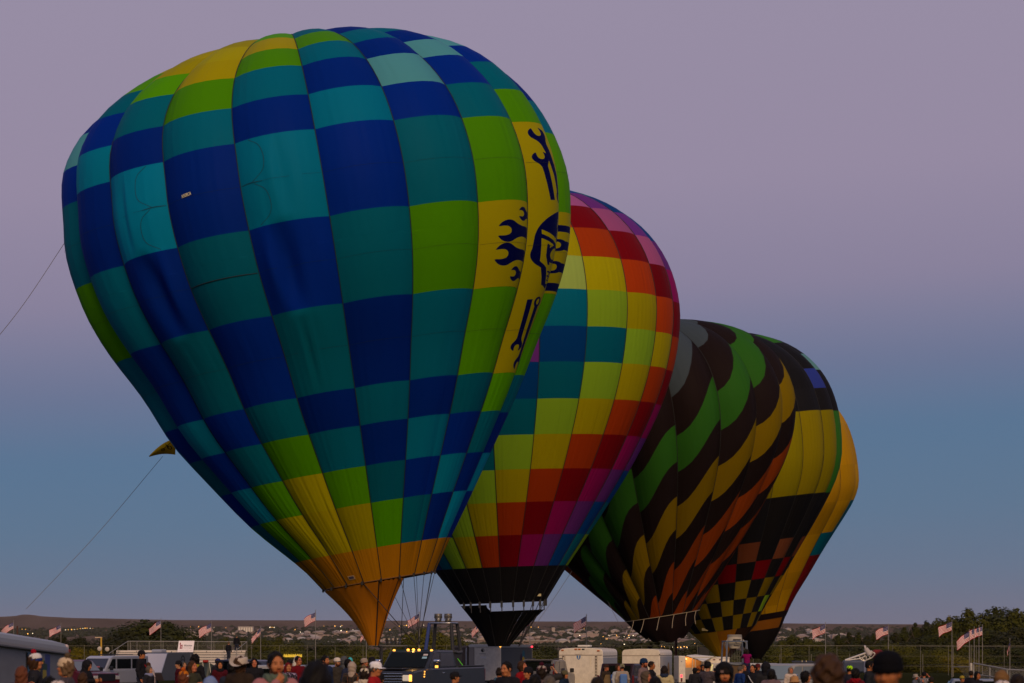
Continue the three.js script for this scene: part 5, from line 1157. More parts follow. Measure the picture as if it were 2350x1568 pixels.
{ // draped load near the bleachers, the stand of yellow lamps, posts and dishes
  const d = 118, k = F / d, o = stand('draped_load', 'dark green tarpaulin with pale stripes draped over a load, before the bleachers', 'tarpaulin', 470, d, 0);
  const topY = EYE - (1519 - HY) / k - o.position.y;
  const f = (a, b) => { const x = lerp(-0.5, 0.62, a), y = topY * (1 - b) * (0.72 + 0.28 * Math.sin(a * 2.6 + 0.35)) + 0.03 * Math.sin(a * 9 + b * 4), z = 0.1 + b * 0.6 + 0.06 * Math.sin(a * 12 + b * 3); return [V(x + 0.12 * b * (a - 0.3), y, z), null, [a, b]]; };
  part(o, 'sheet', grid(24, 12, f), new THREE.MeshStandardMaterial({ color: rgb(0.03, 0.045, 0.042), roughness: 0.5, side: THREE.DoubleSide }));
  for (const s of [0.36, 0.66]) { const pts = []; for (let i = 0; i <= 8; i++) pts.push(f(s + 0.12 * i / 8, i / 8 * 0.62)[0].add(V(0, 0.01, 0.02))); part(o, 'stripe', tube(pts, 0.02, 5, 24), mat([0.6, 0.58, 0.5], 0.7)); }
  part(o, 'load', box(0.8, topY * 0.9, 0.5, 0.06, topY * 0.45, -0.12, 0.1, 3), blackTrim);
  part(o, 'red_bundle', box(0.28, 0.12, 0.2, 0.05, topY + 0.02, 0.1, 0.05, 3), mat([0.4, 0.02, 0.015], 0.7));
  const D2 = 176, K = F / D2, y = stand('vendor_stand', 'low stand with rows of yellow lit upright tubes behind the foreground man', 'stand', 671, D2, 0), L = (u, v, z = 0) => V((u - 671) / K, EYE - (v - HY) / K - y.position.y, z), ym = lampOn([1, 0.6, 0.05], 0.9);
  for (let i = 0; i < 22; i++) { const u = 650 + i * 2, h = 4 + 3.5 * Math.abs(Math.sin(i * 1.9)); part(y, 'lamp_tube', rod(L(u, 1508.5), L(u, 1508.5 - h), 0.028, 0.02, 6), ym); }
  part(y, 'counter', box(1.5, 0.9, 0.6, 0, 0.75, -0.2, 0.04), mat([0.04, 0.035, 0.02], 0.7));
  part(y, 'sign_plate', box(0.3, 0.14, 0.05, -0.15, 1.35, 0.12, 0.02), lampOn([1, 0.7, 0.2], 0.7));
  part(y, 'leg', [rod(V(-0.6, 0, -0.2), V(-0.6, 0.4, -0.2), 0.05), rod(V(0.6, 0, -0.2), V(0.6, 0.4, -0.2), 0.05)], blackTrim);
  const c = single('white_bundle', new THREE.LatheGeometry([[0, 0], [0.2, 0], [0.2, 0.2], [0.14, 0.38], [0.1, 0.5], [0.04, 0.58], [0, 0.6]].map(([a, b]) => new THREE.Vector2(a, b)), 16), mat([0.6, 0.58, 0.52], 0.8), V(at(680, 1520, 110).x, EYE - (1527 - HY) * 110 / F, -110), 'white peaked bundle behind the man in glasses', 'bundle');
  c.position.y = EYE - (1535 - HY) * 110 / F;
  single('tent_top', new THREE.SphereGeometry(1, 20, 10, 0, 6.283, 0, 1.3).scale(0.75, 0.32, 0.8), mat([0.5, 0.24, 0.03], 0.7), V(at(778, 0, 130).x, EYE - (1521 - HY) * 130 / F - 0.1, -130), 'orange rounded tent top left of the man with the moustache', 'tent');
  single('wooden_post', rod(V(0, 0, 0), V(0, EYE - (1467 - HY) * 200 / F - groundAt(-200), 0), 0.12, 0.11, 8), mat([0.1, 0.035, 0.02], 0.85), V((1551.5 - 1175) * 200 / F, groundAt(-200), -200), 'brown wooden post under the dark spiral balloon skirt', 'post');
  single('wooden_post', rod(V(0, 0, 0), V(0, EYE - (1437 - HY) * 260 / F - groundAt(-260), 0), 0.09, 0.09, 8), mat([0.08, 0.03, 0.02], 0.85), V((39.5 - 1175) * 260 / F, groundAt(-260), -260), 'brown post standing up behind the near left trailer', 'post');
  const q = stand('lamp_mast', 'yellow lit mast with two round pale dishes above the white van', 'mast', 232, 230, 0), Q = (u, v, z = 0) => V((u - 232) * 230 / F, EYE - (v - HY) * 230 / F - q.position.y, z);
  part(q, 'mast', rod(V(0, 0, 0), Q(232, 1463), 0.1, 0.08, 8), mat([0.6, 0.36, 0.03], 0.6));
  part(q, 'mast_arm', box(0.7, 0.1, 0.1, -0.25, Q(0, 1463.5).y, 0, 0.02), mat([0.6, 0.45, 0.3], 0.6));
  for (const [u, v] of [[229, 1489.5], [246.5, 1490.5]]) part(q, 'dish', new THREE.SphereGeometry(0.22, 18, 10).scale(1, 1, 0.3).translate(Q(u, v).x, Q(u, v).y, 0.2), mat([0.5, 0.46, 0.4], 0.5));
  part(q, 'dish_stay', rod(Q(246.5, 1490.5), Q(246.5, 1520), 0.03, 0.03, 6), blackTrim);
  const e = single('teal_balloon', new THREE.SphereGeometry(0.13, 18, 14).scale(0.7, 1.1, 0.5), new THREE.MeshStandardMaterial({ color: rgb(0.02, 0.4, 0.45), roughness: 0.35 }), at(803.5, 1519, 78), 'shiny teal foil balloon beside the man with the moustache', 'foil balloon');
}
// ------------------------------------------------------------------ bleachers with the banner
{
  const d = 250, k = F / d, o = stand('bleachers', 'aluminium bleachers with a railing, left of the orange scoop', 'bleachers', 430, d, 0), L = (u, v, z = 0) => V((u - 430) / k, EYE - (v - HY) / k - o.position.y, z);
  const al = mat([0.62, 0.57, 0.52], 0.4, { metalness: 0.2 }), frame = mat([0.3, 0.29, 0.27], 0.5, { metalness: 0.5 }), x0 = L(266, 0).x, x1 = L(563, 0).x;
  for (let i = 0; i < 9; i++) {
    const y = L(0, 1499).y - i * 0.265, z = i * 0.62;
    if (y < 0.15) break;
    part(o, 'seat_board', box(x1 - x0, 0.045, 0.28, (x0 + x1) / 2, y, z, 0.01), al);
    part(o, 'riser', box(x1 - x0 - 0.1, 0.14, 0.03, (x0 + x1) / 2, y - 0.09, z + 0.1, 0.005), al);
    part(o, 'foot_board', box(x1 - x0, 0.04, 0.26, (x0 + x1) / 2, y - 0.22, z + 0.32, 0.01), mat([0.3, 0.28, 0.27], 0.5, { metalness: 0.3 }));
  }
  part(o, 'back_board', box(x1 - x0, 0.2, 0.04, (x0 + x1) / 2, L(0, 1496).y + 0.03, -0.15, 0.01), al);
  for (let i = 0; i < 8; i++) part(o, 'bracket', box(0.05, 0.24, 0.05, lerp(x0 + 0.3, x1 - 0.4, i / 7), L(0, 1497).y, 0.0, 0.005), blackTrim);
  const yT = L(0, 1472).y, yB = L(0, 1493).y;
  part(o, 'top_rail', rod(V(L(291, 0).x, yT, -0.6), V(L(565, 0).x, yT - 0.06, -0.6), 0.035, 0.035, 8), frame);
  part(o, 'bottom_rail', rod(V(L(291, 0).x, yB, -0.6), V(L(565, 0).x, yB, -0.6), 0.03, 0.03, 8), frame);
  part(o, 'sloping_rail', rod(L(291, 1472, -0.6), L(258, 1500, 2.2), 0.035, 0.035, 8), frame);
  part(o, 'sloping_rail', rod(V(L(565, 0).x, yT - 0.06, -0.6), L(540, 1497, 1.6), 0.035, 0.035, 8), frame);
  for (const u of [291, 297, 312, 340, 372, 408, 452, 489, 528, 553, 565]) part(o, 'rail_post', rod(V(L(u, 0).x, u > 540 ? 0 : yB, -0.6), V(L(u, 0).x, yT, -0.6), 0.03, 0.03, 6), frame);
  for (const u of [258, 266, 275]) part(o, 'rail_post', rod(V(L(u, 0).x, 0, lerp(2.2, 0.6, (u - 258) / 33)), V(L(u, 1500 - (u - 258) * 0.85).x, L(u, 1500 - (u - 258) * 0.85).y, lerp(2.2, 0.6, (u - 258) / 33)), 0.03, 0.03, 6), frame);
  part(o, 'handrail', [rod(L(529, 1545, 5), L(529, 1502, 5), 0.05, 0.05, 8), rod(L(548, 1520, 2), L(548, 1487, 2), 0.045, 0.045, 8)], frame);
  const bal = []; for (let i = 0; i < 118; i++) { const x = lerp(L(293, 0).x, L(563, 0).x, i / 117); bal.push(rod(V(x, yB, -0.6), V(x, yT, -0.6), 0.009, 0.009, 4)); }
  const w = part(o, 'balusters', bal, mat([0.26, 0.25, 0.22], 0.6)); w.userData.kind = 'stuff';
  for (let i = 0; i < 6; i++) part(o, 'support', rod(V(lerp(x0, x1, i / 5), 0, -0.4), V(lerp(x0, x1, i / 5), L(0, 1499).y, -0.3), 0.05, 0.05, 6), frame);
  // banner over the railing
  const cv = document.createElement('canvas'); cv.width = 512; cv.height = 352;
  const g = cv.getContext('2d'); g.fillStyle = '#eee6e8'; g.fillRect(0, 0, 512, 352);
  g.fillStyle = '#8e1030'; g.beginPath(); g.moveTo(62, 250); g.lineTo(66, 120); g.lineTo(40, 116); g.lineTo(46, 78); g.lineTo(62, 48); g.lineTo(80, 84); g.lineTo(84, 128); g.lineTo(124, 132); g.lineTo(130, 108); g.lineTo(142, 132); g.lineTo(148, 250); g.fill();
  g.fillStyle = '#eee6e8'; g.fillRect(92, 150, 10, 84); g.beginPath(); g.arc(120, 176, 10, 0, 7); g.fill(); g.fillRect(112, 204, 14, 30); g.fillRect(46, 124, 14, 6);
  g.fillStyle = '#23222a'; g.font = 'bold 74px sans-serif'; g.fillText('Mission', 182, 176, 304); g.fillStyle = '#6a666e'; g.font = '46px sans-serif'; g.fillText('Linen Supply', 182, 236, 296);
  g.fillStyle = '#7a6a70'; for (let i = 0; i < 26; i++) g.fillRect(52 + i * 16, 288, 5 + (i * 37) % 9, 8);
  const tx = new THREE.CanvasTexture(cv); tx.colorSpace = THREE.SRGBColorSpace;
  const dB = 249, b = thing('banner', V((427 - 1175) * dB / F, groundAt(-250), -dB), 'white printed banner with dark red logo hung on the bleachers railing', 'banner'), P = (u, v, z) => V((u - 427) * dB / F, EYE - (v - HY) * dB / F - b.position.y, z);
  part(b, 'banner_cloth', grid(10, 8, (s, t) => { const p = P(lerp(409, 445, s) - (1 - t) * 1.2, lerp(1497, 1471, t), 0.35 - 0.75 * t + 0.03 * Math.sin(s * 9)); return [p, null, [s, t]]; }), new THREE.MeshStandardMaterial({ map: tx, roughness: 0.7, side: THREE.DoubleSide }));
}
// ------------------------------------------------------------------ people: bodies meshed from smooth distance fields
/** surface nets: a smooth mesh of f = 0 (negative inside) in the box lo..hi */
function net(lo, hi, cell, f, paintAt) {
  const n = [0, 1, 2].map((i) => Math.ceil((hi[i] - lo[i]) / cell) + 1), at3 = (i, j, k) => i + n[0] * (j + n[1] * k), v = new Float32Array(n[0] * n[1] * n[2]);
  for (let k = 0; k < n[2]; k++) for (let j = 0; j < n[1]; j++) for (let i = 0; i < n[0]; i++) v[at3(i, j, k)] = f(lo[0] + i * cell, lo[1] + j * cell, lo[2] + k * cell);
  const id = new Int32Array(v.length).fill(-1), pos = [], idx = [];
  for (let k = 0; k < n[2] - 1; k++) for (let j = 0; j < n[1] - 1; j++) for (let i = 0; i < n[0] - 1; i++) {
    let x = 0, y = 0, z = 0, c = 0;
    const edge = (a, b, A, B) => { const p = v[at3(i + a[0], j + a[1], k + a[2])], q = v[at3(i + b[0], j + b[1], k + b[2])]; if ((p < 0) !== (q < 0)) { const t = p / (p - q); x += a[0] + (b[0] - a[0]) * t; y += a[1] + (b[1] - a[1]) * t; z += a[2] + (b[2] - a[2]) * t; c++; } };
    for (let s = 0; s < 4; s++) { const p = s & 1, q = s >> 1; edge([0, p, q], [1, p, q]); edge([p, 0, q], [p, 1, q]); edge([p, q, 0], [p, q, 1]); }
    if (c) { id[at3(i, j, k)] = pos.length / 3; pos.push(lo[0] + (i + x / c) * cell, lo[1] + (j + y / c) * cell, lo[2] + (k + z / c) * cell); }
  }
  for (let k = 1; k < n[2] - 1; k++) for (let j = 1; j < n[1] - 1; j++) for (let i = 1; i < n[0] - 1; i++) {
    const a = v[at3(i, j, k)] < 0;
    const quad = (b, p, q, r, s) => { if (a === b) return; if (a) idx.push(p, q, r, p, r, s); else idx.push(p, r, q, p, s, r); };
    quad(v[at3(i + 1, j, k)] < 0, id[at3(i, j - 1, k - 1)], id[at3(i, j, k - 1)], id[at3(i, j, k)], id[at3(i, j - 1, k)]);
    quad(v[at3(i, j + 1, k)] < 0, id[at3(i - 1, j, k - 1)], id[at3(i - 1, j, k)], id[at3(i, j, k)], id[at3(i, j, k - 1)]);
    quad(v[at3(i, j, k + 1)] < 0, id[at3(i - 1, j - 1, k)], id[at3(i, j - 1, k)], id[at3(i, j, k)], id[at3(i - 1, j, k)]);
  }
  const nor = new Float32Array(pos.length), e = cell * 0.4;
  for (let i = 0; i < pos.length; i += 3) {
    const [x, y, z] = [pos[i], pos[i + 1], pos[i + 2]], g = V(f(x + e, y, z) - f(x - e, y, z), f(x, y + e, z) - f(x, y - e, z), f(x, y, z + e) - f(x, y, z - e)).normalize();
    nor[i] = g.x; nor[i + 1] = g.y; nor[i + 2] = g.z;
  }
  const g = new THREE.BufferGeometry();
  g.setAttribute('position', new THREE.Float32BufferAttribute(pos, 3));
  g.setAttribute('normal', new THREE.BufferAttribute(nor, 3));
  if (paintAt) { const c = new Float32Array(pos.length); for (let i = 0; i < pos.length; i += 3) c.set(paintAt(pos[i], pos[i + 1], pos[i + 2]), i); g.setAttribute('color', new THREE.BufferAttribute(c, 3)); }
  g.setIndex(idx);
  return g;
}
const smin = (a, b, k) => { const h = Math.max(k - Math.abs(a - b), 0) / k; return Math.min(a, b) - h * h * k * 0.25; };
const bone = (x, y, z, b) => {                               // b = [ax, ay, az, bx, by, bz, ra, rb]
  const dx = b[3] - b[0], dy = b[4] - b[1], dz = b[5] - b[2], px0 = x - b[0], py = y - b[1], pz = z - b[2], t = Math.min(1, Math.max(0, (px0 * dx + py * dy + pz * dz) / (dx * dx + dy * dy + dz * dz || 1e-9)));
  return Math.hypot(px0 - dx * t, py - dy * t, pz - dz * t) - (b[6] + (b[7] - b[6]) * t);
};
const bones = (list, k) => (x, y, z) => { let d = 9; for (const b of list) d = smin(d, bone(x, y, z, b), k); return d; };
const ball = (x, y, z, cx, cy, cz, rx, ry, rz) => { const q = Math.hypot((x - cx) / rx, (y - cy) / ry, (z - cz) / rz); return (q - 1) * Math.min(rx, ry, rz); };
const shared = new Map();
const once = (key, make) => { if (!shared.has(key)) shared.set(key, make()); return shared.get(key); };
const HEAD = [0, 1.64, 0.02];
/** the head in its own axes: chin at -0.115, crown at 0.135, face along +z */
function headField(x, y, z) {
  let d = ball(x, y, z, 0, 0.035, -0.012, 0.075, 0.1, 0.095);
  d = smin(d, ball(x, y, z, 0, -0.03, 0.022, 0.06, 0.088, 0.07), 0.04);
  d = smin(d, bone(x, y, z, [-0.022, -0.088, 0.052, 0.022, -0.088, 0.052, 0.025, 0.025]), 0.03);
  d = smin(d, bone(x, y, z, [-0.04, 0.03, 0.07, 0.04, 0.03, 0.07, 0.018, 0.018]), 0.02);
  for (const s of [-1, 1]) { d = smin(d, ball(x, y, z, s * 0.042, -0.022, 0.06, 0.026, 0.028, 0.026), 0.025); d = -smin(-d, ball(x, y, z, s * 0.032, 0.012, 0.106, 0.019, 0.013, 0.018), 0.012); d = smin(d, ball(x, y, z, s * 0.032, 0.011, 0.076, 0.014, 0.011, 0.012), 0.004); d = smin(d, ball(x, y, z, s * 0.079, 0.002, -0.006, 0.011, 0.034, 0.021), 0.008); }
  d = smin(d, bone(x, y, z, [0, 0.02, 0.086, 0, -0.026, 0.108, 0.01, 0.014]), 0.012);
  d = smin(d, bone(x, y, z, [-0.014, -0.03, 0.094, 0.014, -0.03, 0.094, 0.009, 0.009]), 0.008);
  d = smin(d, bone(x, y, z, [-0.02, -0.057, 0.083, 0.02, -0.057, 0.083, 0.009, 0.009]), 0.008);
  d = smin(d, bone(x, y, z, [-0.016, -0.07, 0.08, 0.016, -0.07, 0.08, 0.009, 0.009]), 0.008);
  return smin(d, bone(x, y, z, [0, -0.07, -0.03, 0, -0.22, -0.045, 0.052, 0.06]), 0.03);
}
function facePaint(beard) {
  return (x, y, z) => {
    const ax = Math.abs(x), eye = Math.hypot(ax - 0.032, (y - 0.011) * 1.5);
    if (z > 0.06 && eye < 0.008) return [0.03, 0.02, 0.02];
    if (z > 0.05 && eye < 0.015) return [0.75, 0.7, 0.72];
    if (z > 0.05 && ax > 0.012 && ax < 0.052 && Math.abs(y - 0.036 + (ax - 0.03) ** 2 * 6) < 0.006) return [0.1, 0.08, 0.07];
    if (z > 0.07 && ax < 0.024 && y < -0.052 && y > -0.074) return [0.72, 0.42, 0.4];
    if (beard && ((y < -0.066 && z > -0.01 && ax < 0.07) || (y < -0.03 && ax > 0.045 && z > 0 && z < 0.05) || (y < -0.04 && y > -0.053 && z > 0.06 && ax < 0.03))) return [0.16, 0.13, 0.12];
    return [1, 1, 1];
  };
}
/** hand at the end of an arm: palm along dir, fingers curling towards side */
function handBones(w, dir, side, curl) {
  const d = V(...dir).normalize(), s = V(...side).addScaledVector(d, -V(...side).dot(d)).normalize(), c = d.clone().cross(s), out = [], P = (a, b, e) => V(...w).addScaledVector(d, a).addScaledVector(s, b).addScaledVector(c, e);
  const add = (a, b, r0, r1) => out.push([a.x, a.y, a.z, b.x, b.y, b.z, r0, r1]);
  for (const e of [-0.026, -0.009, 0.009, 0.026]) add(P(0.01, 0, e * 0.5), P(0.085, 0, e), 0.02, 0.013);
  [[-0.03, 0.062], [-0.01, 0.074], [0.01, 0.07], [0.03, 0.054]].forEach(([e, l]) => {
    const k = P(0.09, 0, e), m = P(0.09 + l * 0.5 * Math.cos(curl), l * 0.5 * Math.sin(curl), e * 1.1), t = P(0.09 + l * 0.5 * Math.cos(curl) + l * 0.5 * Math.cos(curl * 2), l * 0.5 * Math.sin(curl) + l * 0.5 * Math.sin(curl * 2), e * 1.15);
    add(k, m, 0.0095, 0.009); add(m, t, 0.009, 0.0075);
  });
  add(P(0.025, 0.008, -0.03), P(0.065, 0.022, -0.055), 0.014, 0.011); add(P(0.065, 0.022, -0.055), P(0.1, 0.04, -0.05), 0.0105, 0.0085);
  return out;
}
const POSES = {
  stand: { e: [0.25, 1.17, -0.03], w: [0.255, 0.93, 0.06] }, pocket: { e: [0.29, 1.18, -0.07], w: [0.2, 1.0, 0.1] },
  phone: { e: [0.24, 1.2, 0.16], w: [0.07, 1.42, 0.34] }, high: { e: [0.32, 1.45, 0.14], w: [0.13, 1.64, 0.26] }, side: { e: [0.27, 1.24, 0.05], w: [0.16, 1.26, 0.29] },
  mouth: { e: [0.25, 1.22, 0.2], w: [0.06, 1.45, 0.2], other: [0.24, 1.15, 0.05, 0.1, 1.18, 0.24] }, reach: { e: [0.24, 1.3, 0.22], w: [0.14, 1.32, 0.48] }, point: { e: [0.3, 1.4, 0.2], w: [0.34, 1.56, 0.42], other: [0.25, 1.17, -0.03, 0.255, 0.93, 0.06] },
};
function skeleton(pose) {
  const p = POSES[pose], arms = [];
  for (const s of [-1, 1]) {
    const o = s === 1 && p.other, e = o ? o.slice(0, 3) : p.e, w = o ? o.slice(3) : p.w, E = [s * e[0], e[1], e[2]], W = [s * w[0], w[1], w[2]];
    arms.push({ S: [s * 0.185, 1.42, -0.01], E, W, dir: [W[0] - E[0], W[1] - E[1], W[2] - E[2]], s });
  }
  return arms;
}
const bodyOf = (pose, pitch, beard) => once(`body ${pose} ${pitch} ${beard}`, () => {
  const arms = skeleton(pose), list = [[0, 0.96, 0, 0, 1.2, 0, 0.11, 0.1], [0, 1.2, 0, 0, 1.38, 0, 0.1, 0.11], [-0.14, 1.4, 0, 0.14, 1.4, 0, 0.06, 0.06], [0, 1.4, -0.01, 0, 1.54, 0.0, 0.06, 0.052]];
  for (const s of [-1, 1]) list.push([s * 0.085, 0.94, 0, s * 0.1, 0.5, 0.015, 0.08, 0.052], [s * 0.1, 0.5, 0.015, s * 0.1, 0.09, 0, 0.05, 0.035], [s * 0.1, 0.05, 0, s * 0.115, 0.04, 0.15, 0.035, 0.028]);
  for (const a of arms) list.push([...a.S, ...a.E, 0.045, 0.037], [...a.E, ...a.W, 0.036, 0.027]);
  const parts = [net([-0.46, -0.02, -0.2], [0.46, 1.62, 0.62], 0.024, bones(list, 0.05))];
  for (const a of arms) {
    const up = V(...a.dir).normalize(), side = Math.abs(up.y) > 0.75 && up.y < 0 ? [0, 0, 1] : pose === 'mouth' && a.s < 0 ? [0, 0.2, -1] : [-a.s, 0.1, -0.25];
    const hb = handBones(a.W, a.dir, side, pose === 'stand' || pose === 'pocket' ? 0.35 : 0.8), mids = hb.flatMap((b) => [[b[0], b[1], b[2]], [b[3], b[4], b[5]]]);
    const lo = [0, 1, 2].map((i) => Math.min(...mids.map((m) => m[i])) - 0.03), hi = [0, 1, 2].map((i) => Math.max(...mids.map((m) => m[i])) + 0.03);
    parts.push(net(lo, hi, 0.006, bones(hb, 0.008)));
  }
  for (const g of parts) g.setAttribute('color', new THREE.BufferAttribute(new Float32Array(g.attributes.position.count * 3).fill(1), 3));
  const h = net([-0.11, -0.2, -0.14], [0.11, 0.16, 0.15], 0.0075, headField, facePaint(beard));
  h.applyMatrix4(headMatrix(pitch));
  return mergeGeometries([...parts, h], false);
});
function headMatrix(pitch) { return new THREE.Matrix4().makeTranslation(HEAD[0], HEAD[1] - 0.06, HEAD[2] - 0.02).multiply(new THREE.Matrix4().makeRotationX(-pitch)).multiply(new THREE.Matrix4().makeTranslation(0, 0.06, 0.02)); }
const jacketOf = (pose, bulk) => once(`jacket ${pose} ${bulk}`, () => {
  const arms = skeleton(pose), core = [[0, 0.88, 0, 0, 1.08, 0, 0.165 * bulk, 0.155 * bulk], [0, 1.08, 0, 0, 1.34, 0, 0.155 * bulk, 0.17 * bulk], [-0.15, 1.4, -0.01, 0.15, 1.4, -0.01, 0.085 * bulk, 0.085 * bulk]], sleeve = [], f = bones(core, 0.08);
  for (const a of arms) sleeve.push([...a.S, ...a.E, 0.074 * bulk, 0.06 * bulk], [...a.E, ...a.W, 0.059 * bulk, 0.046 * bulk]);
  const g = bones(sleeve, 0.03);
  return net([-0.5, 0.68, -0.3], [0.5, 1.56, 0.58], 0.02, (x, y, z) => {
    let d = smin(f(x, y, z * 1.28) * 0.85, g(x, y, z), 0.05);
    d = smin(d, Math.hypot(Math.hypot(x, (z + 0.015) * 1.1) - 0.078, (y - 1.47) * 0.7) - 0.026, 0.04);
    d += 0.005 * Math.sin(y * 46 + x * 9) * Math.sin(x * 23 + z * 17);
    return Math.max(d, 0.855 - y);
  });
});
const trousersOf = () => once('trousers', () => {
  const list = [[-0.05, 0.93, 0, 0.05, 0.93, 0, 0.135, 0.135]];
  for (const s of [-1, 1]) list.push([s * 0.085, 0.9, 0, s * 0.1, 0.5, 0.015, 0.105, 0.078], [s * 0.1, 0.5, 0.015, s * 0.1, 0.09, -0.005, 0.076, 0.068]);
  const f = bones(list, 0.03);
  return net([-0.25, 0.02, -0.2], [0.25, 1.1, 0.22], 0.024, (x, y, z) => Math.max(f(x, y, z), 0.07 - y));
});
const shoeOf = () => once('shoe', () => net([-0.08, -0.03, -0.12], [0.08, 0.13, 0.24], 0.012, (x, y, z) => Math.max(bones([[0, 0.06, -0.03, 0, 0.05, 0.1, 0.052, 0.045], [0, 0.05, 0.1, 0, 0.035, 0.17, 0.045, 0.036]], 0.03)(x, y, z), -0.0 - y)));
const hairOf = (kind) => once(`hair ${kind}`, () => {
  const big = kind === 'curly' ? 0.045 : kind === 'full' ? 0.022 : 0.012;
  return net([-0.2, -0.36, -0.24], [0.2, 0.22, 0.16], kind === 'curly' ? 0.01 : 0.009, (x, y, z) => {
    let d = ball(x, y, z, 0, 0.038, -0.014, 0.078 + big, 0.1 + big, 0.098 + big);
    const wave = 0.004 * Math.sin(x * 90 + y * 40) + 0.004 * Math.sin(y * 70 - z * 80) + (kind === 'curly' ? 0.014 * Math.sin(x * 45 + z * 30) * Math.sin(y * 50) : 0);
    const face = ball(x, y, z, 0, kind === 'short' || kind === 'bun' ? -0.045 : -0.055, 0.1, kind === 'long' || kind === 'curly' ? 0.066 : 0.085, 0.152, 0.09);
    if (kind === 'long' || kind === 'curly') d = smin(d, bones([[-0.055, 0, -0.04, -0.075, -0.26, -0.045, 0.045 + big * 0.6, 0.045], [0.055, 0, -0.04, 0.075, -0.26, -0.045, 0.045 + big * 0.6, 0.045], [0, 0, -0.07, 0, -0.28, -0.09, 0.06 + big * 0.6, 0.05]], 0.05)(x, y, z), 0.04);
    if (kind === 'full') d = smin(d, bones([[-0.06, 0, -0.02, -0.066, -0.08, -0.02, 0.04, 0.03], [0.06, 0, -0.02, 0.066, -0.08, -0.02, 0.04, 0.03], [0, 0, -0.07, 0, -0.1, -0.07, 0.06, 0.05]], 0.05)(x, y, z), 0.04);
    if (kind === 'bun') d = smin(d, ball(x, y, z, 0, 0.13, -0.06, 0.05, 0.045, 0.05), 0.015);
    if (kind === 'short' || kind === 'bun') d = Math.max(d, Math.max(-0.075 - y, -(y - 0.0) - 0.045 + (z > 0 ? 0.03 : 0) - z * 0.2));
    return Math.max(d + wave, -face);
  });
});
const hoodOf = () => once('hood', () => net([-0.17, -0.24, -0.2], [0.17, 0.2, 0.16], 0.011, (x, y, z) => Math.max(smin(ball(x, y, z, 0, 0.03, -0.02, 0.118, 0.14, 0.138), bone(x, y, z, [0, -0.1, -0.04, 0, -0.2, -0.05, 0.1, 0.12]), 0.06) + 0.004 * Math.sin(y * 60 + z * 40), -ball(x, y, z, 0, -0.02, 0.12, 0.074, 0.115, 0.12))));
const lathe = (pts, n = 28, sz = 1.16) => new THREE.LatheGeometry(pts.map(([r, y]) => new THREE.Vector2(r, y)), n).scale(1, 1, sz);
const ribbed = (g, k = 0.0025, n = 22) => { const p = g.attributes.position; for (let i = 0; i < p.count; i++) { const a = Math.atan2(p.getX(i), p.getZ(i)), s = 1 + k * 12 * Math.cos(a * n) * 0.35; p.setX(i, p.getX(i) * s); p.setZ(i, p.getZ(i) * s); } g.computeVertexNormals(); return g; };
const beanieDome = () => once('beanie dome', () => ribbed(lathe([[0.096, 0.055], [0.098, 0.08], [0.092, 0.11], [0.075, 0.137], [0.045, 0.154], [0.02, 0.16], [0, 0.161]], 88, 1.14)));
const beanieCuff = () => once('beanie cuff', () => ribbed(lathe([[0.09, 0.012], [0.1, 0.016], [0.105, 0.035], [0.104, 0.06], [0.098, 0.068], [0.09, 0.066]], 88, 1.14)));
const pomOf = () => once('pom', () => { const g = new THREE.IcosahedronGeometry(0.045, 4), p = g.attributes.position; for (let i = 0; i < p.count; i++) { const s = 1 + 0.13 * Math.sin(p.getX(i) * 400) * Math.sin(p.getY(i) * 370) * Math.sin(p.getZ(i) * 410 + 1); p.setXYZ(i, p.getX(i) * s, p.getY(i) * s, p.getZ(i) * s); } g.computeVertexNormals(); return g; });
const capDome = () => once('cap dome', () => lathe([[0.094, 0.03], [0.097, 0.06], [0.093, 0.095], [0.078, 0.125], [0.045, 0.143], [0.012, 0.149], [0, 0.152]], 28, 1.17));
const capBrim = () => once('cap brim', () => { const f = (o) => grid(14, 6, (a, b) => { const t = (a - 0.5) * 2.1, r = 1 + 0.75 * b * Math.cos(t) ** 0.8; return [V(0.096 * Math.sin(t) * (1 + 0.08 * b), 0.034 - 0.012 * b * b - 0.25 * (0.096 * Math.sin(t)) ** 2 * 10 * 0.35 + o, 0.11 * Math.cos(t) * r), null]; }); const lo = f(-0.004), up = f(0.002); lo.index.array.reverse(); return mergeGeometries([plain(up), plain(lo)], false); });
const cowboyCrown = () => once('cowboy crown', () => { const g = lathe([[0.098, 0.03], [0.097, 0.07], [0.092, 0.12], [0.08, 0.15], [0.05, 0.162], [0, 0.15]], 36, 1.2), p = g.attributes.position; for (let i = 0; i < p.count; i++) if (p.getY(i) > 0.1) { const k = Math.exp(-((p.getX(i) / 0.03) ** 2)); p.setY(i, p.getY(i) - 0.025 * k + 0.01 * p.getZ(i)); } g.computeVertexNormals(); return g; });
const cowboyBrim = () => once('cowboy brim', () => { const f = (o) => grid(48, 6, (a, b) => { const t = a * 2 * Math.PI, r = 0.092 + 0.105 * b, s = Math.abs(Math.sin(t)); return [V(r * Math.sin(t) * (1 - 0.12 * b * s), 0.032 + 0.075 * b * b * s * s - 0.012 * b * (1 - s) + o, r * 1.2 * Math.cos(t)), null]; }); const a = f(0.003), b = f(-0.003); b.index.array.reverse(); return mergeGeometries([plain(a), plain(b)], false); });
const bucketOf = () => once('bucket hat', () => lathe([[0.135, -0.005], [0.1, 0.045], [0.096, 0.1], [0.085, 0.135], [0.04, 0.146], [0, 0.147]], 28, 1.15));
const cloths = new Map();
const wool = (() => { const a = tiler(24, 51), b = tiler(60, 52); return noiseTexture(256, (x, y) => 0.5 * a(x, y) + 0.5 * b(x, y)); })();
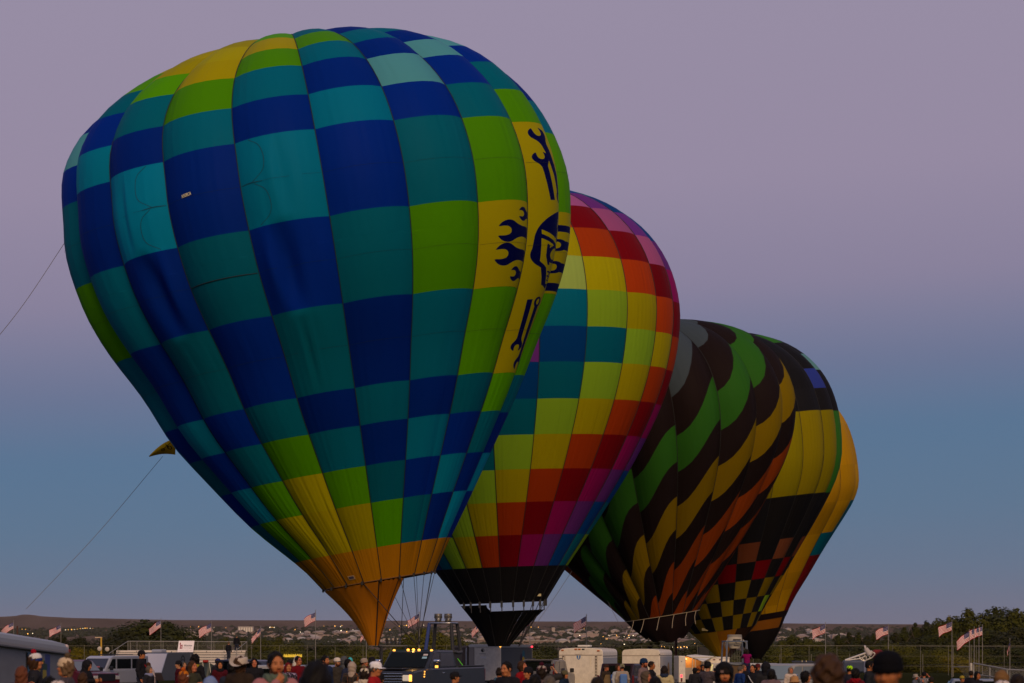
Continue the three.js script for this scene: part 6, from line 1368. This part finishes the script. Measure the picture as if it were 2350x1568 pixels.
const clothMat = (c, r = 0.85) => { const k = c.join() + r; if (!cloths.has(k)) cloths.set(k, new THREE.MeshPhysicalMaterial({ color: rgb(...c), roughness: r, specularIntensity: 0.15, bumpMap: wool, bumpScale: 0.003 })); return cloths.get(k); };
const skins = [[0.42, 0.16, 0.065], [0.33, 0.115, 0.04], [0.46, 0.22, 0.12], [0.2, 0.08, 0.035], [0.45, 0.15, 0.075]].map((c) => new THREE.MeshPhysicalMaterial({ color: rgb(...c), roughness: 0.5, vertexColors: true, specularIntensity: 0.3 }));
const HAIRC = { black: [0.008, 0.007, 0.007], dark: [0.018, 0.012, 0.009], brown: [0.05, 0.025, 0.013], auburn: [0.12, 0.04, 0.02], grey: [0.09, 0.075, 0.06], red: [0.13, 0.008, 0.01], tan: [0.13, 0.08, 0.045] };
const phoneGeo = () => once('phone', () => new RoundedBoxGeometry(0.075, 0.15, 0.009, 2, 0.004)), phoneMat = mat([0.012, 0.012, 0.014], 0.25);
const yUp = V(0, 1, 0);
/** a person whose highest point is seen at (u, v), d metres away, turned so many degrees from the camera to the right of the picture */
function person(u, v, d, turn, k, label) {
  const extra = k.hat === 'cowboy' ? 0.03 : k.hat ? 0.02 : k.hair === 'curly' || k.hair === 'bun' ? 0.045 : 0.012, pitch = k.pitch ?? 0.12, low = k.low ?? groundAt(-d), top = EYE - (v - HY) * d / F, s = Math.min(1.22, Math.max(0.7, (top - low) / (1.775 + extra)));
  const o = thing('person', V((u - 1175) * d / F, top - s * (1.775 + extra), -d), label, 'person', null, turn * Math.PI / 180);
  o.scale.setScalar(s);
  const pose = k.pose ?? 'stand', H = headMatrix(pitch), onHead = (name, g, m) => { const p = part(o, name, g, m); p.applyMatrix4(H); return p; };
  part(o, 'body', bodyOf(pose, pitch, k.beard ? 1 : 0), skins[k.skin ?? 0]);
  part(o, k.coat ?? 'jacket', jacketOf(pose, k.bulk ?? 1), k.print ?? clothMat(k.top ?? [0.02, 0.02, 0.025]));
  part(o, 'trousers', trousersOf(), clothMat(k.legs ?? [0.025, 0.03, 0.05]));
  for (const q of [-1, 1]) { const m = part(o, 'shoe', shoeOf(), clothMat([0.03, 0.025, 0.02], 0.7)); m.position.set(q * 0.1, 0, 0); m.rotation.y = q * 0.12; }
  const hc = clothMat(HAIRC[k.tone ?? 'dark'], 0.55);
  if (k.hair !== 'none') onHead('hair', hairOf(k.hair ?? 'short'), hc);
  const hm = clothMat(k.hatC ?? [0.02, 0.02, 0.022]), h2 = clothMat(k.hatD ?? k.hatC ?? [0.02, 0.02, 0.022]);
  if (k.hat === 'beanie') {
    const b = onHead('knit_cap', beanieDome(), hm);
    part(b, 'cuff', beanieCuff(), h2);
    if (k.pom) { const p = part(b, 'pompom', pomOf(), clothMat(k.pom)); p.position.set(0, 0.185, -0.015); }
    if (k.bands) k.bands.forEach(([y0, y1, c]) => part(b, 'stripe', ribbed(lathe([[0.1, y0], [0.1015 - 0.018 * ((y0 - 0.08) / 0.07), (y0 + y1) / 2], [0.1 - 0.03 * Math.max(0, (y1 - 0.08) / 0.07), y1]], 88, 1.14)), clothMat(c)));
    if (k.patch) { const p = part(b, 'patch', box(0.045, 0.035, 0.004, 0, 0, 0, 0.002), clothMat(k.patch)); p.position.set(-0.045, 0.05, 0.112); p.rotation.y = -0.4; }
  } else if (k.hat === 'cap') { const b = onHead('cap', capDome(), hm); part(b, 'brim', capBrim(), h2); if (k.mark) { const p = part(b, 'badge', box(0.035, 0.025, 0.004, 0, 0, 0, 0.002), clothMat(k.mark)); p.position.set(0.05, 0.08, 0.09); p.rotation.set(-0.25, 0.5, 0); } }
  else if (k.hat === 'cowboy') { const b = onHead('cowboy_hat', cowboyCrown(), hm); part(b, 'brim', cowboyBrim(), hm); part(b, 'hat_band', lathe([[0.1, 0.036], [0.1, 0.058]], 36, 1.2), clothMat([0.02, 0.018, 0.016])); b.rotateZ(k.tilt ?? 0); }
  else if (k.hat === 'bucket') onHead('bucket_hat', bucketOf(), hm);
  else if (k.hat === 'hood') onHead('hood', hoodOf(), hm);
  if (k.hooded) onHead('hood', hoodOf(), clothMat(k.hooded)).scale.multiplyScalar(1.12);
  if (k.glasses) onHead('glasses', [new THREE.TorusGeometry(0.019, 0.003, 6, 18).translate(-0.032, 0.012, 0.102), new THREE.TorusGeometry(0.019, 0.003, 6, 18).translate(0.032, 0.012, 0.102), rod(V(-0.013, 0.014, 0.103), V(0.013, 0.014, 0.103), 0.0025), rod(V(-0.052, 0.015, 0.1), V(-0.08, 0.012, 0), 0.0025), rod(V(0.052, 0.015, 0.1), V(0.08, 0.012, 0), 0.0025)], blackTrim);
  if (k.shades) { const g = once('shades', () => mergeGeometries([plain(box(0.05, 0.035, 0.012, -0.032, k.shades > 1 ? 0.09 : 0.012, k.shades > 1 ? 0.082 : 0.103, 0.005)), plain(box(0.05, 0.035, 0.012, 0.032, k.shades > 1 ? 0.09 : 0.012, k.shades > 1 ? 0.082 : 0.103, 0.005))], false)); onHead('sunglasses', g, phoneMat); }
  if (k.phone) { const p = single('phone', phoneGeo(), phoneMat, null, `mobile phone held up by the ${k.phone}`, 'phone'); const w = POSES[pose].w; p.position.copy(V(pose === 'phone' || pose === 'high' ? 0 : -w[0], w[1] + 0.11, w[2] + 0.05).multiplyScalar(s).applyAxisAngle(yUp, o.rotation.y).add(o.position)); p.rotation.y = o.rotation.y; p.rotation.z = pose === 'high' ? Math.PI / 2 : 0; p.scale.setScalar(s); }
  if (k.scarf) part(o, 'scarf', once('scarf', () => net([-0.2, 1.36, -0.2], [0.2, 1.62, 0.2], 0.012, (x, y, z) => Math.hypot(Math.hypot(x, (z + 0.01) * 0.95) - 0.1, (y - 1.49) * 0.6) - 0.035 + 0.004 * Math.sin(Math.atan2(x, z) * 9 + y * 60))), clothMat(k.scarf));
  if (k.lanyard) part(o, 'lanyard', [rod(V(-0.07, 1.46, 0.1), V(-0.01, 1.16, 0.165), 0.012), rod(V(0.07, 1.46, 0.1), V(0.01, 1.16, 0.165), 0.012)], clothMat(k.lanyard));
  if (k.vest) part(o, 'vest', once('vest', () => net([-0.3, 0.76, -0.24], [0.3, 1.5, 0.24], 0.02, (x, y, z) => Math.max(bones([[0, 0.88, 0, 0, 1.08, 0, 0.18, 0.172], [0, 1.08, 0, 0, 1.34, 0, 0.172, 0.185]], 0.08)(x, y, z * 1.28) * 0.85, 0.82 - y, y - 1.38))), clothMat(k.vest));
  if (k.pack) part(o, 'backpack', box(0.3, 0.42, 0.16, 0, 1.18, -0.24, 0.07, 4), clothMat(k.pack, 0.6));
  if (k.strap) part(o, 'bag_strap', tube([V(-0.15, 1.44, 0.06), V(0, 1.25, 0.165), V(0.17, 1.0, 0.1)], 0.014, 5, 12), clothMat(k.strap));
  return o;
}
const printed = (base, spots, n, r0, r1, s0) => { let s = s0; const R = () => (s = (s * 1664525 + 1013904223) >>> 0) / 4294967296, cv = document.createElement('canvas'); cv.width = cv.height = 128; const g = cv.getContext('2d'); g.fillStyle = base; g.fillRect(0, 0, 128, 128); for (let i = 0; i < n; i++) { g.fillStyle = spots[i % spots.length]; g.beginPath(); g.ellipse(R() * 128, R() * 128, r0 + R() * (r1 - r0), r0 + R() * (r1 - r0), 0, 0, 7); g.fill(); } const t = new THREE.CanvasTexture(cv); t.colorSpace = THREE.SRGBColorSpace; t.wrapS = t.wrapT = THREE.RepeatWrapping; return t; };
/** jackets with a pattern need coordinates in metres round the body */
function wrapUV(g) { const p = g.attributes.position, uv = new Float32Array(p.count * 2); for (let i = 0; i < p.count; i++) { uv[i * 2] = Math.atan2(p.getX(i), p.getZ(i)) * 0.9; uv[i * 2 + 1] = p.getY(i) * 3; } g.setAttribute('uv', new THREE.BufferAttribute(uv, 2)); return g; }
for (const p of Object.keys(POSES)) { wrapUV(jacketOf(p, 1)); }
const floral = new THREE.MeshStandardMaterial({ map: printed('#0c0812', ['#8a7a9a', '#6a5a7c'], 22, 5, 12, 5), roughness: 0.8 }), plaid = (() => { const cv = document.createElement('canvas'); cv.width = cv.height = 64; const g = cv.getContext('2d'); g.fillStyle = '#171210'; g.fillRect(0, 0, 64, 64); g.fillStyle = '#8a4a10'; g.fillRect(10, 0, 5, 64); g.fillRect(0, 20, 64, 4); g.fillStyle = '#3a2a1c'; g.fillRect(36, 0, 10, 64); g.fillRect(0, 42, 64, 9); const t = new THREE.CanvasTexture(cv); t.colorSpace = THREE.SRGBColorSpace; t.wrapS = t.wrapT = THREE.RepeatWrapping; return new THREE.MeshStandardMaterial({ map: t, roughness: 0.85 }); })(), striped = (() => { const cv = document.createElement('canvas'); cv.width = cv.height = 64; const g = cv.getContext('2d'); g.fillStyle = '#8d8a90'; g.fillRect(0, 0, 64, 64); g.fillStyle = '#26242a'; for (let i = 0; i < 4; i++) g.fillRect(i * 16, 0, 8, 64); const t = new THREE.CanvasTexture(cv); t.colorSpace = THREE.SRGBColorSpace; t.wrapS = t.wrapT = THREE.RepeatWrapping; return new THREE.MeshStandardMaterial({ map: t, roughness: 0.85 }); })(), tweed = new THREE.MeshStandardMaterial({ map: printed('#3a3238', ['#2a2026', '#5a4c50'], 60, 2, 6, 9), roughness: 0.9 });

const cream = [0.55, 0.42, 0.28], ink = [0.012, 0.012, 0.016], navy = [0.015, 0.025, 0.06], maroon = [0.06, 0.006, 0.012];
// left edge to the bleachers
person(50, 1529, 34, 165, { hair: 'long', tone: 'auburn', pose: 'phone', top: [0.09, 0.008, 0.05], phone: 'auburn haired woman at the left edge' }, 'auburn haired woman in magenta holding up a phone, at the left edge');
person(80, 1500, 38, 100, { hair: 'full', tone: 'brown', hat: 'beanie', hatC: [0.62, 0.6, 0.6], hatD: [0.012, 0.03, 0.16], pom: [0.28, 0.006, 0.02], pose: 'pocket' }, 'person in a knit cap of red, white and blue before the near trailer');
person(151, 1510, 32, -95, { hair: 'full', tone: 'tan', hat: 'beanie', hatC: cream, pom: [0.09, 0.06, 0.035], top: [0.14, 0.13, 0.15], print: tweed, skin: 0 }, 'person in a cream knit cap with fur pompom facing left, at left');
person(113, 1554, 27, 170, { hair: 'full', tone: 'black' }, 'top of a black haired head below the painted balloon on the near trailer');
person(132, 1561, 25, 175, { hair: 'short', tone: 'grey', hat: 'cap', hatC: [0.6, 0.5, 0.45], top: [0.2, 0.2, 0.24] }, 'pale cap at the bottom edge under the cream knit cap');
person(198, 1515, 54, 75, { hat: 'hood', hatC: ink, pose: 'side', top: ink, skin: 0, pitch: -0.2 }, 'person in a black hood holding something, in front of the red pickup');
person(190, 1543, 40, 165, { hair: 'long', tone: 'brown', top: [0.04, 0.015, 0.015] }, 'brown haired head at the bottom, below the black hood and red pickup');
person(324, 1492, 75, 80, { hair: 'short', tone: 'black', hat: 'cap', hatC: ink, top: ink, bulk: 1.1, strap: [0.4, 0.01, 0.02] }, 'tall man in black cap and black jacket before the white van');
person(342, 1529, 62, 65, { hair: 'full', tone: 'grey', top: [0.02, 0.02, 0.026], scarf: [0.2, 0.22, 0.36], skin: 2 }, 'child with grey brown hair and lilac collar beside the tall man in black');
person(340.5, 1521, 92, 172, { hair: 'full', tone: 'brown', top: [0.36, 0.3, 0.3], coat: 'coat' }, 'person in pale grey coat seen from behind, before the slant nosed trailer');
person(410, 1516.5, 70, -70, { hair: 'short', tone: 'black', hat: 'beanie', hatC: ink, top: maroon, skin: 2 }, 'person in dark red sweater and black cap beside the emblem trailer');
person(423, 1520, 96, 20, { hair: 'full', tone: 'grey', top: [0.015, 0.012, 0.02], skin: 2, scarf: [0.12, 0.08, 0.14] }, 'grey haired person in dark coat behind the dark red sweater');
person(447, 1501, 62, 172, { hair: 'curly', tone: 'black', scarf: [0.35, 0.25, 0.02], top: ink }, 'person with tall bushy black hair and yellow collar before the bleachers');
person(441, 1517, 47, 55, { hair: 'long', tone: 'brown', top: [0.04, 0.04, 0.025], pose: 'side', skin: 4 }, 'woman with long brown hair in olive jacket before the bleachers');
person(421, 1540, 37, 175, { hair: 'full', tone: 'auburn', hat: 'beanie', hatC: [0.5, 0.15, 0.01], hatD: [0.65, 0.6, 0.55], pom: [0.45, 0.09, 0.01], top: [0.4, 0.02, 0.01], scarf: [0.4, 0.02, 0.01] }, 'person in an orange and white pompom hat and red jacket');
person(483, 1554, 30, 165, { hat: 'hood', hatC: [0.16, 0.22, 0.4], top: [0.16, 0.22, 0.4] }, 'light blue hood at the bottom edge below the green tarpaulin');
person(504.5, 1517, 66, 12, { hat: 'hood', hatC: ink, top: maroon, skin: 0, scarf: ink }, 'woman in a black hood and maroon coat facing the camera, right of the tarpaulin');
person(499, 1511, 84, 150, { hat: 'cap', hatC: [0.02, 0.03, 0.12], hatD: [0.02, 0.03, 0.12] }, 'navy cap just behind the black hooded woman in maroon');
person(524.5, 1473, 247, 150, { hair: 'short', tone: 'tan', low: -0.9 + 1.0, top: ink, coat: 'coat', skin: 2 }, 'smaller dark figure standing on the bleachers, lower and left of the other');
person(543, 1457, 250.5, 160, { hair: 'short', tone: 'grey', low: 0.9, top: ink, coat: 'coat', skin: 2 }, 'taller dark figure standing at the top of the bleachers');
person(551, 1505, 36, 152, { hair: 'full', tone: 'brown', hat: 'cowboy', hatC: [0.5, 0.43, 0.36], tilt: 0.3, top: [0.03, 0.02, 0.014], bulk: 1.15 }, 'man in a pale cowboy hat and dark brown jacket seen from behind');
person(534, 1519, 40, 170, { hair: 'full', tone: 'black', top: [0.02, 0.025, 0.04] }, 'dark head and shoulder just left of the cowboy hat');
person(583, 1511, 60, 10, { hair: 'long', tone: 'black', top: ink, skin: 4, bulk: 1.1 }, 'black haired woman in a black jacket right of the cowboy hat');
// the foreground man and those round him
person(632, 1496, 25, 24, { hair: 'short', tone: 'black', beard: 1, pose: 'mouth', top: [0.34, 0.14, 0.15], skin: 0, pitch: 0.02, scarf: [0.09, 0.12, 0.09] }, 'bearded man with black hair and pink jacket, hand at his mouth, in the foreground');
person(661, 1521, 56, 22, { hair: 'long', tone: 'red', print: floral, skin: 0 }, 'woman with dark red hair and a flowered blouse right of the foreground man');
person(665, 1514, 74, 150, { hair: 'short', tone: 'black', hat: 'cap', hatC: ink }, 'black capped head between the red haired woman and the man in glasses');
person(684, 1506, 62, 45, { hair: 'short', tone: 'black', glasses: 1, top: [0.12, 0.006, 0.012], skin: 4 }, 'man with glasses and dark red sweater left of the large black hair');
person(727, 1516, 15.6, 178, { hair: 'long', tone: 'black', top: navy, pitch: 0.2 }, 'large blurred head of long black hair in the foreground, left of centre');
person(707, 1530, 50, 160, { hair: 'long', tone: 'brown', top: [0.02, 0.02, 0.05] }, 'brown haired person in navy just left of the large black hair');
person(746, 1505, 58, 55, { hair: 'short', tone: 'black', shades: 2, top: navy, bulk: 1.15, skin: 0, beard: 1 }, 'man with sunglasses pushed up and navy jacket beside the teal balloon');
person(773, 1509, 64, 48, { hair: 'short', tone: 'grey', hat: 'cap', hatC: [0.62, 0.55, 0.48], beard: 1, top: [0.04, 0.035, 0.03], skin: 2 }, 'bearded man in a cream cap and dark jacket left of the grey hood');
person(790, 1507, 68, 150, { hat: 'hood', hatC: [0.07, 0.075, 0.085], top: [0.018, 0.03, 0.07] }, 'person in a grey hood and navy jacket under the orange scoop');
person(799, 1513, 62, 60, { hair: 'full', tone: 'black', top: [0.02, 0.025, 0.05], skin: 3 }, 'dark haired person right beside the grey hood');
person(808, 1520, 54, 165, { hat: 'hood', hatC: [0.36, 0.29, 0.24], print: plaid, top: [0.1, 0.08, 0.06] }, 'person in a beige hood and dark plaid jacket under the orange scoop');
person(835, 1511, 66, 95, { hair: 'short', tone: 'dark', hat: 'beanie', hatC: [0.32, 0.26, 0.22], top: maroon, skin: 4 }, 'person in a beige knit cap and maroon jacket left of the white cap');
person(853, 1508, 70, 60, { hair: 'short', tone: 'black', hat: 'bucket', hatC: ink, pose: 'point', top: maroon, skin: 4 }, 'person in a black hat with a raised maroon sleeve, behind the white cap');
person(859, 1517, 37, 82, { hair: 'short', tone: 'grey', hat: 'cap', hatC: [0.78, 0.77, 0.8], mark: [0.1, 0.12, 0.45], top: [0.3, 0.012, 0.016], skin: 0, pitch: 0, shades: 1 }, 'man in a white cap and red jacket in profile, before the dark pickup');
person(836, 1534, 42, 172, { hair: 'full', tone: 'dark', hat: 'beanie', hatC: [0.62, 0.53, 0.4], pom: [0.13, 0.1, 0.06], top: [0.5, 0.42, 0.32], scarf: [0.5, 0.42, 0.32] }, 'cream knit cap with brown pompom below the white capped man');
person(870, 1544, 38, 160, { hair: 'short', tone: 'dark', hat: 'beanie', hatC: ink, top: [0.25, 0.02, 0.02] }, 'black knit cap below the face of the white capped man');
person(1043, 1541, 43, 110, { hair: 'short', tone: 'dark', hat: 'cap', hatC: ink, top: ink, skin: 0 }, 'man in a black cap in profile before the pickup door');
// centre to the rounded trailers
person(1146, 1531, 47, 170, { hair: 'bun', tone: 'dark', scarf: [0.05, 0.11, 0.15], top: ink }, 'person with brown pinned up hair and a teal scarf seen from behind');
person(1164, 1518, 37, -40, { hair: 'short', tone: 'black', top: ink, skin: 0, bulk: 1.1, pitch: -0.05 }, 'dark haired man in black looking left, before the cargo trailer side');
person(1199, 1517.5, 51, 62, { hair: 'full', tone: 'brown', top: [0.22, 0.008, 0.012], lanyard: [0.25, 0.3, 0.5], skin: 4, pitch: 0.25 }, 'woman in a red jacket with pale blue lanyard looking up right');
person(1213, 1531, 44, -60, { hair: 'short', tone: 'black', hat: 'beanie', hatC: ink, glasses: 1, pose: 'side', top: ink, skin: 0 }, 'person in a black knit cap and glasses right of the red jacket');
person(1228, 1549, 33, 150, { hair: 'full', tone: 'black', top: ink }, 'black haired head at the bottom right of the red jacket');
person(1243, 1528, 40, 176, { hair: 'full', tone: 'dark', hat: 'beanie', hatC: [0.35, 0.28, 0.24], hatD: [0.55, 0.46, 0.4], pom: [0.05, 0.006, 0.016], bands: [[0.075, 0.09, [0.1, 0.02, 0.03]], [0.105, 0.118, [0.1, 0.02, 0.03]]], top: [0.1, 0.07, 0.07] }, 'white and maroon patterned pompom hat before the silver estate car');
person(1254, 1525, 52, 160, { hair: 'full', tone: 'black', pose: 'high', top: [0.03, 0.028, 0.028], bulk: 1.2, skin: 2, phone: 'person in dark fur behind the patterned pompom hat' }, 'person with raised hands in a dark furry coat before the silver estate car');
person(1261, 1553, 31, 170, { hair: 'full', tone: 'grey', top: [0.05, 0.05, 0.05] }, 'grey brown head at the bottom edge before the silver estate car');
person(1295, 1539, 54, 62, { hair: 'full', tone: 'dark', hat: 'beanie', hatC: [0.1, 0.09, 0.05], top: [0.01, 0.02, 0.04], skin: 0, scarf: [0.01, 0.02, 0.04] }, 'child in an olive knit cap and navy coat beside the silver estate car');
person(1371, 1555, 30, 165, { hair: 'full', tone: 'dark', top: [0.03, 0.025, 0.02] }, 'dark brown head at the bottom edge left of the khaki vest');
person(1391, 1524, 73, 52, { hair: 'short', tone: 'grey', hat: 'cap', hatC: [0.04, 0.02, 0.016], vest: [0.16, 0.11, 0.055], top: [0.035, 0.025, 0.018], skin: 4 }, 'man in a dark cap and khaki vest before the round roofed trailer');
person(1418, 1526, 77, 40, { hair: 'full', tone: 'brown', top: [0.36, 0.38, 0.4], pack: [0.08, 0.18, 0.42], skin: 4 }, 'woman in pale grey with a blue bag, left of the striped green cap');
person(1428, 1524, 75, 190, { hair: 'short', tone: 'dark', hat: 'beanie', hatC: [0.2, 0.19, 0.1], hatD: [0.32, 0.28, 0.2], bands: [[0.078, 0.09, [0.4, 0.36, 0.28]], [0.105, 0.116, [0.1, 0.12, 0.06]]], top: [0.3, 0.25, 0.2], pack: [0.09, 0.19, 0.45] }, 'person in a striped green knit cap and beige coat with blue backpack');
person(1477, 1511, 60, 68, { hair: 'short', tone: 'dark', hat: 'beanie', hatC: [0.01, 0.03, 0.08], top: [0.17, 0.12, 0.12], skin: 4, beard: 1, bulk: 1.12 }, 'tall man in a blue knit cap and mauve grey jacket, before the oval picture trailer');
person(1495, 1518, 64, 75, { hair: 'short', tone: 'dark', shades: 1, pose: 'side', top: ink, skin: 1, phone: 'man with sunglasses in black beside the blue knit cap' }, 'man with sunglasses in black holding a phone beside the blue knit cap');
person(1483, 1541, 44, 60, { hat: 'hood', hatC: [0.09, 0.065, 0.045], top: [0.13, 0.1, 0.09], skin: 4, hair: 'full', tone: 'grey' }, 'woman in a brown hood in front of the tall man in mauve grey');
person(1504, 1554, 30, 175, { hair: 'full', tone: 'black', top: ink }, 'round dark head at the bottom edge right of the brown hood');
person(1525, 1528, 56, 172, { hair: 'long', tone: 'dark', top: [0.42, 0.36, 0.2], scarf: [0.02, 0.03, 0.06], bulk: 1.1 }, 'person with long dark hair and cream coat before the oval picture');
// right of the trailers
person(1594.5, 1533, 83, 170, { hair: 'full', tone: 'black' }, 'dark haired figure in black left of the orange cap, before the lit awning');
person(1603, 1529.5, 84, 150, { hat: 'beanie', hatC: [0.3, 0.08, 0.015], top: ink, skin: 1 }, 'person in a rust orange knit cap and black coat before the lit awning');
person(1612, 1526, 94, 20, { hair: 'full', tone: 'black', glasses: 1, skin: 1, hat: 'hood', hatC: ink }, 'small hooded face before the white camper, right of the rust cap');
person(1624, 1518.5, 57, 145, { hair: 'bun', tone: 'black', hat: 'beanie', hatC: ink, pose: 'phone', print: tweed, phone: 'person in a black knit cap and speckled jacket', skin: 2 }, 'person in a black knit cap and speckled jacket holding up a phone');
person(1662, 1524, 29, 2, { hair: 'short', tone: 'black', hat: 'beanie', hatC: [0.014, 0.011, 0.011], patch: [0.2, 0.13, 0.12], hooded: [0.008, 0.008, 0.01], top: ink, beard: 1, skin: 0, pitch: 0, scarf: ink }, 'man in a black knit cap with a patch facing the camera, below the basket');
person(1699, 1529, 69, 125, { hair: 'short', tone: 'grey', top: [0.01, 0.03, 0.12], skin: 2 }, 'man with short hair in a bright navy jacket below the magenta top');
person(1707.5, 1526, 80, 40, { hair: 'long', tone: 'tan', glasses: 1, top: ink, skin: 4 }, 'fair haired woman with glasses behind the bright navy jacket');
person(1714.5, 1490, 124, 185, { hair: 'long', tone: 'dark', pose: 'reach', top: [0.2, 0.004, 0.09], legs: [0.012, 0.02, 0.06], low: 0.52 }, 'child in a magenta top climbing at the basket rim');
person(1728, 1525.5, 64, -28, { hair: 'short', tone: 'black', top: ink, skin: 0, strap: [0.6, 0.6, 0.6] }, 'black haired man in black with a pale strap, right of the magenta top');
person(1739, 1523.5, 78, 40, { hair: 'full', tone: 'dark', hat: 'bucket', hatC: [0.08, 0.012, 0.012], top: ink, skin: 4 }, 'person in a dark red hat behind the black haired man with the pale strap');
person(1758, 1520, 50, 165, { hat: 'hood', hatC: ink, top: [0.02, 0.02, 0.022], bulk: 1.15 }, 'person in a black hood leaning before the white van roof');
person(1770, 1536, 46, 150, { hair: 'full', tone: 'black', top: [0.14, 0.09, 0.1], bulk: 1.2, hat: 'beanie', hatC: ink }, 'person in a mauve quilted coat and black cap left of the door mirror');
person(1815, 1531.5, 74, 12, { hat: 'hood', hatC: [0.2, 0.15, 0.12], top: [0.5, 0.42, 0.36], skin: 4, strap: [0.02, 0.02, 0.02], bulk: 1.1 }, 'person in a grey brown hood and cream coat before the grey green pickup');
person(1823, 1551.5, 41, 20, { hair: 'full', tone: 'auburn', hat: 'bucket', hatC: [0.38, 0.2, 0.08], top: [0.1, 0.06, 0.03], skin: 1 }, 'person in an orange brown hat below the cream coat');
person(1849, 1541, 43, 95, { hair: 'full', tone: 'black', top: [0.05, 0.04, 0.05], skin: 0 }, 'black haired person in profile left of the large brown hair');
person(1899, 1500, 18.6, 172, { hair: 'curly', tone: 'brown', top: [0.03, 0.02, 0.02], pitch: 0.15 }, 'large blurred head of bushy brown hair in the foreground at right');
person(1950, 1527.5, 60, 150, { hat: 'cap', hatC: [0.35, 0.7, 0.005], hatD: [0.35, 0.7, 0.005], top: [0.02, 0.02, 0.03] }, 'bright lime cap below the blue grey trailer');
person(1964, 1534.5, 45, 140, { hair: 'full', tone: 'black', scarf: [0.2, 0.006, 0.012], top: [0.1, 0.008, 0.014], skin: 1 }, 'black haired person with a red collar right of the lime cap');
person(1996, 1516, 50, 78, { hair: 'short', tone: 'black', top: [0.016, 0.018, 0.022], skin: 0, bulk: 1.1 }, 'man with short black hair and dark jacket left of the large black knit cap');
person(2040, 1493, 15.6, -25, { hair: 'none', hat: 'beanie', hatC: [0.004, 0.004, 0.006], top: ink, skin: 1, pitch: -0.1 }, 'large blurred black knit cap over a forehead in the foreground at right');
person(2101, 1547, 78, 60, { hair: 'full', tone: 'grey', hat: 'bucket', hatC: [0.3, 0.26, 0.22], top: [0.08, 0.09, 0.12], pose: 'phone', skin: 4 }, 'person in a grey hat and grey jacket beside the striped shirt');
person(2121, 1542.5, 78, 160, { hair: 'short', tone: 'black', hat: 'beanie', hatC: ink, print: striped, pose: 'high', skin: 4 }, 'man in a striped shirt and black knit cap raising his arms');
person(2138, 1554, 60, 170, { hair: 'short', tone: 'dark' }, 'dark head low down just right of the striped shirt');
person(2208, 1550.5, 68, 30, { hair: 'short', tone: 'black', hat: 'cap', hatC: [0.3, 0.22, 0.03] }, 'small dull yellow cap left of the pair in black at right');
person(2229, 1539.5, 66, 150, { hair: 'short', tone: 'dark', top: ink, skin: 1 }, 'dark figure in black just left of the bearded face at right');
person(2243, 1542, 56, 30, { hair: 'full', tone: 'black', shades: 1, top: ink, skin: 1 }, 'dark haired person with sunglasses and black jacket at right');
person(2299, 1540, 31, 150, { hat: 'hood', hatC: [0.17, 0.09, 0.035], top: [0.12, 0.06, 0.03], skin: 1 }, 'person in a tan brown hood near the right edge');
person(2301, 1560.5, 24, 170, { hat: 'cap', hatC: [0.6, 0.52, 0.47], hair: 'short', tone: 'grey' }, 'pale round cap at the bottom edge below the tan hood');
person(2336, 1549, 27, 165, { hair: 'full', tone: 'dark', top: [0.02, 0.015, 0.012] }, 'dark haired head in the bottom right corner');
renderer.render(scene, camera);
